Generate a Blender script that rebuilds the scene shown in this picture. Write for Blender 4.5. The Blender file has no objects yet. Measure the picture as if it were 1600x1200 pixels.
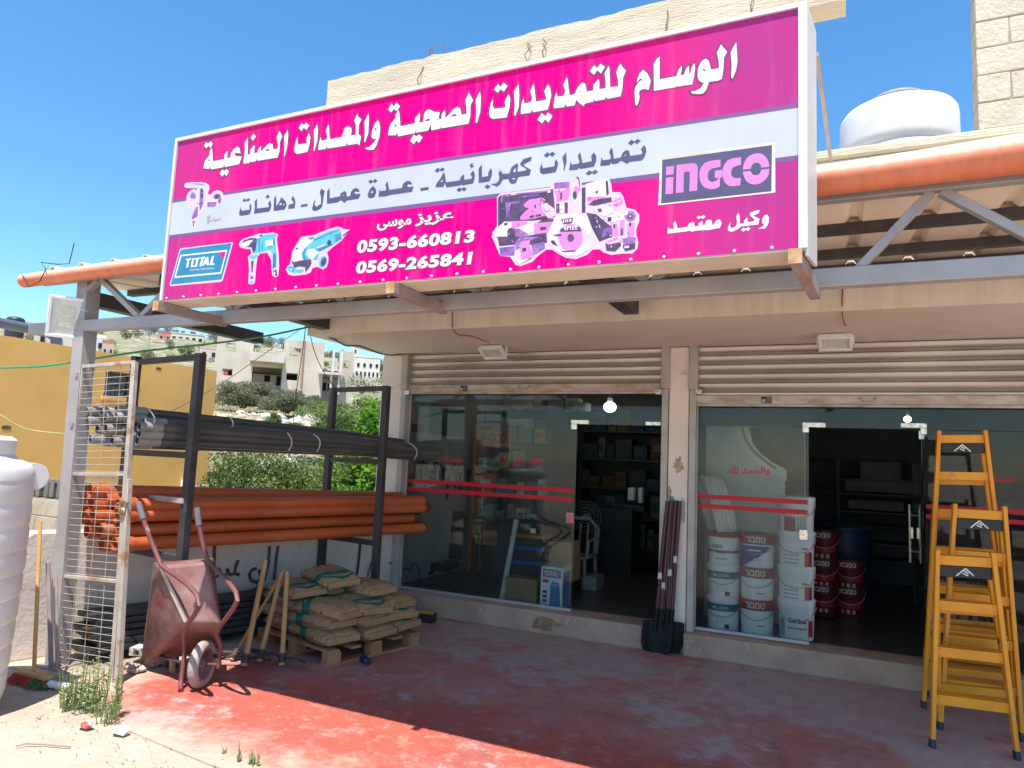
import bpy, bmesh, math, random
from mathutils import Vector, Matrix, Quaternion
random.seed(7)
SC = bpy.context.scene
COL = SC.collection
PI = math.pi

# ------------------------------------------------------------------ camera, world, sun, exposure
EYE = Vector((0.0, 0.0, 1.7))
FPX = 1100.0                      # focal length in pixels of the 1600 x 1200 photograph
CAMROT = Matrix(((0.90635172, 0.00677601, 0.42246969),
                 (0.42034585, -0.11585606, -0.89993708),
                 (0.04284769, 0.9932429, -0.10785461)))
cam_data = bpy.data.cameras.new('camera')
cam = bpy.data.objects.new('camera', cam_data)
COL.objects.link(cam)
cam_data.sensor_width = 36.0
cam_data.lens = FPX / 1600.0 * 36.0
cam_data.clip_start = 0.05
cam_data.clip_end = 6000.0
cam.matrix_world = Matrix.Translation(EYE) @ CAMROT.to_4x4()
SC.camera = cam

SUN_TO = Vector((0.10, -0.355, 1.0)).normalized()
world = bpy.data.worlds.new("World")
SC.world = world
world.use_nodes = True
wn = world.node_tree
sky = wn.nodes.new('ShaderNodeTexSky')
sky.sky_type = 'NISHITA'
sky.sun_disc = False
sky.sun_elevation = math.asin(SUN_TO.z)
sky.sun_rotation = math.atan2(SUN_TO.x, SUN_TO.y)
sky.altitude = 300.0
sky.air_density = 1.0
sky.dust_density = 0.15
sky.ozone_density = 3.5
hs = wn.nodes.new('ShaderNodeHueSaturation')
hs.inputs['Hue'].default_value = 0.494
hs.inputs['Saturation'].default_value = 1.22
hs.inputs['Value'].default_value = 0.76
wn.links.new(sky.outputs[0], hs.inputs['Color'])
wn.links.new(hs.outputs[0], wn.nodes['Background'].inputs[0])
wn.nodes['Background'].inputs[1].default_value = 0.15
sun_data = bpy.data.lights.new('sun', 'SUN')
sun_data.energy = 3.9
sun_data.angle = math.radians(0.5)
sun_data.color = (1.0, 0.94, 0.85)
sun = bpy.data.objects.new('sun', sun_data)
COL.objects.link(sun)
sun.rotation_euler = (-SUN_TO).to_track_quat('-Z', 'Y').to_euler()
SC.view_settings.view_transform = 'Standard'
SC.view_settings.look = 'None'
SC.view_settings.exposure = 1.2
SC.view_settings.gamma = 1.0
SC.cycles.max_bounces = 8
SC.cycles.diffuse_bounces = 5
SC.cycles.transparent_max_bounces = 12
SC.cycles.sample_clamp_indirect = 6.0
SC.cycles.use_denoising = True

# ------------------------------------------------------------------ helpers
def ray(u, v):
    return CAMROT @ Vector(((u - 800.0) / FPX, -(v - 600.0) / FPX, -1.0))

def at(u, v, axis, val):
    """World point seen at photograph pixel (u, v) on the real plane X/Y/Z = val."""
    d = ray(u, v)
    t = (val - EYE[axis]) / d[axis]
    return EYE + d * t

def S(r, g, b):
    f = lambda c: (c / 12.92 if c <= 0.04045 else ((c + 0.055) / 1.055) ** 2.4)
    return (f(r / 255.0), f(g / 255.0), f(b / 255.0), 1.0)

def L(*c):
    return tuple(c) + (1.0,)

MATS = {}
def mat(name, col, rough=0.6, metal=0.0, col2=None, scale=6.0, amt=1.0, lo=0.42, hi=0.62, bump=0.0, bscale=40.0,
        col3=None, scale3=2.0, lo3=0.55, hi3=0.65, stretch=(1, 1, 1), spec=0.4, emit=None, estr=0.0, detail=6.0, rot=None):
    """Principled material whose colour is broken up by one or two noise textures (object space) and a bump."""
    if name in MATS:
        return MATS[name]
    m = bpy.data.materials.new(name)
    m.use_nodes = True
    nt = m.node_tree
    N, K = nt.nodes, nt.links
    b = N['Principled BSDF']
    b.inputs['Roughness'].default_value = rough
    b.inputs['Metallic'].default_value = metal
    b.inputs['Specular IOR Level'].default_value = spec
    tc = N.new('ShaderNodeTexCoord')
    mp = N.new('ShaderNodeMapping')
    mp.inputs['Scale'].default_value = stretch
    if rot:
        mp.inputs['Rotation'].default_value = rot
    K.new(tc.outputs['Object'], mp.inputs['Vector'])
    out = None
    if col2 is None:
        col2 = tuple(c * 0.78 for c in col[:3]) + (1.0,)
    n1 = N.new('ShaderNodeTexNoise')
    n1.inputs['Scale'].default_value = scale
    n1.inputs['Detail'].default_value = detail
    n1.inputs['Roughness'].default_value = 0.62
    K.new(mp.outputs[0], n1.inputs['Vector'])
    r1 = N.new('ShaderNodeMapRange')
    r1.inputs[1].default_value = lo
    r1.inputs[2].default_value = hi
    r1.inputs[4].default_value = amt
    K.new(n1.outputs['Fac'], r1.inputs[0])
    mx = N.new('ShaderNodeMix')
    mx.data_type = 'RGBA'
    mx.inputs[6].default_value = col
    mx.inputs[7].default_value = col2
    K.new(r1.outputs[0], mx.inputs[0])
    out = mx.outputs[2]
    if col3 is not None:
        n3 = N.new('ShaderNodeTexNoise')
        n3.inputs['Scale'].default_value = scale3
        n3.inputs['Detail'].default_value = 8.0
        n3.inputs['Roughness'].default_value = 0.65
        K.new(mp.outputs[0], n3.inputs['Vector'])
        r3 = N.new('ShaderNodeMapRange')
        r3.inputs[1].default_value = lo3
        r3.inputs[2].default_value = hi3
        K.new(n3.outputs['Fac'], r3.inputs[0])
        m3 = N.new('ShaderNodeMix')
        m3.data_type = 'RGBA'
        K.new(r3.outputs[0], m3.inputs[0])
        K.new(out, m3.inputs[6])
        m3.inputs[7].default_value = col3
        out = m3.outputs[2]
    K.new(out, b.inputs['Base Color'])
    if bump > 0:
        n2 = N.new('ShaderNodeTexNoise')
        n2.inputs['Scale'].default_value = bscale
        n2.inputs['Detail'].default_value = 5.0
        K.new(mp.outputs[0], n2.inputs['Vector'])
        bp = N.new('ShaderNodeBump')
        bp.inputs['Strength'].default_value = bump
        bp.inputs['Distance'].default_value = 0.02
        K.new(n2.outputs['Fac'], bp.inputs['Height'])
        K.new(bp.outputs[0], b.inputs['Normal'])
    if emit is not None:
        b.inputs['Emission Color'].default_value = emit
        b.inputs['Emission Strength'].default_value = estr
    MATS[name] = m
    return m

def flat(name, col, rough=0.5, spec=0.3):
    return mat(name, col, rough, col2=tuple(c * 0.9 for c in col[:3]) + (1.0,), scale=9.0, spec=spec)

class MB:
    """Collects shapes into one mesh object."""
    def __init__(self):
        self.v, self.f, self.mi, self.k = [], [], [], 0
    def add(self, vs, fs):
        o = len(self.v)
        self.v.extend([tuple(x) for x in vs])
        for f in fs:
            self.f.append(tuple(i + o for i in f))
            self.mi.append(self.k)
        return self
    def box(self, c, s, M=None):
        c, h = Vector(c), Vector(s) * 0.5
        vs = []
        for dx in (-1, 1):
            for dy in (-1, 1):
                for dz in (-1, 1):
                    p = Vector((dx * h.x, dy * h.y, dz * h.z))
                    if M is not None:
                        p = M @ p
                    vs.append(c + p)
        return self.add(vs, [(0, 1, 3, 2), (4, 6, 7, 5), (0, 4, 5, 1), (2, 3, 7, 6), (0, 2, 6, 4), (1, 5, 7, 3)])
    def bx(self, x0, x1, y0, y1, z0, z1):
        return self.box(((x0 + x1) / 2, (y0 + y1) / 2, (z0 + z1) / 2), (abs(x1 - x0), abs(y1 - y0), abs(z1 - z0)))
    def bar(self, p0, p1, w, h, up=(0, 0, 1)):
        """Rectangular bar from p0 to p1, w across, h along up."""
        p0, p1 = Vector(p0), Vector(p1)
        d = (p1 - p0)
        ln = d.length
        d.normalize()
        up = Vector(up)
        x = d.cross(up)
        if x.length < 1e-4:
            x = d.cross(Vector((0, 1, 0)))
        x.normalize()
        z = x.cross(d).normalized()
        M = Matrix((x, d, z)).transposed()
        return self.box((p0 + p1) / 2, (w, ln, h), M)
    def tube(self, pts, r, n=10, cap=True, inner=None):
        pts = [Vector(p) for p in pts]
        rs = r if isinstance(r, (list, tuple)) else [r] * len(pts)
        vs, fs = [], []
        ref = None
        for i, p in enumerate(pts):
            a = pts[max(0, i - 1)]
            b = pts[min(len(pts) - 1, i + 1)]
            t = (b - a).normalized()
            if ref is None:
                ref = t.orthogonal().normalized()
            ref = (ref - t * ref.dot(t))
            if ref.length < 1e-5:
                ref = t.orthogonal()
            ref.normalize()
            bi = t.cross(ref)
            for k in range(n):
                an = 2 * PI * k / n
                vs.append(p + (ref * math.cos(an) + bi * math.sin(an)) * rs[i])
        for i in range(len(pts) - 1):
            for k in range(n):
                fs.append((i * n + k, i * n + (k + 1) % n, (i + 1) * n + (k + 1) % n, (i + 1) * n + k))
        if cap:
            fs.append(tuple(range(n - 1, -1, -1)))
            fs.append(tuple((len(pts) - 1) * n + k for k in range(n)))
        return self.add(vs, fs)
    def pipe(self, p0, p1, r, th=0.006, n=14, mid=None):
        """Hollow pipe with real wall thickness."""
        P = [Vector(p0)] + ([Vector(m) for m in mid] if mid else []) + [Vector(p1)]
        o = MB()
        o.tube(P, r, n, cap=False)
        a = len(o.v)
        i_ = MB()
        i_.tube(P, r - th, n, cap=False)
        vs = o.v + i_.v
        fs = list(o.f) + [tuple(reversed([q + a for q in f])) for f in i_.f]
        e = (len(P) - 1) * n
        for k in range(n):
            k2 = (k + 1) % n
            fs.append((k2, k, a + k, a + k2))
            fs.append((e + k, e + k2, a + e + k2, a + e + k))
        return self.add(vs, fs)
    def lathe(self, prof, n=32, c=(0, 0, 0), M=None, a0=0.0, a1=2 * PI):
        c = Vector(c)
        full = abs(a1 - a0 - 2 * PI) < 1e-6
        cols = n if full else n + 1
        vs, fs = [], []
        for (r, z) in prof:
            for k in range(cols):
                an = a0 + (a1 - a0) * k / n
                p = Vector((r * math.cos(an), r * math.sin(an), z))
                if M is not None:
                    p = M @ p
                vs.append(c + p)
        for i in range(len(prof) - 1):
            for k in range(n):
                k2 = (k + 1) % cols
                fs.append((i * cols + k, i * cols + k2, (i + 1) * cols + k2, (i + 1) * cols + k))
        return self.add(vs, fs)
    def prism(self, pts, off):
        """Extrude the closed polygon pts (3-D points) by vector off."""
        off = Vector(off)
        pts = [Vector(p) for p in pts]
        n = len(pts)
        vs = pts + [p + off for p in pts]
        fs = [tuple(range(n - 1, -1, -1)), tuple(range(n, 2 * n))]
        for k in range(n):
            fs.append((k, (k + 1) % n, n + (k + 1) % n, n + k))
        return self.add(vs, fs)
    def quad(self, a, b, c, d):
        return self.add([a, b, c, d], [(0, 1, 2, 3)])
    def ball(self, c, r, n=12, m=8, sc=(1, 1, 1)):
        prof = []
        c = Vector(c)
        vs, fs = [], []
        for i in range(m + 1):
            ph = PI * i / m
            for k in range(n):
                th = 2 * PI * k / n
                vs.append(c + Vector((r * sc[0] * math.sin(ph) * math.cos(th), r * sc[1] * math.sin(ph) * math.sin(th), r * sc[2] * math.cos(ph))))
        for i in range(m):
            for k in range(n):
                fs.append((i * n + k, (i + 1) * n + k, (i + 1) * n + (k + 1) % n, i * n + (k + 1) % n))
        return self.add(vs, fs)
    def build(self, name, mats, parent=None, smooth=True, bevel=0.0, angle=35, org=None):
        me = bpy.data.meshes.new(name)
        vs = self.v
        if org is not None:
            og = Vector(org)
            vs = [tuple(Vector(p) - og) for p in vs]
        me.from_pydata(vs, [], self.f)
        ml = mats if isinstance(mats, (list, tuple)) else [mats]
        for m in ml:
            me.materials.append(m)
        if len(ml) > 1:
            me.polygons.foreach_set('material_index', self.mi)
        bm = bmesh.new()
        bm.from_mesh(me)
        bmesh.ops.recalc_face_normals(bm, faces=bm.faces)
        bm.to_mesh(me)
        bm.free()
        if smooth:
            me.shade_smooth()
            me.set_sharp_from_angle(angle=math.radians(angle))
        o = bpy.data.objects.new(name, me)
        COL.objects.link(o)
        if org is not None:
            o.location = org
        if parent is not None:
            o.parent = parent
            wl, q = Vector((0, 0, 0)), parent
            while q is not None:
                wl += q.location
                q = q.parent
            o.location = (Vector(org) if org is not None else Vector((0, 0, 0))) - wl
        if bevel > 0:
            md = o.modifiers.new('edge', 'BEVEL')
            md.width = bevel
            md.segments = 2
            md.limit_method = 'ANGLE'
            md.angle_limit = math.radians(40)
        return o

def empty(name, loc, label, cat, group=None):
    o = bpy.data.objects.new(name, None)
    COL.objects.link(o)
    o.location = loc
    o.empty_display_size = 0.1
    return tag(o, label, cat, group)

def tag(o, label=None, cat=None, group=None, kind=None):
    if label:
        o['label'] = label
    if cat:
        o['category'] = cat
    if group:
        o['group'] = group
    if kind:
        o['kind'] = kind
    return o

def copy_tree(o, parent=None, loc=None):
    c = o.copy()
    COL.objects.link(c)
    if parent is not None:
        c.parent = parent
    if loc is not None:
        c.location = loc
    for ch in list(o.children):
        copy_tree(ch, c)
    return c

# ---- flat lettering and printed shapes
def curve_mesh(loops, offset=0.0):
    """Fill 2-D loops (holes by even-odd) -> (verts2d, faces)."""
    c = bpy.data.curves.new('tmp', 'CURVE')
    c.dimensions = '2D'
    c.fill_mode = 'BOTH'
    c.offset = offset
    for lp in loops:
        s = c.splines.new('POLY')
        s.points.add(len(lp) - 1)
        for i, p in enumerate(lp):
            s.points[i].co = (p[0], p[1], 0, 1)
        s.use_cyclic_u = True
    return _grab(c)

def _grab(c):
    o = bpy.data.objects.new('tmp', c)
    COL.objects.link(o)
    bpy.context.view_layer.update()
    me = bpy.data.meshes.new_from_object(o)
    vs = [(v.co.x, v.co.y) for v in me.vertices]
    fs = [tuple(p.vertices) for p in me.polygons]
    bpy.data.objects.remove(o)
    bpy.data.curves.remove(c)
    bpy.data.meshes.remove(me)
    return vs, fs

AR = {'ا': (0xFE8D, 0), 'ب': (0xFE8F, 1), 'ح': (0xFEA1, 1), 'د': (0xFEA9, 0), 'ر': (0xFEAD, 0), 'ز': (0xFEAF, 0), 'س': (0xFEB1, 1),
      'ع': (0xFEC9, 1), 'ك': (0xFED9, 1), 'ل': (0xFEDD, 1), 'م': (0xFEE1, 1), 'ن': (0xFEE5, 1), 'ه': (0xFEE9, 1), 'و': (0xFEED, 0),
      'ى': (0xFEEF, 0), 'ي': (0xFEF1, 1)}
def shape_ar(s):
    out = []
    for i, ch in enumerate(s):
        if ch not in AR:
            out.append(ch)
            continue
        base, dual = AR[ch]
        prev = i > 0 and s[i - 1] in AR and AR[s[i - 1]][1]
        nxt = dual and i + 1 < len(s) and s[i + 1] in AR
        k = (3 if nxt else 1) if prev else (2 if nxt else 0)
        out.append(chr(base + k))
    return ''.join(reversed(out))

def text2d(s, bold=0.0, shear=0.0, spacing=1.0):
    """Text as 2-D mesh pieces scaled to the unit box; islands come out as separate pieces."""
    c = bpy.data.curves.new('tmp', 'FONT')
    c.body = s
    c.offset = bold
    c.shear = shear
    c.space_character = spacing
    c.resolution_u = 4
    vs, fs = _grab(c)
    x0 = min(v[0] for v in vs); x1 = max(v[0] for v in vs)
    y0 = min(v[1] for v in vs); y1 = max(v[1] for v in vs)
    vs = [((v[0] - x0) / (x1 - x0), (v[1] - y0) / (y1 - y0)) for v in vs]
    # islands, each lifted a hair above the last so overlapping strokes never share a plane
    par = list(range(len(vs)))
    def find(a):
        while par[a] != a:
            par[a] = par[par[a]]
            a = par[a]
        return a
    for f in fs:
        for q in f[1:]:
            par[find(q)] = find(f[0])
    ids = {}
    lift = [ids.setdefault(find(i), len(ids)) % 4 for i in range(len(vs))]
    return vs, fs, lift

def put_text(mb, s, quad, bold=0.03, shear=0.0, spacing=1.0, normal=(0, -1, 0), gap=0.0004):
    """Lay text into a 3-D quad (bottom-left, bottom-right, top-right, top-left)."""
    vs, fs, lift = text2d(s, bold, shear, spacing)
    a, b, c, d = [Vector(q) for q in quad]
    nn = Vector(normal)
    out = []
    for (x, y), l in zip(vs, lift):
        p = (a * (1 - x) + b * x) * (1 - y) + (d * (1 - x) + c * x) * y
        out.append(p + nn * gap * l)
    mb.add(out, fs)

def leaves(n, sampler, size, rng, squash=1.0):
    """n small leaf quads at positions given by sampler()."""
    vs, fs = [], []
    for i in range(n):
        p, sc = sampler()
        d = Vector((rng.gauss(0, 1), rng.gauss(0, 1), rng.gauss(0, 1) * squash)).normalized()
        e = d.orthogonal().normalized()
        e = Quaternion(d, rng.random() * 6.28) @ e
        s = size * sc * rng.uniform(0.6, 1.3)
        o = len(vs)
        vs += [p - d * s, p + e * s * 0.45, p + d * s, p - e * s * 0.45]
        fs.append((o, o + 1, o + 2, o + 3))
    return vs, fs
# ------------------------------------------------------------------ materials
m_red = None
def ground_material():
    """Forecourt concrete: worn red paint over grey cement, its colour lifted where the floor is shaded, thinning to sandy dust along its front edge."""
    m = bpy.data.materials.new('red_painted_concrete')
    m.use_nodes = True
    nt = m.node_tree; N = nt.nodes; K = nt.links
    b = N['Principled BSDF']
    b.inputs['Specular IOR Level'].default_value = 0.35
    tc = N.new('ShaderNodeTexCoord')
    def noise(scale, det=8, rough=0.6, stretch=None):
        n = N.new('ShaderNodeTexNoise')
        n.inputs['Scale'].default_value = scale
        n.inputs['Detail'].default_value = det
        n.inputs['Roughness'].default_value = rough
        if stretch:
            mp = N.new('ShaderNodeMapping'); mp.inputs['Scale'].default_value = stretch
            K.new(tc.outputs['Object'], mp.inputs['Vector']); K.new(mp.outputs[0], n.inputs['Vector'])
        else:
            K.new(tc.outputs['Object'], n.inputs['Vector'])
        return n.outputs['Fac']
    def rng(s, a, c, lo=0.0, hi=1.0):
        r = N.new('ShaderNodeMapRange'); r.interpolation_type = 'SMOOTHSTEP'
        r.inputs[1].default_value = a; r.inputs[2].default_value = c; r.inputs[3].default_value = lo; r.inputs[4].default_value = hi
        K.new(s, r.inputs[0]); return r.outputs[0]
    def math_(op, a, c):
        n = N.new('ShaderNodeMath'); n.operation = op
        for i, q in enumerate((a, c)):
            if isinstance(q, (int, float)): n.inputs[i].default_value = q
            else: K.new(q, n.inputs[i])
        return n.outputs[0]
    def mix(f, a, c):
        n = N.new('ShaderNodeMix'); n.data_type = 'RGBA'
        K.new(f, n.inputs[0])
        for i, q in ((6, a), (7, c)):
            if isinstance(q, tuple): n.inputs[i].default_value = q
            else: K.new(q, n.inputs[i])
        return n.outputs[2]
    sep = N.new('ShaderNodeSeparateXYZ'); K.new(tc.outputs['Object'], sep.inputs[0])
    red = mix(rng(noise(2.2), .35, .68), L(.43, .088, .058), L(.33, .085, .07))
    red = mix(rng(noise(7.0, 10, .7), .50, .72, 0, .8), red, L(.54, .27, .20))
    shade_lift = math_('ADD', rng(sep.outputs[1], 3.85, 4.9, .0, .62), math_('MULTIPLY', math_('SUBTRACT', noise(1.7, 9, .65), .5), 1.1))  # dusty mauve behind the shadow edge, painted in for missing fill light
    red = mix(rng(shade_lift, .0, 1.0, 0, .85), red, mix(rng(noise(4.0, 9, .7), .35, .65), L(.47, .265, .245), L(.37, .21, .195)))
    grey = mix(rng(noise(11, 8, .7), .35, .65), L(.45, .36, .345), L(.36, .295, .29))
    wear = math_('ADD', noise(1.1, 10, .62), math_('MULTIPLY', math_('SUBTRACT', noise(6, 8, .7), .5), .55))
    # more worn near the shop doors and by the ladders, greyed also to lift the shade
    back = rng(sep.outputs[1], 4.3, 6.7, 0.0, 0.17)
    rx = rng(sep.outputs[0], -2.2, .8, 0.0, 0.07)
    w = math_('ADD', math_('ADD', wear, back), rx)
    col = mix(math_('ADD', rng(w, .48, .70, 0, .44), rng(w, .58, .61, 0, .36)), red, grey)
    dust = mix(rng(noise(16, 8, .75), .3, .7), L(.50, .40, .31), L(.43, .34, .27))
    de = math_('ADD', math_('SUBTRACT', 3.42, sep.outputs[1]), math_('MULTIPLY', math_('SUBTRACT', noise(2.6, 9, .7), .5), 1.3))
    col = mix(rng(de, -.10, .46, 0, .92), col, dust)
    dl = math_('ADD', math_('SUBTRACT', -4.45, sep.outputs[0]), math_('MULTIPLY', math_('SUBTRACT', noise(3.1, 9, .7), .5), .9))
    col = mix(rng(dl, -.06, .30, 0, .95), col, dust)
    # hairline cracks across the slab
    vo = N.new('ShaderNodeTexVoronoi'); vo.feature = 'DISTANCE_TO_EDGE'; vo.inputs['Scale'].default_value = .62
    wv = N.new('ShaderNodeTexNoise'); wv.inputs['Scale'].default_value = 2.4; wv.inputs['Detail'].default_value = 8; K.new(tc.outputs['Object'], wv.inputs['Vector'])
    va = N.new('ShaderNodeVectorMath'); va.operation = 'MULTIPLY_ADD'; K.new(wv.outputs['Color'], va.inputs[0]); va.inputs[1].default_value = (.45, .45, 0); K.new(tc.outputs['Object'], va.inputs[2]); K.new(va.outputs[0], vo.inputs['Vector'])
    col = mix(math_('MULTIPLY', rng(vo.outputs['Distance'], .0045, .001, 0, .32), rng(noise(1.9), .44, .54)), col, L(.10, .055, .05))
    col = mix(rng(noise(38, 3, .5), .69, .73, 0, .6), col, L(.55, .50, .46))
    K.new(col, b.inputs['Base Color'])
    K.new(rng(noise(5, 8, .7), .3, .7, .45, .8), b.inputs['Roughness'])
    bp = N.new('ShaderNodeBump'); bp.inputs['Strength'].default_value = .35; bp.inputs['Distance'].default_value = .01
    K.new(noise(60, 6, .7), bp.inputs['Height']); K.new(bp.outputs[0], b.inputs['Normal'])
    return m

M_DIRT = mat('sandy_road_dirt', L(.42, .35, .275), .9, col2=L(.345, .285, .22), scale=1.4, bump=.6, bscale=26, col3=L(.47, .40, .32), scale3=5.0, lo3=.5, hi3=.66, detail=12)
M_STEP = mat('step_plaster', L(.44, .32, .235), .8, col2=L(.34, .245, .175), scale=3, bump=.3, bscale=30, col3=L(.46, .40, .35), scale3=6, lo3=.60, hi3=.68)
M_CREAM = mat('cream_plaster', L(.72, .655, .545), .85, col2=L(.67, .60, .49), scale=1.2, bump=.15, bscale=35, col3=L(.66, .56, .47), scale3=.8, lo3=.5, hi3=.75)
M_FASCIA = mat('fascia_plaster', L(.74, .68, .56), .85, col2=L(.66, .60, .48), scale=3.0, stretch=(3.0, 3.0, .25), bump=.15, bscale=30)
M_PILLAR = mat('pillar_paint', L(.78, .69, .60), .75, col2=L(.72, .63, .54), scale=2.0, bump=.12, bscale=30, col3=L(.50, .48, .48), scale3=3.5, lo3=.62, hi3=.68)
M_WHITEWALL = mat('white_plaster', L(.62, .60, .58), .8, col2=L(.54, .52, .50), scale=1.5, bump=.15, bscale=25)
M_GRAF = mat('stained_render', L(.66, .60, .54), .85, col2=L(.56, .50, .44), scale=1.6, bump=.25, bscale=25, col3=L(.33, .28, .23), scale3=1.3, lo3=.6, hi3=.75)
M_BLOCK = mat('grey_block', L(.44, .40, .33), .9, col2=L(.36, .325, .26), scale=5, bump=.4, bscale=40)
M_SUNBLOCK = mat('pale_block', L(.52, .46, .36), .9, col2=L(.44, .385, .30), scale=4, bump=.5, bscale=35, col3=L(.36, .32, .26), scale3=1.7, lo3=.64, hi3=.72)
M_MORTAR = mat('mortar', L(.33, .29, .23), .95, scale=9)
M_CONC = mat('rough_concrete', L(.55, .48, .37), .9, col2=L(.46, .395, .30), scale=2.2, stretch=(.5, 1, 4), bump=.6, bscale=22, col3=L(.36, .31, .25), scale3=3.0, lo3=.63, hi3=.68)
M_GSTEEL = mat('grey_painted_steel', L(.36, .34, .335), .5, col2=L(.30, .275, .27), scale=3, metal=.1, col3=L(.30, .17, .10), scale3=6, lo3=.66, hi3=.72)
M_DSTEEL = mat('dark_steel', L(.060, .055, .058), .55, col2=L(.042, .038, .04), scale=5, col3=L(.11, .07, .05), scale3=7, lo3=.62, hi3=.72)
M_BROWNSTEEL = mat('bracket_steel', L(.30, .245, .235), .6, col2=L(.23, .18, .17), scale=6, col3=L(.38, .20, .10), scale3=4, lo3=.62, hi3=.7)
M_RUSTEND = mat('rusty_end_plate', L(.40, .20, .08), .8, col2=L(.50, .36, .21), scale=14)
M_SHEET = mat('roof_sheet', L(.74, .67, .53), .5, col2=L(.69, .62, .48), scale=2.5, stretch=(2, .4, 1))
M_GUTTER = mat('orange_gutter_pipe', L(.62, .185, .09), .5, col2=L(.56, .15, .075), scale=7, stretch=(2.5, 1, .5))
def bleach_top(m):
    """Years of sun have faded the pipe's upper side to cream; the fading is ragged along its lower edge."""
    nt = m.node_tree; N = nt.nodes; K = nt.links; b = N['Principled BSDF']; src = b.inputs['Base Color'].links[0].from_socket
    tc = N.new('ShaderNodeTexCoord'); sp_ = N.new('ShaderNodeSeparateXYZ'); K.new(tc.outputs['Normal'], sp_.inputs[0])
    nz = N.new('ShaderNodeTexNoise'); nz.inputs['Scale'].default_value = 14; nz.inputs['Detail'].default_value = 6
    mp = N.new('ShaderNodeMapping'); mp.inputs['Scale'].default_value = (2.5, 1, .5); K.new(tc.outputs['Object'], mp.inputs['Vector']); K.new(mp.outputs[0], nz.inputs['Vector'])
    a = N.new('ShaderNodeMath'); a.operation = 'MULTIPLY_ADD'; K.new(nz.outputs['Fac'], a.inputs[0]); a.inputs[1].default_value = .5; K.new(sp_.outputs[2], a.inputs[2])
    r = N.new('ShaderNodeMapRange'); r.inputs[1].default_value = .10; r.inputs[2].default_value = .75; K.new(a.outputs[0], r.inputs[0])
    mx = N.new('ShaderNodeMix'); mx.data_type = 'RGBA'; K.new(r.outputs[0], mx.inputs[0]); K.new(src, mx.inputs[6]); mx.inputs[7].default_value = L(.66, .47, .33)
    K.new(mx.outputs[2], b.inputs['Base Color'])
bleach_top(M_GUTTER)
M_SHUT = mat('shutter_metal', L(.52, .49, .435), .33, col2=L(.43, .40, .355), scale=3, stretch=(.4, 1, 1), metal=.5)
M_SHUTRAIL = mat('worn_shutter_rail', L(.52, .48, .42), .5, col2=L(.36, .29, .22), scale=9, stretch=(.5, 1, 1.5), metal=.2)
M_JAMB = mat('jamb_metal', L(.44, .42, .38), .5, col2=L(.36, .34, .31), scale=4, metal=.2)
M_CHROME = mat('worn_chrome', L(.70, .66, .60), .25, metal=.9, col2=L(.45, .38, .30), scale=30)
M_BLACKP = mat('black_plastic', L(.018, .018, .02), .45, col2=L(.028, .028, .03), scale=8)
M_SIGNW = mat('white_sign_metal', L(.60, .59, .58), .45, col2=L(.53, .52, .51), scale=3, col3=L(.60, .52, .42), scale3=2.4, lo3=.66, hi3=.75)
M_SIGNUND = mat('sign_underside', L(.66, .58, .47), .6, col2=L(.58, .50, .39), scale=4)
M_WHITEP = mat('white_plastic', L(.80, .79, .78), .4, col2=L(.74, .73, .72), scale=4)
M_TANK = mat('white_tank_plastic', L(.76, .75, .76), .4, col2=L(.68, .66, .67), scale=3, col3=L(.60, .53, .45), scale3=2.5, lo3=.58, hi3=.74)

# ------------------------------------------------------------------ ground and terrain
g = MB(); g.quad((-3000, -3000, -.02), (3000, -3000, -.02), (3000, 3000, -.02), (-3000, 3000, -.02))
M_FAR = mat('dry_land', L(.58, .50, .40), .95, col2=L(.50, .43, .33), scale=.3)  # land out of view made paler to bounce light under the awning
tag(g.build('ground', M_FAR), kind='structure')

# dirt road in front, gently uneven
r = MB(); nx, ny = 70, 50
X0, X1, Y0, Y1 = -12.0, 8.0, -8.0, 3.95
rr = random.Random(3)
for j in range(ny + 1):
    for i in range(nx + 1):
        x = X0 + (X1 - X0) * i / nx; y = Y0 + (Y1 - Y0) * j / ny
        z = -.006 + .012 * math.sin(x * 1.7 + y) * math.cos(y * 1.3 - x * .4) + rr.uniform(-.004, .004)
        if y > 2.9: z = min(z, -.004)
        r.v.append((x, y, z))
for j in range(ny):
    for i in range(nx):
        a = j * (nx + 1) + i
        r.f.append((a, a + 1, a + nx + 2, a + nx + 1)); r.mi.append(0)
tag(r.build('road', M_DIRT), kind='structure')

f = MB()
pts = [(-5.9, 3.4, 0), (-4.75, 3.46, 0), (-4.45, 3.32, 0), (-3.9, 3.06, 0), (-3.1, 2.97, 0), (-2.0, 2.95, 0), (4.5, 2.95, 0), (4.5, 6.78, 0), (-5.0, 6.78, 0), (-5.9, 3.9, 0)]
f.prism([(x, y, .004) for x, y, z in pts], (0, 0, -.05))
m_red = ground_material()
tag(f.build('forecourt_floor', m_red, smooth=False), kind='structure')

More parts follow.
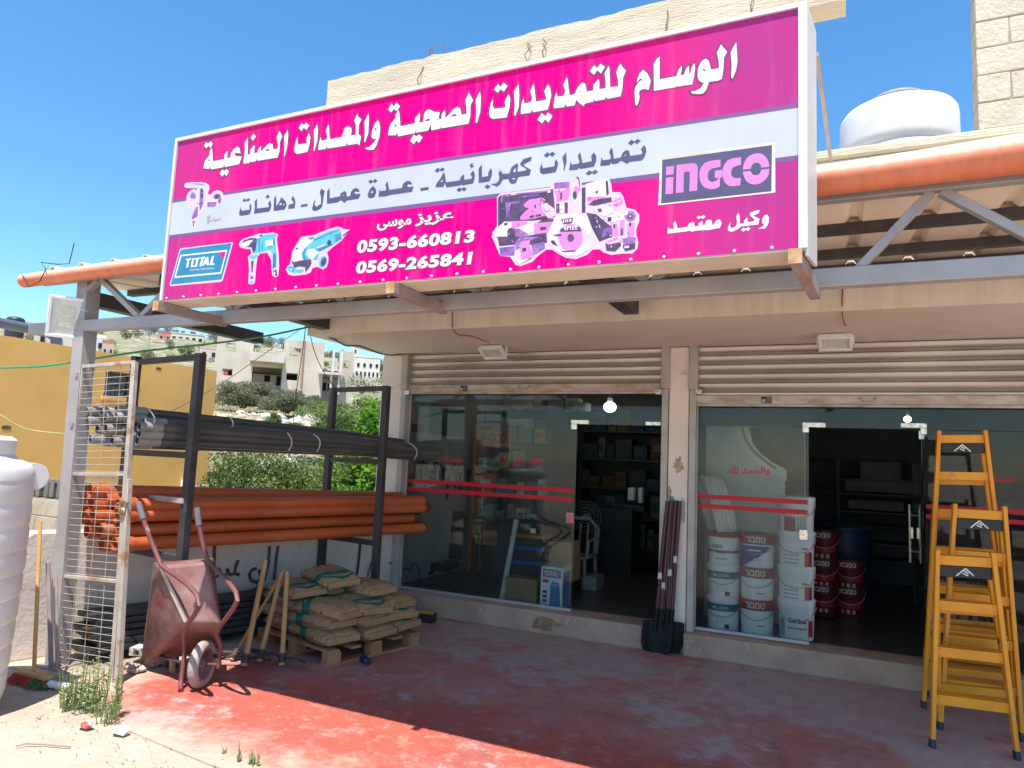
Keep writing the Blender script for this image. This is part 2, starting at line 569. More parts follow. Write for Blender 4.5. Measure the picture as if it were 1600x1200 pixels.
M_HILL = mat('dry_hillside', L(.36, .285, .185), .95, col2=L(.165, .165, .088), scale=.28, lo=.36, hi=.50, detail=12, col3=L(.44, .37, .28), scale3=.22, lo3=.56, hi3=.64, bump=.6, bscale=1.5)
def elev(r, th):
    k = [(10, -.02), (13, .015), (18, .072), (24, .105), (32, .10), (40, .098), (60, .100), (120, .118), (200, .140), (270, .151), (330, .150), (420, .11), (700, .02)]
    t = k[-1][1]
    for (a, p), (c, q) in zip(k, k[1:]):
        if r <= c:
            s = max(0.0, (r - a) / (c - a)); s = s * s * (3 - 2 * s); t = p + (q - p) * s
            break
    if r > 90:
        t *= 1.0 + .055 * math.sin(math.radians(th) * 7.0 + .4) - .10 * max(0.0, (th - 47) / 12.0) - .09 * max(0.0, (41 - th) / 8.0) + .012 * math.sin(th * 1.9)
    return t
def hill_z(x, y):
    r_ = math.hypot(x, y); th = math.degrees(math.atan2(-x, y))
    z = r_ * elev(r_, th)
    if r_ < 30:
        z += .12 * math.sin(x * 1.3 + y * .7) * math.sin(y * 1.1)
    s = min(1.0, max(0.0, (-x - 6.0) / 3.0))
    return -.1 + (z + .1) * s
h = MB(); na, nr = 150, 110
for j in range(nr + 1):
    r_ = 10.0 * (70.0 ** (j / nr))
    for i in range(na + 1):
        th = math.radians(8 + 82 * i / na)
        x, y = -math.sin(th) * r_, math.cos(th) * r_
        h.v.append((x, y, hill_z(x, y)))
for j in range(nr):
    for i in range(na):
        a = j * (na + 1) + i
        h.f.append((a, a + 1, a + na + 2, a + na + 1)); h.mi.append(0)
tag(h.build('hillside', M_HILL), kind='structure')

# ------------------------------------------------------------------ building
FY = 6.80          # facade plane
GY = 6.88          # glass plane
bld = empty('shop_building', (-1.5, 8.0, 0), 'cream plastered roadside shop building with two shuttered fronts and an unfinished storey above', 'building')
XL, XR = -4.88, 4.5
def wall_open(mb, x0, x1, z0, z1, y0, y1, ops):
    """Wall slab with rectangular openings cut out as real gaps."""
    xs = sorted({x0, x1} | {o[0] for o in ops} | {o[1] for o in ops})
    for a, c in zip(xs, xs[1:]):
        zc = [(o[2], o[3]) for o in ops if o[0] < c - 1e-6 and o[1] > a + 1e-6]
        zc.sort(); z = z0
        for (p, q) in zc:
            if p > z + 1e-6: mb.bx(a, c, y0, y1, z, p)
            z = max(z, q)
        if z < z1 - 1e-6: mb.bx(a, c, y0, y1, z, z1)
for a_, c_ in ((XL, -4.60), (-1.50, -1.315), (1.75, 2.1)):
    w = MB(); w.bx(a_, c_, FY, FY + .25, 0, 2.86); w.build('pillar', M_PILLAR, bld)
w = MB(); w.bx(2.1, 4.4, FY + .01, FY + .2, 0, 2.86); w.build('end_bay_wall', M_CREAM, bld)
w = MB(); w.bx(XL, -4.68, 7.05, 12.5, -.3, 2.86); w.build('side_wall', M_WHITEWALL, bld)
w = MB(); w.bx(XL, XR, 5.50, 12.5, 2.87, 3.32); w.bx(XL, XR, 5.497, 5.5, 2.885, 3.32)
sl = w.build('roof_slab', M_CREAM, bld)
w = MB(); w.bx(XL - .003, XR, 5.480, 5.4965, 2.868, 3.32); w.build('fascia', M_FASCIA, bld)
w = MB()
w.bx(-4.60, -1.50, 6.70, 7.05, 0, .215); w.build('door_step', M_STEP, bld, bevel=.012)
w = MB(); w.bx(-1.315, 1.75, 6.70, 7.05, 0, .205); w.build('door_step', M_STEP, bld, bevel=.012)
# interiors
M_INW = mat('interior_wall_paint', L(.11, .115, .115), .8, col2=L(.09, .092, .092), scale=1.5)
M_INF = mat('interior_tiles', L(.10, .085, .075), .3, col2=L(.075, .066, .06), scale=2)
w = MB()
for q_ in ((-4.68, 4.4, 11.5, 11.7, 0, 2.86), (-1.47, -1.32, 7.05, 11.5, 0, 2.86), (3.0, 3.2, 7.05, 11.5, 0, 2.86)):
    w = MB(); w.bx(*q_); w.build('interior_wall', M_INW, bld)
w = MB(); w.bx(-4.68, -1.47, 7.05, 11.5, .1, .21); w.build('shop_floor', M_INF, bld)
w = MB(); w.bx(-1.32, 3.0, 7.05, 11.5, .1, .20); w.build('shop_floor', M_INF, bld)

# upper storey under construction: ring beam, block walls, column
def block_wall(name, x0, x1, y, z0, z1, thick=.2, bw=.40, bh=.20, parent=None, m=M_SUNBLOCK, seed=1, jag=0.0):
    rg = random.Random(seed); b = MB(); mo = MB()
    mo.bx(x0 + .006, x1 - .006, y + .008, y + thick - .008, z0, z1 - .008)
    row = 0; z = z0
    while z < z1 - .02:
        hh = min(bh, z1 - z); x = x0 - (bw / 2 if row % 2 else 0)
        while x < x1 - .01:
            a, c = max(x, x0), min(x + bw, x1)
            if c - a > .03:
                e = rg.uniform(-.004, .004)
                b.bx(a + .005, c - .005, y + e, y + thick + e, z + .005, z + hh - .005 + rg.uniform(-.002, .002))
            x += bw
        z += bh; row += 1
    o = b.build(name, m, parent, bevel=.006)
    mo.build('mortar', M_MORTAR, o)
    return o
ub = MB(); rg = random.Random(11)
n = 46; lay = []
for i in range(n + 1):
    x = XL + (0.06 - XL) * i / n
    lay.append([(x, 5.50 + rg.uniform(-.006, .006), 5.26 + rg.uniform(-.012, .012)), (x, 5.50 + rg.uniform(-.012, .006), 5.43 + rg.uniform(-.01, .01)),
                (x, 5.502 + rg.uniform(-.01, .01), 5.60 + rg.uniform(-.012, .008)), (x, 5.72, 5.60 + rg.uniform(-.02, .01)), (x, 5.72, 5.26)])
for lp in lay: ub.v.extend(lp)
for i in range(n):
    for k in range(5):
        a, c = i * 5 + k, i * 5 + (k + 1) % 5
        ub.f.append((a, c, c + 5, a + 5)); ub.mi.append(0)
ub.f.append((0, 1, 2, 3, 4)); ub.mi.append(0); ub.f.append(tuple(n * 5 + k for k in (4, 3, 2, 1, 0))); ub.mi.append(0)
rb = ub.build('ring_beam', M_CONC, bld, angle=50)
w = MB()
for xx in (-3.72, -2.55, -2.40, -1.30, -.62):
    x = xx
    w.tube([(x, 5.49, 5.28), (x + rg.uniform(-.03, .03), 5.45, 5.36), (x + .02, 5.485, 5.45), (x + rg.uniform(-.04, .04), 5.49, 5.50)], .005, 5)
for xx in (-3.72, -3.68, -3.55):
    w.tube([(xx, 5.64, 5.55), (xx + rg.uniform(-.02, .02), 5.64, 5.80)], .006, 5)
w.build('tie_wire', mat('rusty_wire', L(.20, .11, .07), .8), rb)
block_wall('upper_block_wall', XL + .1, -.55, 5.53, 3.33, 5.25, parent=bld, seed=2)
block_wall('roof_parapet', -.40, XR, 5.52, 3.33, 4.02, parent=bld, seed=3)
w = MB(); w.bx(-.42, XR, 5.50, 5.74, 4.02, 4.10); w.build('parapet_coping', M_CONC, bld, bevel=.02)
block_wall('upper_block_wall', .875, XR, 5.53, 4.10, 6.5, parent=bld, seed=5)

# ------------------------------------------------------------------ roller shutters
def shutter(x0, x1, ztop, zbot, label):
    t = empty('roller_shutter', ((x0 + x1) / 2, FY, ztop), label, 'roller shutter', 'roller shutters over the shop fronts')
    # corrugated curtain profile
    b = MB(); prof = []
    z = ztop; pitch = .088
    while z > zbot + .10:
        prof += [(0.000, z), (0.000, z - .040), (.010, z - .046), (.016, z - .056), (-.004, z - .062), (-.010, z - .070), (-.004, z - .078), (.016, z - .082)]
        z -= pitch
    prof.append((0, zbot + .09))
    vs, fs = [], []
    for (d, zz) in prof:
        vs += [(x0 + .04, FY + .03 + d, zz), (x1 - .04, FY + .03 + d, zz)]
    for i in range(len(prof) - 1):
        fs.append((2 * i, 2 * i + 1, 2 * i + 3, 2 * i + 2))
    b.add(vs, fs); b.build('curtain', M_SHUT, t, angle=60)
    b = MB(); b.bx(x0 + .045, x1 - .045, FY + .005, FY + .045, zbot, zbot + .095); b.bx(x0 + .04, x1 - .04, FY - .012, FY + .02, zbot - .012, zbot + .012)
    b.build('bottom_rail', M_SHUTRAIL, t, bevel=.006)
    b = MB()
    xm = (x0 + x1) / 2
    b.tube([(xm - .06, FY, zbot + .075), (xm - .055, FY - .03, zbot + .05), (xm - .04, FY - .035, zbot + .035), (xm + .04, FY - .035, zbot + .035), (xm + .055, FY - .03, zbot + .05), (xm + .06, FY, zbot + .075)], .007, 6)
    b.bx(xm - .085, xm - .05, FY - .006, FY + .004, zbot + .06, zbot + .085); b.bx(xm + .05, xm + .085, FY - .006, FY + .004, zbot + .06, zbot + .085)
    b.build('pull_handle', M_JAMB, t)
    for xx, s in ((x0, 1), (x1, -1)):
        b = MB(); b.bx(xx - .001 * s, xx + .085 * s, FY - .035, FY + .05, 2.455 if x0 < -2 else 2.44, ztop + .02)
        b.build('guide_hood', M_JAMB, t, bevel=.012)
        b = MB(); b.bx(xx + .008 * s, xx + .072 * s, FY - .015, FY + .06, .0 if s == 1 else .0, 2.455 if x0 < -2 else 2.44)
        b.build('guide_rail', M_JAMB, t, bevel=.005)
        b = MB(); b.bx(xx + .07 * s, xx + .13 * s, FY - .045, FY + .0, 2.40, 2.445); b.tube([(xx + .1 * s, FY - .046, 2.422), (xx + .1 * s, FY - .052, 2.422)], .008, 8)
        b.build('stop_bolt', M_CHROME, t)
    b = MB(); xs = x0 + (.78 if x0 < -2 else .66)
    b.bx(xs, xs + .085, FY - .004, FY + .004, zbot + .02, zbot + .08)
    st = b.build('maker_sticker', flat('sticker_navy', L(.02, .025, .05)), t)
    b = MB(); b.bx(xs + .005, xs + .032, FY - .006, FY - .004, zbot + .025, zbot + .058)
    for k in range(3): b.bx(xs + .04, xs + .078, FY - .006, FY - .004, zbot + .028 + k * .018, zbot + .034 + k * .018)
    b.build('sticker_print', flat('sticker_print', L(.35, .42, .50)), st)
    return t
shutter(-4.60, -1.50, 2.86, 2.42, 'beige roller shutter half rolled up above the shop front with the lit bulb')
shutter(-1.315, 1.75, 2.86, 2.30, 'beige roller shutter half rolled up above the shop front with the ladders')

# damp stains and knocked plaster on the pillar and steps
def blotch(par, nm, m, u, v, ru, rv, yp, seed):
    q = random.Random(seed); pts = []
    for k in range(22):
        a = 2 * PI * k / 22; f = q.uniform(.6, 1.15); p = at(u + ru * f * math.cos(a), v + rv * f * math.sin(a), 1, yp); pts.append(p)
    b = MB(); b.prism(pts, (0, .0025, 0)); return b.build(nm, m, par, smooth=False)
M_STAIN = mat('brown_damp_stain', L(.36, .265, .18), .9, col2=L(.50, .40, .30), scale=24)
blotch(bld, 'damp_stain', M_STAIN, 1060, 727, 9, 13, FY - .003, 1)
blotch(bld, 'damp_stain', mat('rust_damp_stain', L(.24, .13, .08), .9, col2=L(.34, .22, .15), scale=20), 852, 975, 26, 11, 6.697, 2)
blotch(bld, 'bare_plaster', mat('bare_cement', L(.40, .38, .37), .9, scale=18), 1066, 800, 6, 22, FY - .003, 3)
blotch(bld, 'bare_plaster', M_STAIN, 1046, 770, 4, 10, FY - .003, 4)
# ------------------------------------------------------------------ shop sign
SY = 3.07      # sign face plane
sgn = empty('shop_sign', (-2.05, SY, 2.62), 'long magenta and white shop sign box with Arabic lettering and tool pictures above the awning', 'shop sign')
def sp(z, pts):
    """Points read in an enlarged view (x0, y0, scale) of the photograph -> (X, Z) on the sign face."""
    out = []
    for (a, c) in pts:
        p = at(z[0] + a / z[2], z[1] + c / z[2], 1, SY)
        out.append((p.x, p.z))
    return out
def P(s):
    v = [float(q) for q in s.replace(';', ' ').replace(',', ' ').split()]
    return list(zip(v[0::2], v[1::2]))
def decal(name, mats, loops, layer, parent=sgn, offset=0.0):
    vs, fs = curve_mesh(loops, offset)
    y = SY - .0003 * layer - .0006
    b = MB(); b.add([(x, y, z) for x, z in vs], fs)
    return b.build(name, mats, parent, smooth=False)
BXL, BXR, BZ0, BZ1 = -3.965, -.118, 2.625, 3.715
b = MB(); b.bx(BXL, BXR, SY, SY + .20, BZ0, BZ1)
b.build('sign_box', M_SIGNW, sgn, bevel=.006)
b = MB(); b.bx(BXL + .01, BXR - .01, SY + .002, SY + .21, BZ0 - .006, BZ0 - .001)
b.build('sign_underside', M_SIGNUND, sgn)
# right end cheek, slightly splayed to the rear
b = MB(); b.prism([(BXR + .001, SY + .004, BZ0 - .03), (BXR + .030, SY + .225, BZ0 - .02), (BXR + .030, SY + .225, BZ1 - .01), (BXR + .001, SY + .004, BZ1)], (-.012, 0, 0))
b.build('end_cheek', M_SIGNW, sgn)
# white frame
b = MB(); fw = .022
b.bx(BXL, BXR, SY - .012, SY - .0005, BZ1 - fw, BZ1); b.bx(BXL, BXL + fw, SY - .012, SY - .0005, BZ0, BZ1 - fw); b.bx(BXR - .035, BXR, SY - .012, SY - .0005, BZ0, BZ1 - fw)
b.build('sign_frame', M_SIGNW, sgn)

def sign_print():
    """Magenta print that shifts to a dull mauve at both ends of the panel."""
    m = bpy.data.materials.new('magenta_print'); m.use_nodes = True
    nt = m.node_tree; N = nt.nodes; K = nt.links; b = N['Principled BSDF']
    b.inputs['Roughness'].default_value = .4; b.inputs['Specular IOR Level'].default_value = .06
    tc = N.new('ShaderNodeTexCoord'); sep = N.new('ShaderNodeSeparateXYZ'); K.new(tc.outputs['Object'], sep.inputs[0])
    nz = N.new('ShaderNodeTexNoise'); nz.inputs['Scale'].default_value = 1.3; nz.inputs['Detail'].default_value = 3; K.new(tc.outputs['Object'], nz.inputs['Vector'])
    def mr(s, a, c):
        r = N.new('ShaderNodeMapRange'); r.interpolation_type = 'SMOOTHSTEP'; r.inputs[1].default_value = a; r.inputs[2].default_value = c; K.new(s, r.inputs[0]); return r.outputs[0]
    def mt(op, a, c):
        n = N.new('ShaderNodeMath'); n.operation = op
        for i, q in enumerate((a, c)):
            if isinstance(q, (int, float)): n.inputs[i].default_value = q
            else: K.new(q, n.inputs[i])
        return n.outputs[0]
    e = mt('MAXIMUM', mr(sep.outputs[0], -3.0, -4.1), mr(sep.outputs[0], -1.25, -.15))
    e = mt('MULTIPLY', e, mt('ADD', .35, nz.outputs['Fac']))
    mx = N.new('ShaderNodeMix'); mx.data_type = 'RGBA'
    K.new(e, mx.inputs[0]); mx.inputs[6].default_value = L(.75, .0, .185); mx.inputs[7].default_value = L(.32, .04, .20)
    # pale dust runs down the vinyl
    mp = N.new('ShaderNodeMapping'); mp.inputs['Scale'].default_value = (9, 1, .7); K.new(tc.outputs['Object'], mp.inputs['Vector'])
    n2 = N.new('ShaderNodeTexNoise'); n2.inputs['Scale'].default_value = 2.0; n2.inputs['Detail'].default_value = 6; K.new(mp.outputs[0], n2.inputs['Vector'])
    m2 = N.new('ShaderNodeMix'); m2.data_type = 'RGBA'; K.new(mt('MULTIPLY', mr(n2.outputs['Fac'], .5, .8), .12), m2.inputs[0]); K.new(mx.outputs[2], m2.inputs[6]); m2.inputs[7].default_value = L(.66, .30, .42)
    K.new(m2.outputs[2], b.inputs['Base Color'])
    bp = N.new('ShaderNodeBump'); bp.inputs['Strength'].default_value = .25; bp.inputs['Distance'].default_value = .03
    n3 = N.new('ShaderNodeTexNoise'); n3.inputs['Scale'].default_value = 1.6; n3.inputs['Detail'].default_value = 1; K.new(tc.outputs['Object'], n3.inputs['Vector']); K.new(n3.outputs['Fac'], bp.inputs['Height']); K.new(bp.outputs[0], b.inputs['Normal'])
    return m
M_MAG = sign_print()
M_BAND = mat('white_print', L(.47, .49, .54), .4, col2=L(.43, .45, .50), scale=2)
M_NAVY = mat('navy_print', L(.075, .065, .14), .45, col2=L(.085, .075, .15), scale=6)
M_LINE = mat('purple_line_print', L(.17, .07, .22), .45, col2=L(.14, .09, .22), scale=6)
M_LET = mat('white_letter_print', L(.64, .62, .61), .4, col2=L(.59, .56, .55), scale=5)
M_OUTL = mat('plum_outline_print', L(.20, .03, .13), .45, scale=6)
M_PINK = mat('pink_print', L(.74, .21, .50), .4, col2=L(.70, .18, .46), scale=6)
M_GLOW = mat('pale_pink_print', L(.66, .46, .61), .4, col2=L(.62, .42, .57), scale=6)
M_TEAL = mat('teal_print', L(.03, .21, .36), .4, col2=L(.025, .18, .31), scale=6)
M_SKYT = mat('light_teal_print', L(.10, .42, .60), .4, col2=L(.08, .36, .54), scale=12)
M_PURP = mat('violet_print', L(.20, .085, .32), .45, col2=L(.30, .15, .40), scale=12)
M_DPUR = mat('dark_plum_print', L(.06, .038, .085), .45, col2=L(.11, .06, .13), scale=14)
M_CREAMP = mat('cream_print', L(.66, .58, .48), .45, scale=6)

xl, xr = BXL + fw, BXR - .035
def band(u0, v0, u1, v1):
    p, q = at(u0, v0, 1, SY), at(u1, v1, 1, SY)
    k = (q.z - p.z) / (q.x - p.x)
    return lambda x: p.z + k * (x - p.x)
t_top = band(267.6, 313, 1180, 172.0)       # top edge of the upper dark line
t_bot = band(261, 370.5, 1256, 245)         # middle of the lower dark line
def strip(name, m, lo, hi, layer):
    b = MB(); y = SY - .0006 - .0003 * layer
    b.quad((xl, y, lo(xl)), (xr, y, lo(xr)), (xr, y, hi(xr)), (xl, y, hi(xl)))
    return b.build(name, m, sgn, smooth=False)
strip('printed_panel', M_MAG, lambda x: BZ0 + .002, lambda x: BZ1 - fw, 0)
strip('band_border', M_LINE, lambda x: t_bot(x) - .012, lambda x: t_top(x), 1)
strip('white_band', M_BAND, lambda x: t_bot(x) + .010, lambda x: t_top(x) - .020, 2)

A1 = (960, 50, 1600 / 220); A2 = (750, 90, 1600 / 240); A3 = (590, 130, 1600 / 180); A4 = (440, 170, 1600 / 170); A5 = (305, 190, 1600 / 170)
title = [
 (A1, '1385,115 1400,330 1385,430 1345,530 1328,520 1335,380 1322,235'),
 (A1, '1215,140 1232,170 1282,228 1245,300 1240,420 1222,535 1180,555 1075,570 1060,620 1040,665 1010,700 940,708 880,700 868,680 930,668 980,640 1020,580 985,572 955,545 945,500 950,430 965,385 985,345 1010,318 1040,305 1070,325 1085,370 1100,430 1190,412 1185,330 1165,235 1195,180'),
 (A1, '1010,420 1040,440 1030,452 1000,430'),
 (A1, '515,280 515,540 705,503 730,430 765,385 770,410 755,495 790,488 815,420 845,385 850,400 850,475 862,475 880,400 910,355 918,400 908,500 885,600 800,612 793,600 785,615 715,625 708,612 700,630 450,672 448,365 490,300'),
 (A1, '330,432 375,470 415,550 405,600 390,662 350,650 305,658 282,685 288,750 275,800 258,842 240,830 232,750 230,680 237,640 250,605 285,565 318,545 320,536 290,535 255,580 265,530 290,470'),
 (A2, '1465,65 1480,95 1522,138 1492,210 1485,330 1465,405 1330,432 1312,408 1302,437 1200,455 1188,430 1180,462 1095,480 1080,508 1030,470 1005,440 985,500 905,512 890,485 880,518 775,530 768,500 780,420 800,360 808,410 875,398 890,350 870,290 905,205 915,230 935,395 990,380 1020,310 1045,280 1075,262 1098,275 1115,355 1180,345 1185,285 1235,225 1245,245 1245,330 1310,320 1310,250 1298,165 1340,90 1350,120 1358,310 1440,300 1440,240 1420,155 1440,105'),
 (A2, '1050,345 1062,368 1040,355'),
 (A2, '1190,80 1222,110 1258,65 1303,98 1262,168 1225,135 1188,182 1145,145'),
 (A2, '710,285 735,320 745,400 720,500 705,545 555,572 540,545 530,577 430,590 425,560 435,480 455,425 462,480 530,465 545,430 525,350 560,275 570,320 585,460 690,440 690,420 670,350'),
 (A2, '645,580 680,612 712,575 757,610 715,678 680,645 650,688 600,650'),
 (A2, '405,275 412,400 405,520 370,610 357,600 362,480 355,355'),
 (A2, '298,380 318,430 310,520 280,625 135,642 105,620 95,580 110,490 138,430 135,500 150,535 265,520 265,490 258,465'),
 (A2, '190,275 215,305 248,262 290,298 250,358 215,330 190,370 148,335'),
 (A3, '1425,115 1440,200 1430,400 1385,552 1365,545 1372,400 1365,235'),
 (A3, '1270,135 1330,238 1295,310 1290,470 1265,565 1210,575 895,628 882,600 875,632 750,658 742,575 735,590 705,660 540,690 530,660 520,695 290,742 270,675 262,725 155,728 150,715 165,620 190,560 250,490 255,440 290,375 305,410 320,600 520,560 525,490 585,415 592,450 585,550 640,540 645,440 665,400 690,375 720,368 790,400 865,405 850,500 890,495 895,430 935,375 945,420 940,488 1000,430 1060,360 1115,332 1150,350 1170,440 1240,425 1235,330 1222,240'),
 (A3, '225,610 262,560 265,600'), (A3, '645,530 690,500 740,498 720,525'), (A3, '1010,470 1075,425 1105,455'), (A3, '790,516 862,492 862,503'),
 (A3, '195,285 228,320 268,275 315,325 270,390 232,360 192,408 148,370'),
 (A3, '505,715 540,745 575,710 628,755 580,830 540,800 505,848 455,805'),
 (A4, '1415,170 1440,200 1455,300 1440,420 1400,540 1355,605 1270,605 1230,580 1300,560 1360,500 1395,440 1345,445 1325,410 1335,320 1370,225'),
 (A4, '1385,282 1402,300 1388,322 1368,303'),
 (A4, '1278,75 1288,160 1278,370 1230,495 1218,485 1228,330 1222,190'),
 (A4, '1115,75 1130,115 1175,160 1140,240 1135,375 1170,405 1168,440 1145,545 1120,515 975,538 960,495 950,545 680,585 665,550 655,592 550,608 543,590 555,490 580,410 585,470 665,455 675,420 658,320 692,230 700,260 715,450 890,415 900,380 925,300 950,272 985,262 1020,275 1035,310 1025,395 1090,385 1095,230 1072,180'),
 (A4, '905,408 925,388 945,405'),
 (A4, '528,230 540,300 530,480 485,625 473,615 482,470 475,325'),
 (A4, '405,355 428,420 415,520 385,635 235,668 200,645 190,600 205,500 238,415 240,490 250,530 372,508 375,480 370,440'),
 (A4, '298,215 330,245 365,205 410,245 370,315 330,280 298,330 252,285'),
 (A5, '1365,125 1372,200 1358,370 1320,515 1308,510 1318,360 1310,215'),
 (A5, '1242,140 1285,220 1250,300 1245,430 1215,530 920,578 905,550 895,585 820,598 812,570 800,610 715,622 715,560 735,420 730,320 775,240 780,260 775,490 810,480 815,415 870,345 880,370 870,465 925,455 925,420 968,358 975,380 965,440 1010,400 1060,348 1100,318 1140,335 1155,410 1215,400 1218,330 1202,235'),
 (A5, '1025,440 1070,400 1100,428'),
 (A5, '862,178 897,220 855,285 818,240'),
 (A5, '625,370 655,390 672,470 610,460 580,475 600,510 690,512 650,628 440,672 428,640 415,675 235,708 222,655 212,700 130,690 122,680 145,580 210,500 215,450 245,380 255,420 265,585 430,550 432,490 475,430 482,460 475,540 520,525 530,470 570,405'),
 (A5, '190,582 215,548 220,580'),
 (A5, '165,300 195,325 232,290 265,325 230,390 200,360 168,398 132,360'),
 (A5, '400,700 430,730 465,697 500,735 465,803 432,775 400,812 365,770')]
tl = [sp(z, P(s)) for z, s in title]
decal('title_lettering', M_LET, tl, 5)
def orient(lp, sign):
    a = sum(lp[i - 1][0] * lp[i][1] - lp[i][0] * lp[i - 1][1] for i in range(len(lp)))
    return lp if a * sign > 0 else lp[::-1]
def grow(lp, w):
    """Offset a closed polygon outwards by w with limited mitres."""
    lp = orient(lp, 1); n = len(lp); out = []
    for i in range(n):
        a, p, c = Vector(lp[i - 1]), Vector(lp[i]), Vector(lp[(i + 1) % n])
        d1, d2 = (p - a), (c - p)
        if d1.length < 1e-7 or d2.length < 1e-7: continue
        d1.normalize(); d2.normalize()
        n1, n2 = Vector((d1.y, -d1.x)), Vector((d2.y, -d2.x))
        m = n1 + n2
        if m.length < .15: m = n1 - d2 * 0 + d1 * .6
        m.normalize(); k = max(.45, m.dot(n1))
        q = p + m * (w / k); out.append((q.x, q.y))
    return out
holes = {2, 6, 15, 16, 17, 18, 22, 25, 31, 34}
for layer, idx in ((3, [i for i in range(len(tl)) if i not in holes]),):
    b = MB()
    for q, i in enumerate(idx):
        vs, fs = curve_mesh([grow(tl[i], .0075)])
        y = SY - .0006 - .0003 * layer - .00004 * (q % 6)
        b.add([(x, y, z) for x, z in vs], fs)
    b.build('title_outline', M_OUTL, sgn, smooth=False)

B1 = (820, 205, 8); B2 = (650, 230, 8); B3 = (470, 255, 8); B5 = (360, 280, 1600 / 140)
sub = [
 (B1, '1490,175 1515,205 1520,260 1495,330 1465,368 1310,385 1280,410 1215,375 1190,375 1170,402 1095,415 1080,392 1065,425 945,438 945,420 955,350 968,320 975,365 1070,350 1075,310 1055,260 1085,205 1100,240 1115,345 1200,330 1225,270 1250,248 1275,238 1305,245 1320,310 1465,288 1470,260 1450,230'),
 (B1, '1255,288 1268,308 1245,312'),
 (B1, '1335,108 1370,130 1410,98 1452,122 1400,165 1375,142 1330,180 1290,150'),
 (B1, '865,268 895,310 895,370 865,445 695,475 680,455 665,482 560,492 555,470 575,380 590,420 675,405 685,380 662,310 695,265 705,310 722,400 838,375 835,345 830,310'),
 (B1, '810,490 840,512 880,483 918,508 870,545 845,525 800,555 760,530'),
 (B1, '520,265 525,380 495,500 485,495 490,430 470,325'),
 (B1, '395,350 418,400 405,470 385,515 230,540 205,530 190,510 190,460 220,385 215,430 230,465 370,440 375,420 372,390'),
 (B1, '285,262 310,285 345,258 385,283 345,320 315,298 280,330 238,308'),
 (B2, '1448,118 1440,170 1350,215 1360,240 1440,285 1420,355 1280,375 1250,450 1200,462 1170,440 1155,398 1090,405 1050,470 1010,495 930,460 1000,455 1035,420 1045,370 1030,330 1060,285 1085,335 1170,328 1195,250 1260,205 1282,215 1270,310 1380,290 1380,270 1310,230 1305,200 1345,150'),
 (B2, '1215,315 1225,280 1255,260 1245,310'), (B2, '1200,390 1245,385 1235,405 1210,405'),
 (B2, '935,262 955,300 945,370 920,430 785,450 785,265 825,218 828,375 905,362 905,320'),
 (B2, '893,465 935,490 900,525 855,500'),
 (B2, '715,290 735,330 735,390 715,455 580,480 570,465 555,480 385,505 360,450 345,500 245,502 255,460 310,390 345,318 360,330 378,440 550,415 560,375 605,335 605,408 695,395 700,370 680,340'),
 (B2, '305,430 335,405 335,440'),
 (B2, '690,205 715,200 712,215 700,220 728,235 725,245 680,268 690,250 670,235'),
 (B2, '275,258 300,280 330,255 362,275 330,308 300,290 270,322 235,298'),
 (B2, '540,502 570,522 600,498 638,520 605,553 575,535 545,562 508,540'),
 (B2, '57,512 160,498 158,535 57,550'),
 (B3, '1350,220 1380,235 1395,270 1345,262 1330,285 1350,300 1415,292 1390,360 1110,400 1075,415 975,422 975,400 985,330 1000,350 1065,340 1070,310 1058,270 1085,222 1100,290 1110,335 1265,310 1280,260 1310,232'),
 (B3, '905,285 940,320 945,370 920,425 880,440 842,430 838,390 865,325'), (B3, '880,350 900,345 908,372 880,378'),
 (B3, '875,205 900,225 930,195 962,220 930,250 905,232 880,258 845,232'),
 (B3, '695,310 725,325 738,360 680,355 670,370 690,388 752,380 725,445 570,470 550,500 515,470 490,468 470,490 330,510 330,355 362,308 365,440 490,415 500,380 545,350 570,360 580,420 620,410 630,360 660,322'),
 (B3, '530,395 548,405 525,410'),
 (B3, '258,318 303,350 290,400 280,480 270,535 250,570 190,600 150,590 145,560 165,480 185,455 175,520 195,545 255,510 255,430 240,365'),
 (B5, '1115,300 1155,350 1165,420 1150,520 1035,535 1045,455 1120,440 1130,410 1090,360'),
 (B5, '915,320 990,400 1010,470 970,545 775,570 780,350 820,290 825,480 880,400'),
 (B5, '875,460 885,430 915,420 920,455 890,468'), (B5, '945,440 975,450 965,468 945,460'),
 (B5, '715,375 735,450 725,520 695,580 425,618 440,500 435,400 480,345 478,525 680,500 695,480 672,440'),
 (B5, '665,275 710,308 670,350 630,318'),
 (B5, '365,440 382,500 370,570 345,632 190,655 170,648 160,630 165,570 200,480 195,540 215,565 345,545 350,510 340,470'),
 (B5, '250,345 285,370 320,338 358,365 320,402 285,385 260,412 218,385'),
 (B5, '1265,455 1385,440 1380,485 1262,500')]
decal('subtitle_lettering', M_NAVY, [sp(z, P(s)) for z, s in sub], 4)
C7 = (1030, 310, 1600 / 190)
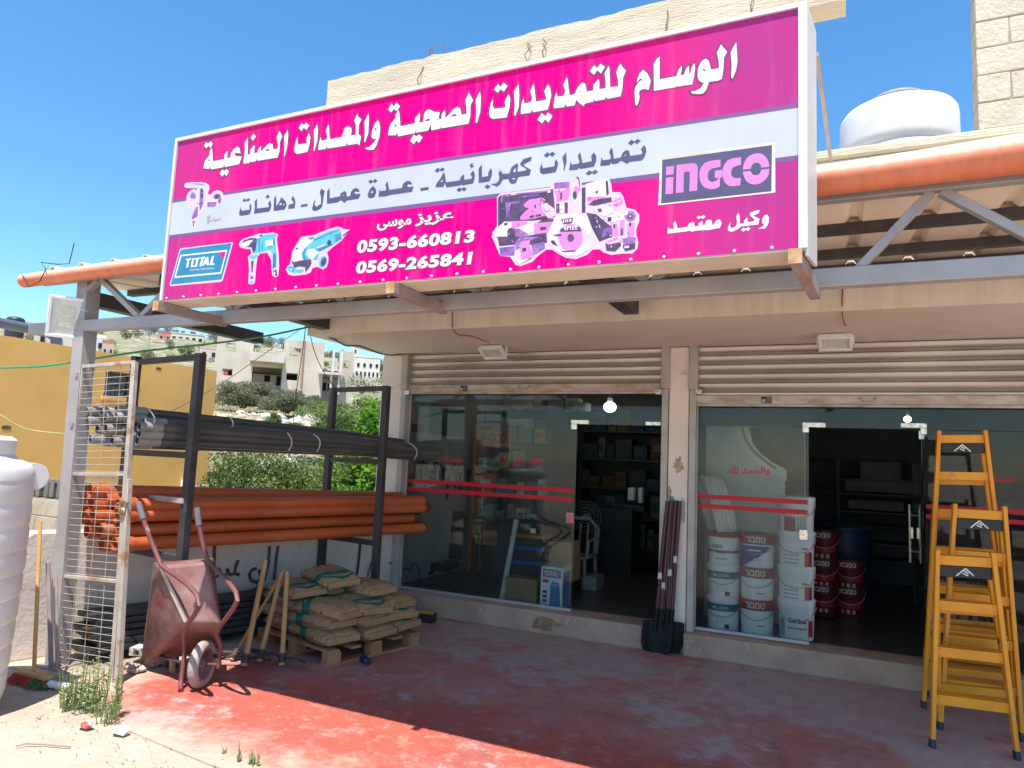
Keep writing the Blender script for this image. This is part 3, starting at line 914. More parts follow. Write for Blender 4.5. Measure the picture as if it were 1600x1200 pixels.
ag = ['1420,215 1445,250 1440,320 1420,365 1390,400 1300,400 1360,370 1385,345 1355,325 1355,280 1385,225', '1395,262 1405,272 1395,282 1385,272',
      '1322,155 1310,195 1240,230 1320,270 1305,345 1080,370 1030,410 960,440 925,435 905,420 905,380 945,310 930,370 960,395 1015,360 1025,320 1015,235 1045,190 1060,240 1060,335 1115,330 1120,290 1160,250 1165,315 1250,300 1250,275 1195,225 1200,190 1260,165',
      '1110,385 1140,402 1165,375 1200,400 1165,432 1140,415 1110,440 1075,415',
      '800,275 825,330 800,390 720,405 650,418 540,422 460,430 440,442 390,425 370,435 110,465 110,420 125,375 130,405 195,400 185,340 208,298 225,330 240,395 370,375 395,330 440,308 460,320 470,370 515,365 520,330 560,300 570,310 575,355 600,350 615,300 650,280 690,290 700,330 690,355 720,340 750,290', '775,312 785,322 775,330 766,322', '425,358 434,368 425,376 416,368',
      '520,228 550,245 580,220 610,242 580,272 550,255 520,275 492,255']
decal('agent_lettering', M_LET, [sp(C7, P(s)) for s in ag], 3)

# contact name and telephone numbers
def word(name, txt, z, bl, br, tr, tl_, m, layer, bold=.03, shear=0.0, outline=None, spacing=1.0):
    q = [sp(z, [p])[0] for p in (bl, br, tr, tl_)]
    for (mm, bb, ly, nm) in (((outline, bold + .045, layer - 1, name + '_outline'),) if outline else ()) + ((m, bold, layer, name),):
        b = MB(); y = SY - .0006 - .0003 * ly
        gr = .006 if mm is outline else 0.0
        qq = [(q[0][0] - gr, y, q[0][1] - gr), (q[1][0] + gr, y, q[1][1] - gr), (q[2][0] + gr, y, q[2][1] + gr), (q[3][0] - gr, y, q[3][1] + gr)]
        put_text(b, txt, qq, bb, shear, spacing, gap=.00006)
        b.build(nm, mm, sgn, smooth=False)
D5 = (540, 320, 1600 / 220)
word('phone_number', '0593-660813', D5, (135, 555), (1470, 428), (1470, 280), (135, 405), M_LET, 6, .045, .12, M_OUTL, 1.08)
word('phone_number', '0569-265841', D5, (125, 790), (1448, 680), (1448, 530), (125, 645), M_LET, 6, .045, .12, M_OUTL, 1.08)
word('contact_name', shape_ar('عزيز'), D5, (790, 250), (1232, 205), (1232, 65), (790, 110), M_LET, 6, .03, 0, M_OUTL)
word('contact_name', shape_ar('موسى'), D5, (360, 300), (750, 262), (750, 145), (360, 185), M_LET, 6, .03, 0, M_OUTL)

# dark tool brand panel with pink capital letters
G = (1020, 220, 8)
decal('brand_panel_border', M_CREAMP, [sp(G, P('95,200 1530,16 1532,648 68,808'))], 3)
decal('brand_panel', M_NAVY, [sp(G, P('120,240 1490,55 1483,632 105,785'))], 4)
ing = ['168,328 265,315 260,418 165,432', '165,465 258,455 252,660 160,670',
       '300,305 500,282 530,285 550,302 562,340 555,622 458,635 465,400 460,388 450,384 405,390 393,395 388,410 385,645 290,655',
       '848,238 845,325 780,340 740,348 710,370 690,400 685,450 700,500 740,520 790,505 830,465 775,467 778,378 868,365 870,455 840,462 838,570 790,600 730,608 660,590 620,560 595,510 582,440 588,380 605,335 650,280 720,252',
       '1105,208 1102,300 1030,320 1000,338 985,360 978,410 985,440 1005,462 1040,472 1098,465 1095,558 1000,570 960,566 930,550 900,520 882,475 870,400 876,350 895,300 940,245 1000,222',
       '1128,362 1134,310 1150,260 1175,222 1210,190 1250,170 1290,160 1335,160 1370,170 1405,195 1430,230 1450,275 1458,325 1357,337 1353,310 1340,290 1320,277 1295,275 1268,280 1250,295 1233,320 1225,352',
       '1128,388 1222,380 1230,402 1245,420 1265,431 1290,435 1315,430 1335,415 1350,392 1357,365 1456,352 1452,400 1440,440 1415,478 1380,510 1340,535 1290,548 1245,546 1200,530 1170,505 1150,470 1135,430']
decal('brand_lettering', M_PINK, [sp(G, P(s)) for s in ing], 5)
T = (255, 370, 1600 / 120)
decal('badge_border', M_GLOW, [sp(T, P('360,242 1440,115 1458,130 1245,905 1225,930 1190,942 165,1030 145,1020 138,995'))], 3)
decal('badge', M_TEAL, [sp(T, P('370,268 1430,132 1220,890 160,995'))], 4)
decal('badge_frame', M_LET, [sp(T, P('365,380 1342,272 1215,770 230,862')), sp(T, P('385,408 1310,308 1195,738 270,825'))], 5)
decal('badge_corner', M_MAG, [sp(T, P('1165,326 1305,312 1255,480'))], 5)
tot = ['485,460 595,445 585,480 555,485 525,640 480,645 512,492 480,496', '610,450 658,445 622,600 668,597 658,630 580,636',
       '668,446 772,432 765,466 742,470 710,625 665,629 696,474 662,478', '785,430 884,415 878,450 850,455 805,612 757,618 805,460 778,463',
       '890,440 945,413 960,590 912,595 908,570 862,576 845,605 812,611', '1025,405 1070,395 1032,560 1080,555 1075,585 965,596']
decal('badge_lettering', M_LET, [sp(T, P(s)) for s in tot], 6)
word('badge_motto', 'One-Stop Tools Station', T, (562, 725), (1065, 680), (1065, 632), (562, 672), M_LET, 6, .01)

# printed tool pictures
def art(name, z, layers, base=3):
    r = None
    for i, (m, polys) in enumerate(layers):
        o = decal(name if r is None else 'print_layer', m, [sp(z, P(s)) for s in polys], base + i, r or sgn)
        r = r or o
    return r
def ell(cx, cy, rx, ry, rot=0, n=18):
    c, s = math.cos(rot), math.sin(rot)
    return ' '.join('%.1f,%.1f' % (cx + rx * math.cos(t) * c - ry * math.sin(t) * s, cy + rx * math.cos(t) * s + ry * math.sin(t) * c) for t in [2 * PI * k / n for k in range(n)])
DR = (365, 345, 1600 / 190)
art('drill_picture', DR, [
 (M_GLOW, ['70,312 88,275 120,245 200,215 330,172 420,168 520,155 585,180 570,240 580,330 595,430 600,600 588,730 540,742 512,715 500,640 498,520 470,470 445,420 350,432 315,480 295,640 284,800 270,830 230,840 198,825 195,780 207,640 192,470 238,430 228,375 150,368 90,348']),
 (M_SKYT, ['300,240 420,185 575,165 550,240 555,340 570,450 562,620 512,640 520,440 480,385 340,425 250,440 250,380 200,340 240,260', '200,470 320,440 325,465 280,500 230,508', '212,800 268,795 258,826 216,826']),
 (M_DPUR, ['130,262 230,225 300,230 312,250 290,400 258,420 240,345 150,345 108,320', '520,660 568,640 580,722 540,722', '345,185 385,182 382,205 350,208', '235,530 268,530 252,680 236,680', '222,700 245,745 265,708 258,765 228,765']),
 (M_LET, ['150,280 200,262 262,250 200,330 150,345 92,318', '420,262 520,245 520,330 430,355', '545,665 555,690 545,715 528,690']),
 (M_TEAL, ['520,440 560,430 560,600 515,625', '330,245 345,240 352,400 338,408', '372,300 384,297 388,390 376,392', '440,340 510,325 512,335 440,352', '525,240 545,245 545,315 528,318'])])
art('grinder_picture', DR, [
 (M_GLOW, ['690,650 705,610 745,570 760,500 780,390 860,260 890,220 920,208 1050,190 1250,112 1360,80 1410,84 1450,110 1535,118 1440,235 1420,265 1310,345 1230,415 1250,480 1248,545 1225,610 1180,640 1100,605 1040,625 1015,680 960,705 800,725 730,712']),
 (M_LET, ['780,500 790,430 860,275 920,225 1000,238 1040,300 960,380 930,500 800,545', '975,380 1060,365 1130,420 1045,512 960,445']),
 (M_SKYT, ['950,350 1040,270 1080,220 1250,140 1390,105 1420,150 1430,240 1300,325 1140,405 1095,400 1060,360 985,375 958,440 1000,500 1030,520 940,525 905,490 898,420', ell(1180, 540, 50, 80, .35), '705,610 730,598 800,600 830,640 940,640 905,680 800,690 722,660', '1095,440 1128,420 1110,510 1040,512']),
 (M_TEAL, ['1090,385 1300,300 1300,318 1140,402', '1060,250 1380,112 1382,122 1065,265', '940,360 965,345 935,430 960,520 925,510 905,440', '720,615 770,612 800,650 780,670']),
 (M_DPUR, [ell(1188, 540, 33, 60, .35), '765,515 800,545 910,520 1020,510 1030,560 1010,600 950,680 945,610 870,600 800,622', '1340,190 1415,160 1415,168 1340,200', '1340,215 1422,182 1422,190 1340,225', '1340,240 1424,204 1424,212 1340,250', '1338,265 1420,226 1420,234 1338,275', ell(1262, 290, 28, 36), '895,278 912,285 900,290', '925,290 942,297 930,302', '885,315 902,322 890,327', '908,322 925,330 912,335', '820,358 860,352 845,378 822,374', '1440,190 1530,122 1530,132 1445,205', '985,232 1060,218 1062,232 1000,242']),
 (M_BAND, ['1100,345 1205,298 1210,322 1100,370', '730,625 760,625 785,655 765,660'])])
TS = (760, 270, 6.4)
art('tool_collection_picture', TS, [
 (M_GLOW, ['108,245 140,205 300,188 640,148 680,85 840,80 880,60 905,38 935,50 960,130 1180,52 1230,62 1250,120 1260,195 1340,195 1370,240 1400,350 1490,372 1528,420 1530,480 1500,560 1500,620 1520,700 1510,760 1460,808 1360,810 1250,822 1180,800 1130,765 1060,770 1010,820 900,862 800,852 720,810 660,770 600,768 520,830 460,890 340,935 290,920 260,870 240,840 140,832 108,760 80,690 55,640 70,590 108,530']),
 (M_DPUR, ['118,250 150,222 600,178 668,162 682,300 690,440 470,480 180,492 118,540', '955,150 992,145 992,402 955,402', '1000,400 1100,415 1200,500 1262,540 1262,640 1130,692 1060,560', '110,640 280,618 335,640 600,600 610,700 480,720 285,722 130,732', '1015,322 1080,272 1250,244 1256,292 1082,332', '540,310 602,300 682,360 692,430 622,462 560,380', '1180,78 1216,85 1226,210 1206,232 1190,160', '560,470 680,458 692,490 500,506']),
 (M_PURP, ['150,222 600,178 602,192 165,238 160,300 148,300', '190,300 330,280 340,300 235,318 240,440 200,445', '360,235 520,212 522,224 362,248', '680,100 832,90 836,150 680,162', '130,732 286,716 286,830 140,830', '290,690 330,655 420,640 532,640 460,672 350,692 320,762 290,770', '450,722 580,690 590,760 470,830', '1180,560 1262,540 1262,610 1150,648', ell(1440, 435, 56, 54), '1365,662 1420,642 1500,650 1490,700 1370,715', '250,560 330,560 420,620 300,640']),
 (M_PINK, ['370,325 400,295 430,270 560,250 592,270 580,300 535,320 560,370 590,430 470,462 345,472 340,445 385,395 430,352 395,350', '675,170 720,186 760,182 836,140 836,200 815,270 700,292 700,230', '345,692 440,670 430,722 480,840 350,870 340,760', '1010,246 1190,226 1182,252 1015,292', '1260,290 1350,236 1366,310 1276,346', '1270,510 1312,508 1322,632 1264,632', '1336,480 1386,470 1380,622 1330,632', '1210,682 1310,640 1346,690 1230,716', '1410,510 1486,500 1476,642 1414,642', '480,505 690,488 692,540 622,602 480,610 470,560', '175,490 400,480 416,502 270,560 230,540', ell(905, 170, 42, 36), ell(845, 650, 118, 132, 0, 28)]),
 (M_LET, ['1005,110 1170,70 1192,62 1202,236 1010,246', '690,440 780,418 880,405 960,430 1030,500 1055,600 1010,640 975,560 910,520 820,510 740,560 700,640 720,740 800,790 900,780 1020,700 1035,760 920,830 800,830 700,780 640,700 620,600', '60,600 130,540 178,490 260,500 250,565 215,600 210,640 80,640', ell(430, 560, 52, 44), '1075,385 1110,350 1180,330 1252,342 1262,400 1180,442 1120,402', '1185,462 1230,425 1330,395 1388,420 1366,470 1240,502', '285,790 310,880 460,852 482,832 330,916 282,832', '735,310 780,306 780,400 735,402', '850,110 872,105 870,270 852,272', '925,190 945,186 942,400 926,400', '1390,388 1420,378 1412,420 1392,430']),
 (M_DPUR, [ell(845, 652, 34, 40), '745,465 870,450 860,505 770,520', '750,560 930,540 960,585 735,590', ell(250, 595, 40, 44), ell(1440, 437, 26, 25), ell(885, 225, 22, 40), '740,200 760,198 757,266 743,266', '700,310 732,308 732,402 700,402', '785,300 816,298 816,402 785,402', '1190,700 1225,720 1340,700 1350,725 1290,786 1202,780', '1370,720 1492,705 1488,760 1392,785 1366,745', '540,545 602,540 602,568 540,578', '735,785 905,775 880,792 780,797', '1428,500 1450,498 1450,536 1430,536', '1085,192 1122,176 1110,216', '1110,362 1150,356 1160,392 1125,398', '1210,448 1252,440 1252,488 1216,490', ell(490, 338, 9, 20), '430,436 480,420 478,450 440,455', '490,425 548,410 552,432 492,446', '180,505 215,500 212,525 178,530', '355,760 400,748 402,782 357,790', '1270,515 1290,514 1292,552 1272,552', '1345,560 1366,556 1366,620 1346,624', '640,680 680,676 720,740 660,715', '670,620 750,612 755,635 675,632', '892,50 900,45 915,40 932,62 940,130 930,130 924,72 908,52']),
 (M_GLOW, ['765,470 780,468 778,505 765,507', '785,470 800,468 800,495 790,500', '805,468 822,466 818,498 805,496', '830,466 855,462 850,496 832,494', '1260,310 1345,270 1345,285 1262,325', '1225,700 1325,668 1335,690 1240,716', '1380,735 1430,728 1430,752 1382,758', '565,345 610,330 640,372 600,390', '130,740 284,724 284,736 132,752', '250,215 300,208 300,222 252,230', '610,180 645,176 645,200 612,204', ell(1440, 437, 10, 10)])])
rg = random.Random(17); pd, pp_, pw_, pv = [], [], [], []
for (x0, x1_, y0, y1_, n_) in ((160, 640, 230, 460, 16), (150, 580, 520, 690, 16), (160, 560, 720, 820, 8), (700, 820, 130, 380, 8), (1030, 1340, 240, 400, 14), (1030, 1350, 430, 660, 18), (1210, 1470, 580, 770, 12)):
    for k in range(n_):
        cx, cy, l_, w2, a = rg.uniform(x0, x1_), rg.uniform(y0, y1_), rg.uniform(6, 18), rg.uniform(2, 5), rg.choice((-.3, -.1, 1.3, 1.5, .8, -.8)) + rg.uniform(-.2, .2)
        if (cx - 845) ** 2 + (cy - 650) ** 2 < 190 ** 2: continue
        ca, sa = math.cos(a), math.sin(a)
        rg.choice((pd, pd, pp_, pw_, pv)).append(' '.join('%.1f,%.1f' % (cx + p * ca - q * sa, cy + p * sa + q * ca) for p, q in ((-l_, -w2), (l_ * .8, -w2 * 1.2), (l_, w2 * .6), (-l_ * .7, w2))))
for i, (m, polys) in enumerate(((M_PURP, pv), (M_PINK, pp_), (M_DPUR, pd), (M_GLOW, pw_))):
    b = MB()
    for k, s in enumerate(polys):
        y = SY - .0006 - .0003 * (11 + i) - .00004 * (k % 7); b.add([(x, y, z) for x, z in sp(TS, P(s))], [(0, 1, 2, 3)])
    b.build('small_print', m, sgn, smooth=False)
decal('blade_lettering', M_LET, [sp(TS, P(s)) for s in ('785,545 800,543 798,578 786,580', '808,542 850,538 848,574 838,575 838,550 820,552 820,577 808,578', '856,550 880,536 880,548 868,556 868,566 882,564 880,573 862,576', '888,538 915,534 914,546 898,550 898,562 914,560 912,571 890,573')], 16)
FC = (270, 270, 12)
art('tap_picture', FC, [
 (M_GLOW, ['215,240 240,195 300,182 520,178 620,188 690,240 688,300 655,400 720,410 760,350 840,325 910,345 950,400 955,520 900,610 800,660 650,650 560,720 480,870 425,1010 385,1035 345,960 350,860 420,650 300,620 258,540 258,460 290,380 340,330 400,308 455,330 460,295 300,290 230,275']),
 (M_BAND, ['240,235 300,205 520,200 640,235 630,380 590,600 500,600 470,420 490,290 300,270', '300,420 340,370 400,345 440,380 450,480 410,540 320,530']),
 (M_PURP, ['430,650 480,630 470,820 370,875 358,840', '520,300 560,290 580,350 570,600 510,720 500,600', '330,430 370,360 430,400 430,480 340,485', '750,495 790,410 850,390 895,410 920,500 885,595 850,540 860,470 800,470', '650,560 830,550 800,640 650,640']),
 (M_DPUR, ['530,310 550,300 575,350 540,375', '530,400 575,400 570,470 530,470', '780,430 840,398 890,430 860,480 800,500', '370,910 430,910 428,925 405,928 400,975 390,1020 380,975 388,928 370,925', '660,555 820,552 815,562 660,568', '290,205 520,205 620,240 515,218', '455,560 500,575 550,550 550,580 470,580'])])
art('studio_mark_print', FC, [(M_PURP, ['650,820 672,800 680,880 655,885', '690,800 712,780 700,870 688,880']), (mat('grey_mark_print', L(.33, .28, .24), .5), ['640,900 720,890 780,880 840,870 905,870 905,890 830,905 790,930 780,900 700,915 660,975 645,960 665,920 640,915', '775,835 790,833 792,875 778,878', '870,825 882,823 884,870 872,872'])])

# rivets along the lower edge
for k in range(25):
    x = BXL + .06 + k * .152
    b = MB(); b.ball((x, SY - .006, BZ0 + .012), .008, 8, 5); b.build('rivet', M_SIGNW, sgn)
# brackets carrying the sign from the truss
for x in (BXL + .0, -2.165, -.165):
    b = MB(); b.bar((x, SY - .030, BZ0 - .038), (x + (.06 if x > -1 else 0), 3.60, BZ0 - .038 - (.03 if x > -1 else 0)), .050, .060)
    br = b.build('bracket', M_BROWNSTEEL, sgn, bevel=.003)
    b = MB(); b.bx(x - .027, x + .027, SY - .034, SY - .029, BZ0 - .070, BZ0 - .006); b.build('end_plate', M_RUSTEND, br)
# ------------------------------------------------------------------ awning with lattice truss, gutter pipe and post
aw = empty('awning', (-2.0, 3.6, 0), 'grey steel lattice awning with cream sheet roof and orange gutter pipe along its front', 'awning')
b = MB(); b.bx(-6.15, 3.0, 3.545, 3.615, 2.575, 2.665); b.build('bottom_chord', M_GSTEEL, aw, bevel=.004)
b = MB(); b.bx(-6.05, 3.0, 3.53, 3.585, 2.985, 3.025); b.build('top_chord', M_GSTEEL, aw, bevel=.004)
bots = [-5.85, -4.82, -3.85, -2.88, -1.9, -.9, .08, .86, 1.8, 2.8]
tops = [-5.34, -4.37, -3.36, -2.39, -1.4, -.41, .40, 1.33, 2.3]
for a, t_, c in zip(bots, tops, bots[1:]):
    for q, e in ((a, -.02), (c, .02)):
        if abs(t_ + .41) < .01 and q > 0: continue
        b = MB(); b.bar((q, 3.58, 2.655), (t_ + e, 3.58, 2.99), .04, .05, up=(0, 1, 0)); b.build('brace', M_GSTEEL, aw, bevel=.003)
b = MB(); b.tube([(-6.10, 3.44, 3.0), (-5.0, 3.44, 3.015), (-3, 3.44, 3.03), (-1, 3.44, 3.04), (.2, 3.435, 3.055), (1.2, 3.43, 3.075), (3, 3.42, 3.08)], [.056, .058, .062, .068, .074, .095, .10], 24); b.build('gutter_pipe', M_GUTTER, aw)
# corrugated sheet roof
b = MB(); xs = []; x = -6.0
while x < 3.0:
    xs += [(x, 0), (x + .27, 0), (x + .295, .035), (x + .335, .035), (x + .36, 0)]
    x += .36
vs = []; rowsy = ((3.40, 3.045), (4.4, 3.125), (5.475, 3.20))
for (y, z) in rowsy: vs += [(x, y, z + d) for x, d in xs]
n = len(xs); fs = []
for j in range(2):
    for i in range(n - 1): fs.append((j * n + i, j * n + i + 1, (j + 1) * n + i + 1, (j + 1) * n + i))
b.add(vs, fs); o = b.build('roof_sheet', M_SHEET, aw, angle=20)
md = o.modifiers.new('gauge', 'SOLIDIFY'); md.thickness = .004
for y, z in ((4.28, 3.055), (4.93, 3.10), (5.43, 3.085)):
    b = MB(); b.bx(-5.95, 3.0, y - .03, y + .03, z, z + (.058 if y < 5 else .10)); b.build('purlin', M_DSTEEL, aw)
for x, z in ((-5.52, 2.80), (-4.66, 2.915), (-1.53, 2.915), (1.85, 2.915)):
    b = MB(); b.bx(x - .06, x + .06, 3.62, 5.475, z, z + .115); b.build('rafter', M_DSTEEL, aw, bevel=.003)
b = MB()
tp = Vector((-5.525, 3.61, 3.0)); bt = Vector((-5.405, 3.61, -.02))
b.bar(bt, tp, .125, .12, up=(0, 1, 0)); po = b.build('post', M_GSTEEL, aw, bevel=.004)
b = MB(); b.bx(-5.52, -5.29, 3.50, 3.73, -.02, .018); b.build('base_plate', M_GSTEEL, po)
# loose wire tied round the left end of the gutter pipe
b = MB(); b.tube([at(35, 430, 1, 3.38), at(45, 448, 1, 3.36), at(62, 440, 1, 3.36), at(72, 420, 1, 3.37), at(64, 410, 1, 3.44), at(90, 413, 1, 3.40), at(108, 412, 1, 3.42), at(116, 380, 1, 3.44)], .004, 6)
b.build('tie_wire', M_BLACKP, aw)

# floodlights
def floodlight(name_label, M, size, yoke, grp, lit=False):
    t = empty('floodlight', M.to_translation(), name_label, 'floodlight', grp)
    w, h, d = size
    def pl(mb):
        o = MB(); o.f, o.mi = mb.f, mb.mi; o.v = [tuple(M @ Vector(p)) for p in mb.v]; return o
    b = MB(); b.box((0, d / 2, 0), (w, d, h)); pl(b).build('housing', M_WHITEP, t, bevel=.012)
    b = MB(); e = w * .10
    for c, s in (((0, -.006, h / 2 - e / 2), (w, .02, e)), ((0, -.006, -h / 2 + e / 2), (w, .02, e)), ((w / 2 - e / 2, -.006, 0), (e, .02, h - 2 * e)), ((-w / 2 + e / 2, -.006, 0), (e, .02, h - 2 * e))): b.box(c, s)
    pl(b).build('bezel', M_WHITEP, t, bevel=.006)
    b = MB(); b.box((0, .001, 0), (w - 2 * e, .006, h - 2 * e)); lens = pl(b).build('lens', mat('lamp_lens', L(.62, .64, .60), .12, col2=L(.50, .52, .48), scale=5, spec=.6), t)
    b = MB(); b.box((0, -.004, .02 * h), (w * .36, .004, h * .5)); pl(b).build('led_array', mat('led_array', L(.66, .66, .50), .4, scale=60), lens)
    if yoke:
        b = MB()
        for p, q in zip(yoke, yoke[1:]): b.bar(p, q, .03, .006)
        b.build('yoke', M_WHITEP, t)
    return t
c = at(105, 496, 1, 3.49)
Mx = Matrix.Translation(c) @ Matrix.Rotation(math.radians(58), 4, 'Z') @ Matrix.Rotation(math.radians(12), 4, 'X')
floodlight('large white floodlight clamped to the grey awning post', Mx, (.27, .33, .05), [(c.x, c.y + .06, c.z + .1), (c.x + .12, 3.56, c.z + .06)], None)
for i, (u, v, lab) in enumerate(((770, 545, 'small white floodlight under the canopy above the bulb lit shop front'), (1305, 525, 'small white floodlight under the canopy above the paint bucket shop front'))):
    c = at(u, v, 1, 6.40); c.z = 2.79
    Mx = Matrix.Translation(c) @ Matrix.Rotation(math.radians(62), 4, 'X')
    floodlight(lab, Mx, (.26, .19, .035), [(c.x - .13, c.y + .05, c.z), (c.x - .13, c.y + .05, 2.866), (c.x + .13, c.y + .05, 2.866), (c.x + .13, c.y + .05, c.z)], 'floodlights under the canopy')
def wire(name, label, pts, r, m, cat='cable', grp=None):
    b = MB(); P_ = []
    V = [Vector(p) for p in pts]
    for i in range(len(V) - 1):      # Catmull-Rom
        p0, p1, p2, p3 = V[max(0, i - 1)], V[i], V[i + 1], V[min(len(V) - 1, i + 2)]
        for k in range(6):
            t = k / 6
            P_.append(.5 * ((2 * p1) + (p2 - p0) * t + (2 * p0 - 5 * p1 + 4 * p2 - p3) * t * t + (3 * p1 - p0 - 3 * p2 + p3) * t ** 3))
    P_.append(V[-1]); b.tube(P_, r, 6)
    return tag(b.build(name, m), label, cat, grp)
M_REDW = mat('red_wire', L(.42, .07, .03), .5, scale=5)
M_GREENW = mat('green_cable', L(.03, .33, .16), .45, col2=L(.02, .25, .12), scale=5)
M_DGREENW = mat('dark_green_cable', L(.02, .11, .09), .45, scale=5)
wire('lamp_wire', 'thin red wire looping down to the canopy floodlight nearest the rack', [at(707, 482, 1, 5.47), at(707, 510, 1, 5.47), at(716, 523, 2, 2.86), at(735, 525, 2, 2.86), at(755, 532, 2, 2.85), at(768, 537, 1, 6.38)], .005, M_REDW, 'wire')
wire('lamp_wire', 'thin red wire hanging to the canopy floodlight nearest the ladders', [at(1317, 440, 1, 5.47), at(1316, 470, 1, 5.47), at(1316, 490, 2, 2.86), at(1319, 505, 2, 2.85), at(1325, 512, 1, 6.36)], .005, M_REDW, 'wire')
wire('mains_cable', 'bright green cable slung from the yellow house to the canopy corner', [at(-60, 577, 1, 3.6), at(0, 575, 1, 3.7), at(70, 572, 1, 3.8), at(150, 560, 1, 3.95), at(230, 548, 1, 4.2), at(330, 537, 1, 4.6), at(410, 526, 1, 5.0), at(482, 511, 1, 5.46)], .009, M_GREENW)
wire('mains_cable', 'dark green cable stapled along the canopy edge to the rack side shutter', [at(482, 511, 1, 5.46), at(500, 522, 1, 5.60), at(522, 530, 2, 2.86), at(540, 540, 2, 2.855), at(562, 541, 2, 2.86), at(590, 551, 2, 2.855), at(612, 555, 2, 2.85), at(640, 552.5, 1, 6.75), at(800, 546, 1, 6.75)], .008, M_DGREENW)
wire('hanging_cable', 'thin dark cable hanging from the canopy corner to the rear rack post', [at(478, 508, 1, 5.5), at(471, 560, 1, 5.6), at(462, 620, 1, 5.8), at(458, 660, 1, 5.9)], .004, M_BLACKP)
wire('hanging_cable', 'thin dark cable swinging from the canopy corner to the rack top', [at(483, 512, 1, 5.5), at(490, 545, 1, 5.6), at(505, 580, 1, 5.8), at(522, 604, 1, 6.0)], .004, M_BLACKP)
wire('yellow_cord', 'thin yellow cord crossing in front of the yellow house wall', [at(0, 648, 0, -11.5), at(40, 670, 0, -11.4), at(100, 678, 0, -11.3)], .012, mat('yellow_cord', L(.62, .50, .22), .6), 'cord')
wire('yellow_cord', 'thin yellow cord rising from the rack towards the canopy corner', [at(245, 655, 1, 4.6), at(340, 603, 1, 5.0), at(420, 548, 1, 5.4), at(476, 510, 1, 5.6)], .004, MATS['yellow_cord'], 'cord')

# ------------------------------------------------------------------ boundary wall with graffiti, block wall beyond
WA, WB = Vector((-4.80, 6.80, 0)), Vector((-5.78, 3.42, 0))
wd = (WB - WA).normalized(); wn_ = Vector((-wd.y, wd.x, 0))
if wn_.x < 0: wn_ = -wn_
gw = empty('boundary_wall', (-5.3, 5.1, 0), 'low rendered boundary wall with dark sprayed graffiti behind the pipe rack', 'wall')
b = MB()
prof = [WA.copy(), WA + Vector((0, 0, .90)), WB + Vector((0, 0, .98)) - wd * .12, WB + Vector((0, 0, .93)) - wd * .04, WB + Vector((0, 0, .80)), WB.copy()]
b.prism(prof, -wn_ * .16); b.build('rendered_face', M_GRAF, gw, bevel=.015)
M_SPRAY = mat('black_spray_paint', L(.06, .058, .06), .8, col2=L(.14, .13, .125), scale=18)
def onwall(u, v, off=.004):
    d = ray(u, v); nrm = wn_
    t = (WA - EYE).dot(nrm) / d.dot(nrm)
    return EYE + d * t + nrm * off
def spray(pts, wdt):
    b = MB(); p3 = [onwall(u, v) for u, v in pts]
    for i, p in enumerate(p3):
        a, c = p3[max(0, i - 1)], p3[min(len(p3) - 1, i + 1)]
        t = (c - a).normalized(); s = t.cross(wn_).normalized() * wdt * .5
        b.v += [tuple(p + s), tuple(p - s)]
    for i in range(len(p3) - 1):
        b.f.append((2 * i, 2 * i + 1, 2 * i + 3, 2 * i + 2)); b.mi.append(0)
    return b
for pts in ([(434, 853), (431, 875), (428, 905)], [(421, 853), (419, 880), (413, 905), (402, 912)], [(401, 888), (394, 890), (389, 897), (392, 907), (401, 910), (408, 902), (404, 890)], [(408, 902), (402, 918), (390, 925)],
            [(372, 875), (368, 885), (366, 896), (374, 898)], [(366, 896), (358, 898), (354, 888)], [(354, 898), (346, 899), (343, 888), (340, 900), (334, 902)], [(335, 852), (334, 875), (333, 900)]):
    spray(pts, .035).build('graffiti_stroke', M_SPRAY, gw, smooth=False)
b = MB(); b.tube([onwall(600, 838, .03), onwall(590, 860, .03), onwall(578, 880, .02), onwall(572, 905, .02)], .007, 6); b.tube([onwall(562, 842, .02), onwall(560, 870, .02), onwall(556, 900, .02)], .012, 6)
b.build('wall_cable', M_BLACKP, gw)
kb = tag(block_wall('block_wall', -11.0, -6.6, 5.4, -.4, 1.02, seed=8, m=mat('weathered_block', L(.40, .36, .28), .9, col2=L(.33, .295, .225), scale=3, bump=.4)), 'bare concrete block wall below the ochre house', 'wall')
b = MB()
for k in range(11):
    x = -11.0 + .4 * k; b.bx(x + .01, x + .09, 5.40, 5.6, 1.03, 1.20); b.bx(x + .15, x + .23, 5.40, 5.6, 1.03, 1.20); b.bx(x + .31, x + .39, 5.40, 5.6, 1.03, 1.20); b.bx(x, x + .4, 5.40, 5.6, 1.2, 1.235)
b.build('hollow_block_course', mat('dark_hollow_block', L(.16, .15, .14), .9, scale=6), kb)

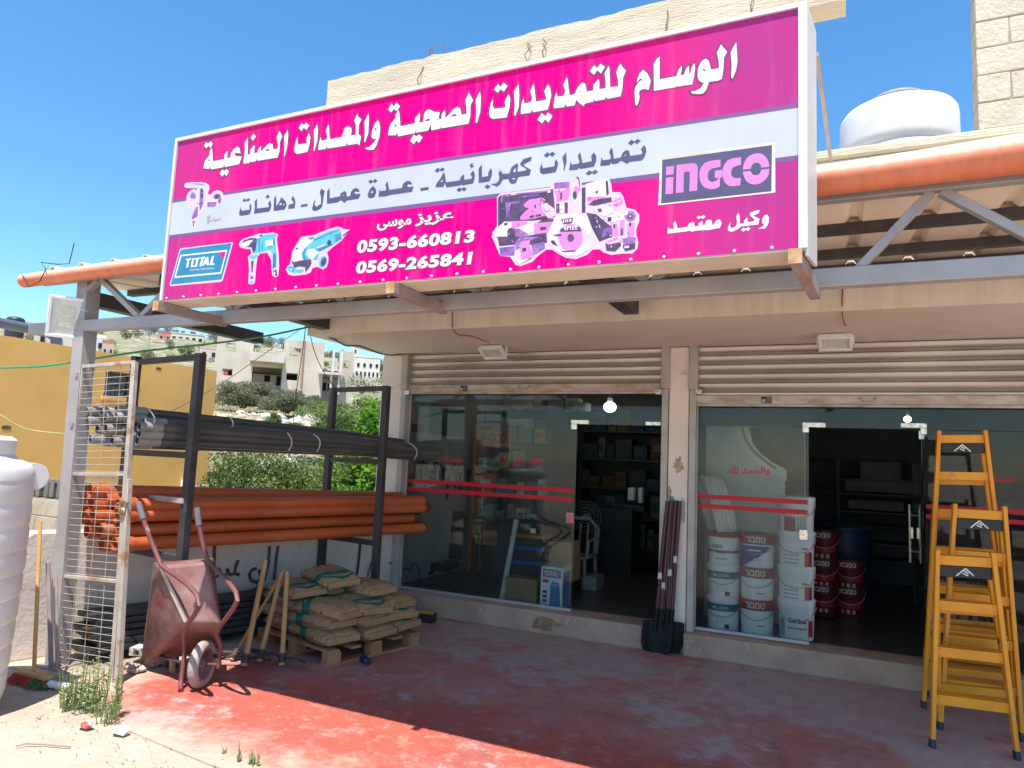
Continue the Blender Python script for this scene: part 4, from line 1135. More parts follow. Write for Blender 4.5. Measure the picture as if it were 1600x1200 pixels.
# ------------------------------------------------------------------ white water tank at the left edge
tk = empty('water_tank', (-5.15, 2.52, 0), 'tall white ribbed plastic water tank beside the brooms at the forecourt edge', 'water tank')
prof = [(0, .0), (.44, .0), (.475, .04)]
z = .10
for k in range(9):
    r0 = .49 + .03 * min(1, k / 5)
    prof += [(r0, z), (r0 + .004, z + .015), (r0 + .006, z + .11), (r0 + .001, z + .130), (r0 - .001, z + .145)]
    z += .15
prof += [(.525, 1.44), (.52, 1.50), (.49, 1.545), (.42, 1.57), (.40, 1.60)]
b = MB(); b.lathe(prof, 56, (-5.15, 2.52, 0)); b.build('body', M_TANK, tk, angle=50)
b = MB(); b.lathe([(.40, 1.58), (.405, 1.69), (.37, 1.715), (.0, 1.73)], 40, (-5.15, 2.52, 0)); b.build('lid', M_WHITEP, tk)
b = MB(); b.lathe([(.0, 0), (.07, 0), (.075, .05), (.09, .06), (.09, .09), (0, .09)], 24, at(58, 745, 1, 2.95) - Vector((.11, 0, 0)), Matrix.Rotation(PI / 2, 3, 'Y')); b.build('outlet_cap', M_TANK, tk)

# ------------------------------------------------------------------ brooms and odds by the tank
M_WOODL = mat('pale_wood_handle', L(.56, .33, .12), .6, col2=L(.48, .27, .09), scale=4, stretch=(4, 4, .5))
t = empty('broom', at(52, 1062, 1, 3.3), 'long wooden handled broom leaning on the white wall behind the tank', 'broom')
b = MB(); b.tube([at(53, 1052, 1, 3.30), at(63, 816, 1, 3.38)], .014, 8); b.build('handle', M_WOODL, t)
p = at(53, 1060, 1, 3.28); b = MB(); b.bx(p.x - .16, p.x + .16, p.y - .03, p.y + .03, .045, .075); b.build('head', M_WOODL, t, bevel=.006)
M_BRI = mat('red_green_bristles', L(.50, .05, .05), .8, col2=L(.03, .16, .05), scale=6, lo=.49, hi=.51)
b = MB(); rg = random.Random(4)
for k in range(260):
    x, y = p.x + rg.uniform(-.18, .19), p.y + rg.uniform(-.05, .03); e = Vector((rg.uniform(-.03, .03), rg.uniform(-.06, .01), 0))
    b.tube([(x, y, .05), Vector((x, y, .004)) + e], .005, 4)
b.build('bristles', M_BRI, t)
for i, (u0, v0, u1, v1, lab, m) in enumerate(((80, 1045, 75, 880, 'rusty steel pipe standing against the wall nearest the broom', M_BROWNSTEEL), (90, 1050, 88, 900, 'thin rusty rod standing beside the awning post foot', M_BROWNSTEEL))):
    b = MB(); b.tube([at(u0, v0, 1, 3.42), at(u1, v1, 1, 3.47)], .016 - .006 * i, 8); tag(b.build('steel_pipe', m), lab, 'pipe')

# ------------------------------------------------------------------ mesh gate at the front of the rack
M_GATE = mat('galvanised_wire', L(.48, .43, .375), .55, col2=L(.38, .335, .29), scale=8, metal=.1, col3=L(.33, .18, .09), scale3=6, lo3=.54, hi3=.66)
cg = empty('mesh_gate', at(130, 1068, 1, 3.58), 'tall narrow welded mesh gate closing off the front end of the pipe rack', 'gate')
GYg = 3.575
def gp(s, q):
    """gate coordinates: s 0..1 left to right, q 0..1 bottom to top (photo corners on the gate plane)."""
    bl, br_, tr, tl_ = at(84, 1047, 1, GYg), at(176, 1064, 1, GYg), at(211, 566, 1, GYg), at(129, 573, 1, GYg)
    return (bl * (1 - s) + br_ * s) * (1 - q) + (tl_ * (1 - s) + tr * s) * q
b = MB(); e = Vector((0, 0, 0))
for a, c in (((0, 0), (0, 1)), ((0, 0), (1, 0)), ((0, 1), (1, 1)), ((0, .30), (1, .30)), ((0, .635), (1, .635))):
    b.bar(gp(*a), gp(*c), .026, .026, up=(0, 1, 0))
b.bar(gp(1, -.02), gp(1, 1.0), .04, .035, up=(0, 1, 0))
b.build('frame', M_GATE, cg, bevel=.003)
b = MB(); b.bar(gp(1.09, -.045), gp(1.035, .62), .038, .04, up=(0, 1, 0)); b.build('stop_post', M_GATE, cg, bevel=.003)
b = MB()
for k in range(1, 45): b.tube([gp(-.03, k / 45), gp(1.0, k / 45)], .0024, 5)
for k in range(1, 4): b.tube([gp(k / 4, 0), gp(k / 4, 1)], .0024, 5)
for k in range(45): q = (k + .5) / 45; b.tube([gp(-.03, q), gp(0, q)], .004, 4)
b.build('mesh_infill', M_GATE, cg)
b = MB()
for q in (.05, .80, .97): b.bar(gp(-.06, q), gp(0, q), .03, .07, up=(0, 1, 0))
b.build('hinge', M_BROWNSTEEL, cg)
b = MB(); p = gp(1.02, .52) + Vector((0, -.03, 0)); b.ball(p, .035, 10, 6, (1, .5, .8)); b.tube([p + Vector((-.03, 0, .02)), p + Vector((-.03, 0, .07)), p + Vector((.03, 0, .07)), p + Vector((.03, 0, .02))], .006, 6); b.tube([p + Vector((-.06, .0, .05)), p + Vector((.05, .01, .06))], .008, 6)
b.build('padlock', mat('old_brass', L(.46, .36, .20), .4, metal=.7, col2=L(.34, .24, .14), scale=20), cg)

# ------------------------------------------------------------------ pipe rack
PD = Vector((.275, .961, 0)).normalized()
FRp, FLp = at(313, 560, 1, 4.03), at(213, 565, 1, 4.18)
RRp, RLp = at(604, 610, 1, 5.93), at(521, 612, 1, 6.06)
rk = empty('pipe_rack', (-4.75, 5.0, 0), 'black welded steel rack holding dark conduits above orange drain pipes', 'rack')
ztf, ztr = 2.45, 2.40
def leg(x, y, z1, nm='leg'):
    b = MB(); b.bx(x - .033, x + .033, y - .033, y + .033, 0, z1); b.build(nm, M_DSTEEL, rk, bevel=.003)
for p, z in ((FRp, ztf), (FLp, ztf + .02), (RRp, ztr), (RLp, ztr)): leg(p.x, p.y, z)
for p, q, z in ((FLp, FRp, ztf - .03), (RLp, RRp, ztr - .025)):
    b = MB(); b.bar((p.x + .033, p.y, z), (q.x - .033, q.y, z), .04, .05, up=(0, 0, 1)); b.build('top_bar', M_DSTEEL, rk, bevel=.003)
ZS, ZO = 1.655, .845
for z in (ZS, ZO):
    for p, q in ((FLp, FRp), (RLp, RRp)):
        b = MB(); b.bar((p.x, p.y, z - .025), (q.x, q.y, z - .025), .04, .05); b.build('shelf_bar', M_DSTEEL, rk)
b = MB(); b.bar((FLp.x, FLp.y, 1.265), (FRp.x + .0, FRp.y - .035, 1.275), .03, .04); b.build('stay_bar', M_GATE, rk)

# dark conduits (front ends where the gate shows them)
M_SUNSLEEVE = mat('sunlit_conduit_sleeve', L(.30, .295, .285), .5, col2=L(.22, .22, .215), scale=9)  # sun on the conduit ends painted in as a paler grey
M_COND = mat('dark_grey_conduit', L(.070, .070, .073), .40, col2=L(.09, .09, .09), scale=5)
GZ = (0, 380, 1200 / 420)
ends = [(385, 750), (418, 748), (452, 752), (388, 792), (440, 796), (470, 775), (520, 745), (555, 747), (515, 775), (550, 778), (435, 830), (472, 828), (505, 830), (540, 832), (400, 875), (432, 880), (470, 885), (500, 885), (530, 890), (575, 895), (560, 855)]
late = [(622, 818), (622, 848), (612, 882), (640, 800), (650, 835)]
ng = 'dark conduits on the upper shelf'
rg = random.Random(5)
allp = []
for i, (a, c) in enumerate(ends): allp.append((a, c, 3.63 + .17 * (a - 385) / 190 + .02 * math.sin(i * 2.1), False))
for i, (a, c) in enumerate(late): allp.append((a, c, 3.72 + .02 * i, True))
for i, (a, c, y, lt) in enumerate(allp):
    p = at(a / GZ[2], 380 + c / GZ[2], 1, y)
    top = p.z > 1.83
    ln = (2.92 if top else 3.22) + rg.uniform(-.10, .06)
    d = Vector((PD.x + rg.uniform(-.008, .008) - (.035 if p.x < -5.25 else 0), PD.y, 0)).normalized()
    z0 = p.z
    z1 = ZS + .045 + max(0, (z0 - ZS - .05)) * .62
    mid = [p + d * ln * .33 + Vector((0, 0, (z1 - z0) * .28 + .004)), p + d * ln * .7 + Vector((0, 0, (z1 - z0) * .72 + .012))]
    q = p + d * ln; q.z = z1 - .012
    b = MB(); b.pipe(p, q, .036, .005, 14, mid)
    o = b.build('conduit', M_COND, None, angle=60, org=p)
    # corrugated rubber sleeve at the socket end, sunlight put into its paler grey
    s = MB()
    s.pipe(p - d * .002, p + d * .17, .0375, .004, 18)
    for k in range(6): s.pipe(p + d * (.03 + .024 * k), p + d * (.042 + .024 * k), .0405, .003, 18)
    s.build('socket_ribs', M_SUNSLEEVE, o, angle=60)
    lab = 'dark conduit in the longer bundle lying beside the front rack post' if lt else ('dark conduit in the short upper bundle on the top rack shelf' if top else 'dark conduit in the lower bundle behind the mesh gate on the upper shelf')
    tag(o, lab, 'conduit', ng if not lt else 'dark conduits beside the front rack post')
    if not lt: o['group'] = 'dark conduits in the upper bundle' if top else 'dark conduits in the lower bundle'
M_TIE = mat('pale_strap', L(.60, .58, .54), .6, scale=6)
def strap(pts, p0, lab):
    """Strap lying on the outer face of a bundle whose near side runs from p0 along the pipes."""
    out = []
    for (u, v), inset in zip(pts, (.06, .0, .06)):
        r_ = ray(u, v); k = r_.x / r_.y; x0, y0 = p0[0] - inset, p0[1]
        t_ = (k * y0 - x0) / (PD.x - k * PD.y); y = y0 + PD.y * t_ - .012; out.append(at(u, v, 1, y))
    A_, B_, C_ = out; B_ = B_ * 2 - (A_ + C_) / 2
    out = [A_ * (1 - f) ** 2 + B_ * 2 * f * (1 - f) + C_ * f * f for f in [k / 8 for k in range(9)]]
    b = MB(); b.tube(out, .005, 6); tag(b.build('strap', M_TIE), lab, 'strap')
LOWB, UPB = (-4.80, 3.74), (-4.86, 3.68)
for pts, p0, lab in ((((233, 640), (241, 652), (240, 662)), UPB, 'pale strap round the upper conduit bundle between gate and front post'), (((358, 651), (364, 660), (362, 667)), UPB, 'pale strap round the upper conduit bundle just past the front post'),
                     (((449, 676), (456, 690), (451, 704)), LOWB, 'pale strap on the lower conduit bundle mid rack, closer to the front post'), (((490, 679), (500, 690), (495, 706)), LOWB, 'pale strap on the lower conduit bundle mid rack, closer to the rear frame'), (((640, 692), (651, 704), (647, 718)), LOWB, 'pale strap near the far end of the lower conduit bundle')):
    strap(pts, p0, lab)
# orange drain pipes
M_ORP = mat('orange_drain_pipe', L(.53, .112, .034), .5, col2=L(.44, .088, .03), scale=2.5, stretch=(1, .3, 1), col3=L(.46, .17, .09), scale3=4, lo3=.54, hi3=.70)
OZ = (0, 760, 1200 / 420)
oe = [(402, 20, 3.0), (350, 74, 3.05), (408, 78, 3.12), (470, 62, 3.12), (527, 84, 3.22), (365, 135, 3.1), (412, 132, 3.1), (466, 134, 3.2), (520, 130, 3.3), (390, 196, 3.1), (446, 198, 3.2), (505, 200, 3.28), (512, 262, 3.25), (455, 255, 3.2)]
for i, (a, c, ln) in enumerate(oe):
    p = at(a / OZ[2], 760 + c / OZ[2], 1, 3.64 + .17 * (a - 350) / 177 + (.0, .04, .015, .03)[i % 4])
    d = Vector((PD.x + rg.uniform(-.006, .006) - (.03 if p.x < -5.2 else 0), PD.y, 0)).normalized()
    q = p + d * ln; q.z = max(ZO + .06, p.z - .01) if p.z > ZO + .05 else ZO + .055
    if i == 0: q.z = 1.24
    b = MB(); b.pipe(p, q, .054, .006, 20)
    o = b.build('drain_pipe', M_ORP, None, angle=60, org=p)
    s = MB(); s.pipe(p - d * .005, p + d * .13, .060, .006, 24)
    for k in range(4): s.pipe(p + d * (.02 + .026 * k), p + d * (.034 + .026 * k), .0625, .003, 24)
    s.build('socket', M_ORP, o, angle=60)
    lab = 'orange drain pipe on top of the stack, alone in the highest row' if i == 0 else 'orange drain pipe stacked on the lower rack shelf behind the mesh gate'
    tag(o, lab, 'drain pipe', 'orange drain pipes on the lower shelf')
# flat black boards stacked under the rack
M_BRD = mat('black_profile', L(.035, .04, .045), .5, col2=L(.055, .06, .06), scale=4)
for k in range(6):
    o0 = WA + wd * (.75 + .03 * (k % 3)); o1 = WB - wd * (.42 + .05 * ((k * 2) % 3))
    w_ = .42 - .03 * k
    b = MB()
    for j in range(4):
        off = wn_ * (.05 + w_ * (j + .5) / 4); b.bar(o0 + off + Vector((0, 0, .10 + .046 * k)), o1 + off + Vector((0, 0, .10 + .046 * k)), w_ / 4 - .008, .040)
    tag(b.build('ceiling_profile_bundle', M_BRD), 'flat bundle of black profiles in the pile under the rack along the graffiti wall', 'profile bundle', 'bundles of black profiles under the rack')
M_TIMBER = mat('raw_timber', L(.50, .33, .17), .8, col2=L(.40, .25, .12), scale=3, stretch=(5, 1, 5))
b = MB(); b.bar(at(186, 1036, 1, 3.95), at(250, 1022, 1, 4.35), .07, .06); tag(b.build('timber_bearer', M_TIMBER), 'pale timber bearer on the ground behind the wheelbarrow', 'timber')
rg = random.Random(21)
for k in range(9):
    u, v = 195 + rg.uniform(0, 60), 1040 + rg.uniform(-6, 10); p = at(u, v, 2, .03)
    b = MB(); b.ball((0, 0, 0), rg.uniform(.025, .05), 8, 6, (1, rg.uniform(.6, 1), rg.uniform(.5, .8)))
    b.v = [(x + rg.uniform(-.006, .006), y + rg.uniform(-.006, .006), z + rg.uniform(-.006, .006)) for x, y, z in b.v]
    tag(b.build('stone', mat('rubble', L(.50, .44, .36), .9, col2=L(.40, .33, .26), scale=8), None, angle=20, org=(0, 0, 0)), 'small loose stone on the ground behind the mesh gate foot', 'stone', 'loose stones by the gate').location = p
p = at(222, 1020, 1, 4.0)
b = MB(); b.box(p + Vector((0, 0, .02)), (.14, .12, .06), Matrix.Rotation(.3, 3, 'Z')); o = tag(b.build('carton', mat('white_card', L(.66, .65, .62), .7, scale=5)), 'small white carton with a barcode behind the gate', 'carton')
b = MB()
for k in range(6): b.box(p + Vector((-.04 + .016 * k, -.066, .02)) , (.006 if k % 2 else .010, .004, .035), Matrix.Rotation(.3, 3, 'Z'))
b.build('barcode', M_BLACKP, o)
# ------------------------------------------------------------------ wheelbarrow tipped up on its wheel
M_BARROW = mat('faded_maroon_paint', L(.20, .09, .082), .6, col2=L(.27, .165, .145), scale=5, col3=L(.24, .06, .06), scale3=3.2, lo3=.58, hi3=.66, bump=.45, bscale=7)
M_TUBEM = mat('maroon_tube_paint', L(.18, .062, .064), .5, col2=L(.13, .045, .048), scale=9, col3=L(.46, .33, .29), scale3=7, lo3=.62, hi3=.7)
wb = empty('wheelbarrow', at(310, 1078, 2, 0), 'maroon metal wheelbarrow tipped upright on its wheel with handles in the air', 'wheelbarrow')
wc = at(316, 1037, 1, 3.82); wc.z = .165; ax = Vector((.93, .36, 0)).normalized(); af = Vector((.36, -.93, 0)).normalized()
lt = [at(217, 789, 1, 3.60), at(224, 812, 1, 3.61), at(236, 845, 1, 3.625), at(252, 884, 1, 3.64), at(272, 898, 1, 3.63), at(294, 914, 1, 3.58), at(308, 930, 1, 3.52), at(311, 945, 1, 3.50), at(303, 962, 1, 3.53), at(292, 976, 1, 3.59), at(287, 992, 1, 3.66), wc - ax * .125 + af * .02 + Vector((0, 0, .10)), wc - ax * .12 + af * .035, wc - ax * .115 + af * .055 + Vector((0, 0, -.08)), wc - ax * .10 + af * .085 + Vector((0, 0, -.13)), wc - ax * .075 + af * .13 + Vector((0, 0, -.148))]
rt = [at(308, 797, 1, 3.76), at(311, 822, 1, 3.77), at(317, 850, 1, 3.785), at(324, 875, 1, 3.80), at(338, 890, 1, 3.79), at(355, 907, 1, 3.74), at(369, 926, 1, 3.66), at(371, 938, 1, 3.64), at(364, 952, 1, 3.66), at(349, 972, 1, 3.72), at(338, 988, 1, 3.80), wc + ax * .125 + Vector((0, 0, .13)), wc + ax * .12 + Vector((0, 0, -.02))]
for t_ in (lt, rt):
    b = MB(); b.tube(t_, .0165, 12); tb = b.build('frame_tube', M_TUBEM, wb)
    d = (t_[1] - t_[0]).normalized()
    b = MB(); b.tube([t_[0] - d * .02, t_[0] + d * .11], .022, 12); b.build('grip', mat('dusty_rubber_grip', L(.16, .15, .16), .8, scale=12), tb)
pl = [at(250, 886, 1, 3.67), at(323, 878, 1, 3.82), at(346, 974, 1, 3.84), at(288, 972, 1, 3.69)]
rm = [at(242, 881, 1, 3.86), at(332, 873, 1, 3.99), at(342, 1012, 1, 4.02), at(221, 1038, 1, 3.86)]
b = MB(); b.add(pl + rm, [(0, 1, 2, 3), (0, 3, 7, 4), (3, 2, 6, 7), (2, 1, 5, 6), (1, 0, 4, 5)])
o = b.build('tray', M_BARROW, wb, smooth=True, angle=60)
md = o.modifiers.new('edge', 'BEVEL'); md.width = .022; md.segments = 3; md.limit_method = 'ANGLE'
md = o.modifiers.new('gauge', 'SOLIDIFY'); md.thickness = .004
b = MB(); b.tube(rm + [rm[0]], .008, 8); b.build('tray_rim', M_BARROW, wb)
b = MB(); b.prism([pl[0] + Vector((.0, -.012, 0)), pl[0] + Vector((.03, -.012, 0)), pl[3] + Vector((.05, -.012, .02)), pl[3] + Vector((.01, -.012, .0))], (0, .006, 0)); b.build('stiffener', mat('pale_primer', L(.55, .45, .38), .7, scale=8), wb)
Mw = Matrix((ax.cross(Vector((0, 0, 1))), Vector((0, 0, 1)), ax)).transposed()
whl = MB(); tyre = []
for k in range(13):
    a = PI * (k / 12) - PI / 2; tyre.append((.125 + .038 * math.cos(a), .038 * math.sin(a)))
whl.lathe([(.105, -.028)] + tyre + [(.105, .028)], 40, wc, Mw)
w_ = whl.build('wheel', mat('dusty_rubber', L(.36, .31, .28), .9, col2=L(.28, .235, .21), scale=9, bump=.3, bscale=60), wb)
b = MB(); b.lathe([(.108, -.026), (.098, -.018), (.085, -.010), (.05, -.006), (.03, -.03), (0, -.03)], 32, wc, Mw); b.lathe([(.108, .026), (.098, .018), (.085, .010), (.05, .006), (.03, .03), (0, .03)], 32, wc, Mw)
b.build('rim', mat('dark_wheel_disc', L(.11, .07, .07), .6, col2=L(.20, .15, .14), scale=10), w_)
b = MB(); b.tube([wc - ax * .12, wc + ax * .12], .010, 8)
for k in range(4):
    a = k * PI / 2 + .3; d = Mw @ Vector((math.cos(a), math.sin(a), 0)); b.tube([wc - ax * .030 + d * .05, wc - ax * .024 + d * .095], .010, 6)
b.build('axle', M_TUBEM, wb)
b = MB(); b.bar(at(250, 1026, 1, 3.86), wc - ax * .13, .025, .012); b.bar(at(330, 1008, 1, 4.0), wc + ax * .125, .025, .012); b.build('axle_stay', M_DSTEEL, wb)
b = MB(); b.bar(at(269, 1052, 1, 3.95), at(270, 1020, 1, 3.97), .03, .03, up=(0, 1, 0)); tag(b.build('wooden_prop', M_TIMBER), 'short wooden prop under the nose of the wheelbarrow', 'timber')

# ------------------------------------------------------------------ pallet, cement bags
PC = Vector((-3.71, 4.69, 0)); PP = Vector((.25, .968, 0)).normalized(); PQ = Vector((-PP.y, PP.x, 0))
def pq(p, q, z=0): return PC + PP * p + PQ * q + Vector((0, 0, z))
Mpq = Matrix((PQ, -PP, Vector((0, 0, 1)))).transposed()
pt = empty('pallet', pq(.48, .4), 'wooden pallet carrying the heap of brown cement bags', 'pallet')
M_PAL = mat('pallet_wood', L(.42, .21, .095), .8, col2=L(.32, .155, .07), scale=3, stretch=(3, 3, 1), bump=.2, bscale=20, col3=L(.25, .15, .09), scale3=5, lo3=.6, hi3=.7)
for q in (.045, .52, 1.0):
    b = MB(); b.box(pq(.49, q, .011), (.09, 1.0, .02), Mpq); b.build('bottom_board', M_PAL, pt, bevel=.002)
    for p in (.06, .49, .92):
        b = MB(); b.box(pq(p, q, .062), (.095, .12, .08), Mpq); b.build('block', M_PAL, pt, bevel=.003)
for p in (.05, .27, .49, .71, .93):
    b = MB(); b.box(pq(p, .52, .113), (1.05, .10, .02), Mpq); b.build('deck_board', M_PAL, pt, bevel=.002)

def bag_material():
    m = bpy.data.materials.new('kraft_paper_bag'); m.use_nodes = True
    nt = m.node_tree; N = nt.nodes; K = nt.links; b = N['Principled BSDF']
    b.inputs['Roughness'].default_value = .75; b.inputs['Specular IOR Level'].default_value = .25
    tc = N.new('ShaderNodeTexCoord'); sp_ = N.new('ShaderNodeSeparateXYZ'); K.new(tc.outputs['Object'], sp_.inputs[0])
    def mt(op, a, c):
        n = N.new('ShaderNodeMath'); n.operation = op
        for i, q in enumerate((a, c)):
            if isinstance(q, (int, float)): n.inputs[i].default_value = q
            else: K.new(q, n.inputs[i])
        return n.outputs[0]
    nz = N.new('ShaderNodeTexNoise'); nz.inputs['Scale'].default_value = 7; nz.inputs['Detail'].default_value = 6; K.new(tc.outputs['Object'], nz.inputs['Vector'])
    mx = N.new('ShaderNodeMix'); mx.data_type = 'RGBA'; K.new(nz.outputs['Fac'], mx.inputs[0]); mx.inputs[6].default_value = L(.41, .265, .14); mx.inputs[7].default_value = L(.31, .195, .10)
    x, y = sp_.outputs[0], sp_.outputs[1]
    # two printed green swooshes on the bag, and a row of small dark print
    c1 = mt('ABSOLUTE', mt('SUBTRACT', mt('ADD', x, mt('MULTIPLY', mt('MULTIPLY', y, y), 2.2)), .17), 0)
    c2 = mt('ABSOLUTE', mt('SUBTRACT', mt('ADD', x, mt('MULTIPLY', mt('MULTIPLY', y, y), 3.2)), .255), 0)
    gmask = mt('MAXIMUM', mt('LESS_THAN', c1, .035), mt('LESS_THAN', c2, .016))
    m2 = N.new('ShaderNodeMix'); m2.data_type = 'RGBA'; K.new(gmask, m2.inputs[0]); K.new(mx.outputs[2], m2.inputs[6]); m2.inputs[7].default_value = L(.012, .14, .095)
    n2 = N.new('ShaderNodeTexNoise'); n2.inputs['Scale'].default_value = 70; n2.inputs['Detail'].default_value = 1; K.new(tc.outputs['Object'], n2.inputs['Vector'])
    bx_ = mt('MULTIPLY', mt('LESS_THAN', mt('ABSOLUTE', mt('ADD', sp_.outputs[2], .0), 0), .016), mt('LESS_THAN', mt('ABSOLUTE', mt('ADD', x, .04), 0), .085))
    tx_ = mt('MULTIPLY', bx_, mt('GREATER_THAN', n2.outputs['Fac'], .52))
    m3 = N.new('ShaderNodeMix'); m3.data_type = 'RGBA'; K.new(tx_, m3.inputs[0]); K.new(m2.outputs[2], m3.inputs[6]); m3.inputs[7].default_value = L(.10, .06, .04)
    K.new(m3.outputs[2], b.inputs['Base Color'])
    bp = N.new('ShaderNodeBump'); bp.inputs['Strength'].default_value = .85; bp.inputs['Distance'].default_value = .03
    n4 = N.new('ShaderNodeTexNoise'); n4.inputs['Scale'].default_value = 11; n4.inputs['Detail'].default_value = 6; n4.inputs['Distortion'].default_value = 1.2; K.new(tc.outputs['Object'], n4.inputs['Vector'])
    K.new(n4.outputs['Fac'], bp.inputs['Height']); K.new(bp.outputs[0], b.inputs['Normal'])
    return m
M_BAG = bag_material()
def bag_mesh(seed, sag=0.0):
    rg = random.Random(seed); nx, ny = 22, 14; Lx, Ly, H = .292, .205, .074
    ph = [rg.uniform(0, 6) for _ in range(6)]
    vs, fs = [], []
    for s in (1, -1):
        for j in range(ny + 1):
            for i in range(nx + 1):
                u, v = -1 + 2 * i / nx, -1 + 2 * j / ny
                ed = (1 - abs(u) ** 4) * (1 - abs(v) ** 3)
                h = H * ed ** .5
                wr = .005 * math.sin(9 * u + ph[0] + 3 * v) * math.sin(5 * v + ph[1]) + .004 * math.sin(15 * v + ph[2]) * (abs(u) > .5) + .003 * math.sin(20 * u + 7 * v + ph[3])
                x = Lx * u * (1 - .035 * abs(v) ** 3); y = Ly * v * (1 - .05 * abs(u) ** 3 + .015 * math.sin(4 * u + ph[4]))
                z = s * (h + wr * ed)
                if s < 0: z *= .92
                z -= sag * u * u
                vs.append((x, y, z))
    o = (nx + 1) * (ny + 1)
    for s in (0, 1):
        for j in range(ny):
            for i in range(nx):
                a = s * o + j * (nx + 1) + i; f = (a, a + 1, a + nx + 2, a + nx + 1); fs.append(f if s == 0 else f[::-1])
    b = MB(); b.add(vs, fs)
    # folded and glued end flaps
    for e in (-1, 1):
        b.box((e * (Lx - .008), 0, .0 - sag), (.020, Ly * 1.6, .05))
    return b
protos = []
for k in range(4):
    o = bag_mesh(40 + k, .012 * (k % 2)).build('cement_bag', M_BAG, None, angle=50)
    protos.append(o)
bagspec = []   # p, q, layer, yaw, label bits
rg = random.Random(9)
for layer, cells in enumerate([[(0, 0), (0, 1), (1, 0), (1, 1), (2, 0), (2, 1)], [(0, 0), (0, 1), (1, 0), (1, 1), (2, 0)], [(0, 0), (0, 1), (1, 0), (1, 1), (2, 0)], [(0, 1), (1, 1), (1.45, .15)], [(.75, .62)]]):
    for (i, j) in cells:
        bagspec.append((.19 + .325 * i + rg.uniform(-.025, .025), .30 + .51 * j + rg.uniform(-.05, .05) + (.02 * layer if layer < 3 else 0), layer, rg.uniform(-.20, .20), i, j))
used = 0
for k, (p, q, layer, yaw, i, j) in enumerate(bagspec):
    o = protos[k] if k < 4 else protos[k % 4].copy()
    if k >= 4: COL.objects.link(o)
    o.location = pq(p, q, .125 + .060 + .101 * layer + rg.uniform(-.004, .004))
    o.rotation_euler = (rg.uniform(-.05, .05) + (.10 if layer == 4 else 0), rg.uniform(-.05, .05), math.atan2(PQ.y, PQ.x) + yaw + (PI if k % 3 == 1 else 0))
    o.scale = (.95, .92, 1.0)
    lab = ('brown cement bag on the very top of the heap' if layer == 4 else
           'brown cement bag lying in the %s layer of the heap on the pallet' % ('lowest', 'second', 'third', 'fourth')[layer])
    tag(o, lab, 'cement bag', 'cement bags of the %s layer' % ('lowest', 'second', 'third', 'fourth')[layer] if layer < 4 else 'cement bags on the pallet')
# drink can and battery box by the pallet
p = at(571, 1031, 2, .033); b = MB(); d = Vector((.86, -.5, 0)); b.tube([p - d * .06, p - d * .052, p + d * .052, p + d * .06], [.024, .032, .032, .024], 18)
t = tag(b.build('drink_can', mat('navy_can', L(.02, .03, .09), .3, metal=.4, col2=L(.03, .05, .14), scale=9)), 'navy and silver drink can lying beside the pallet', 'drink can')
b = MB(); b.tube([p - d * .0605, p - d * .063], .025, 18); b.build('lid', M_CHROME, t)
p = at(664, 964, 2, .05)
b = MB(); b.box(p, (.22, .13, .09), Matrix.Rotation(.25, 3, 'Z')); t = tag(b.build('battery_box', M_BLACKP, bevel=.006), 'black and yellow tool carton on the floor behind the cement bags', 'box')
b = MB(); b.box(p + Vector((0, 0, .048)), (.20, .115, .012), Matrix.Rotation(.25, 3, 'Z')); b.build('lid', mat('yellow_card', L(.62, .42, .03), .5, scale=8), t)

# ------------------------------------------------------------------ mattocks and hoes leaning on the bags
M_HANDLE = mat('ash_handle', L(.52, .30, .13), .6, col2=L(.43, .24, .10), scale=4, stretch=(5, 5, .6))
M_IRON = mat('forged_iron', L(.045, .042, .045), .5, col2=L(.09, .07, .06), scale=8, metal=.3)
def tool(name, label, foot, top, head, r=.019):
    t = empty(name, foot, label, name.replace('_', ' '), 'digging tools leaning on the cement bags')
    foot, top = Vector(foot), Vector(top); d = (top - foot).normalized()
    b = MB(); b.tube([foot - d * .0, foot + d * .10, foot + d * .16, top - d * .05, top], [r * 1.25, r * 1.15, r, r * .95, r * .8], 10); b.build('handle', M_HANDLE, t)
    b = MB(); e = foot + d * .055; s = Vector(head).normalized(); u = s.cross(d).normalized()
    b.tube([e - d * .035, e + d * .035], .030, 12)
    b.build('socket', M_IRON, t)
    b = MB()
    for sg, wd_, th in ((1, .030, .012), (-1, .013, .016)):
        pts = [e + s * sg * .02, e + s * sg * .11 + d * .012, e + s * sg * .20 - d * .01]
        W = [.018, wd_, wd_ * 1.5 if sg > 0 else .006]
        for k in range(2):
            b.prism([pts[k] + u * W[k], pts[k] - u * W[k], pts[k + 1] - u * W[k + 1], pts[k + 1] + u * W[k + 1]], d * th)
    b.build('blade', M_IRON, t, bevel=.002)
tool('mattock', 'mattock with the thickest pale handle among the four leaning tools', at(381, 1041, 2, .02), at(415, 876, 1, 4.62), (1, .35, .05), .022)
tool('mattock', 'mattock leaning between the thick handled one and the upright one', at(405, 1034, 2, .02), at(440, 895, 1, 4.78), (1, .2, .0))
tool('mattock', 'mattock standing nearly upright, closest to the pallet corner', at(440, 1040, 2, .02), at(449, 893, 1, 4.70), (1, .1, .0), .020)
tool('hoe', 'thin handled hoe slanting behind the other leaning tools', at(362, 1031, 2, .02), at(444, 890, 1, 4.86), (.9, .5, .1), .013)

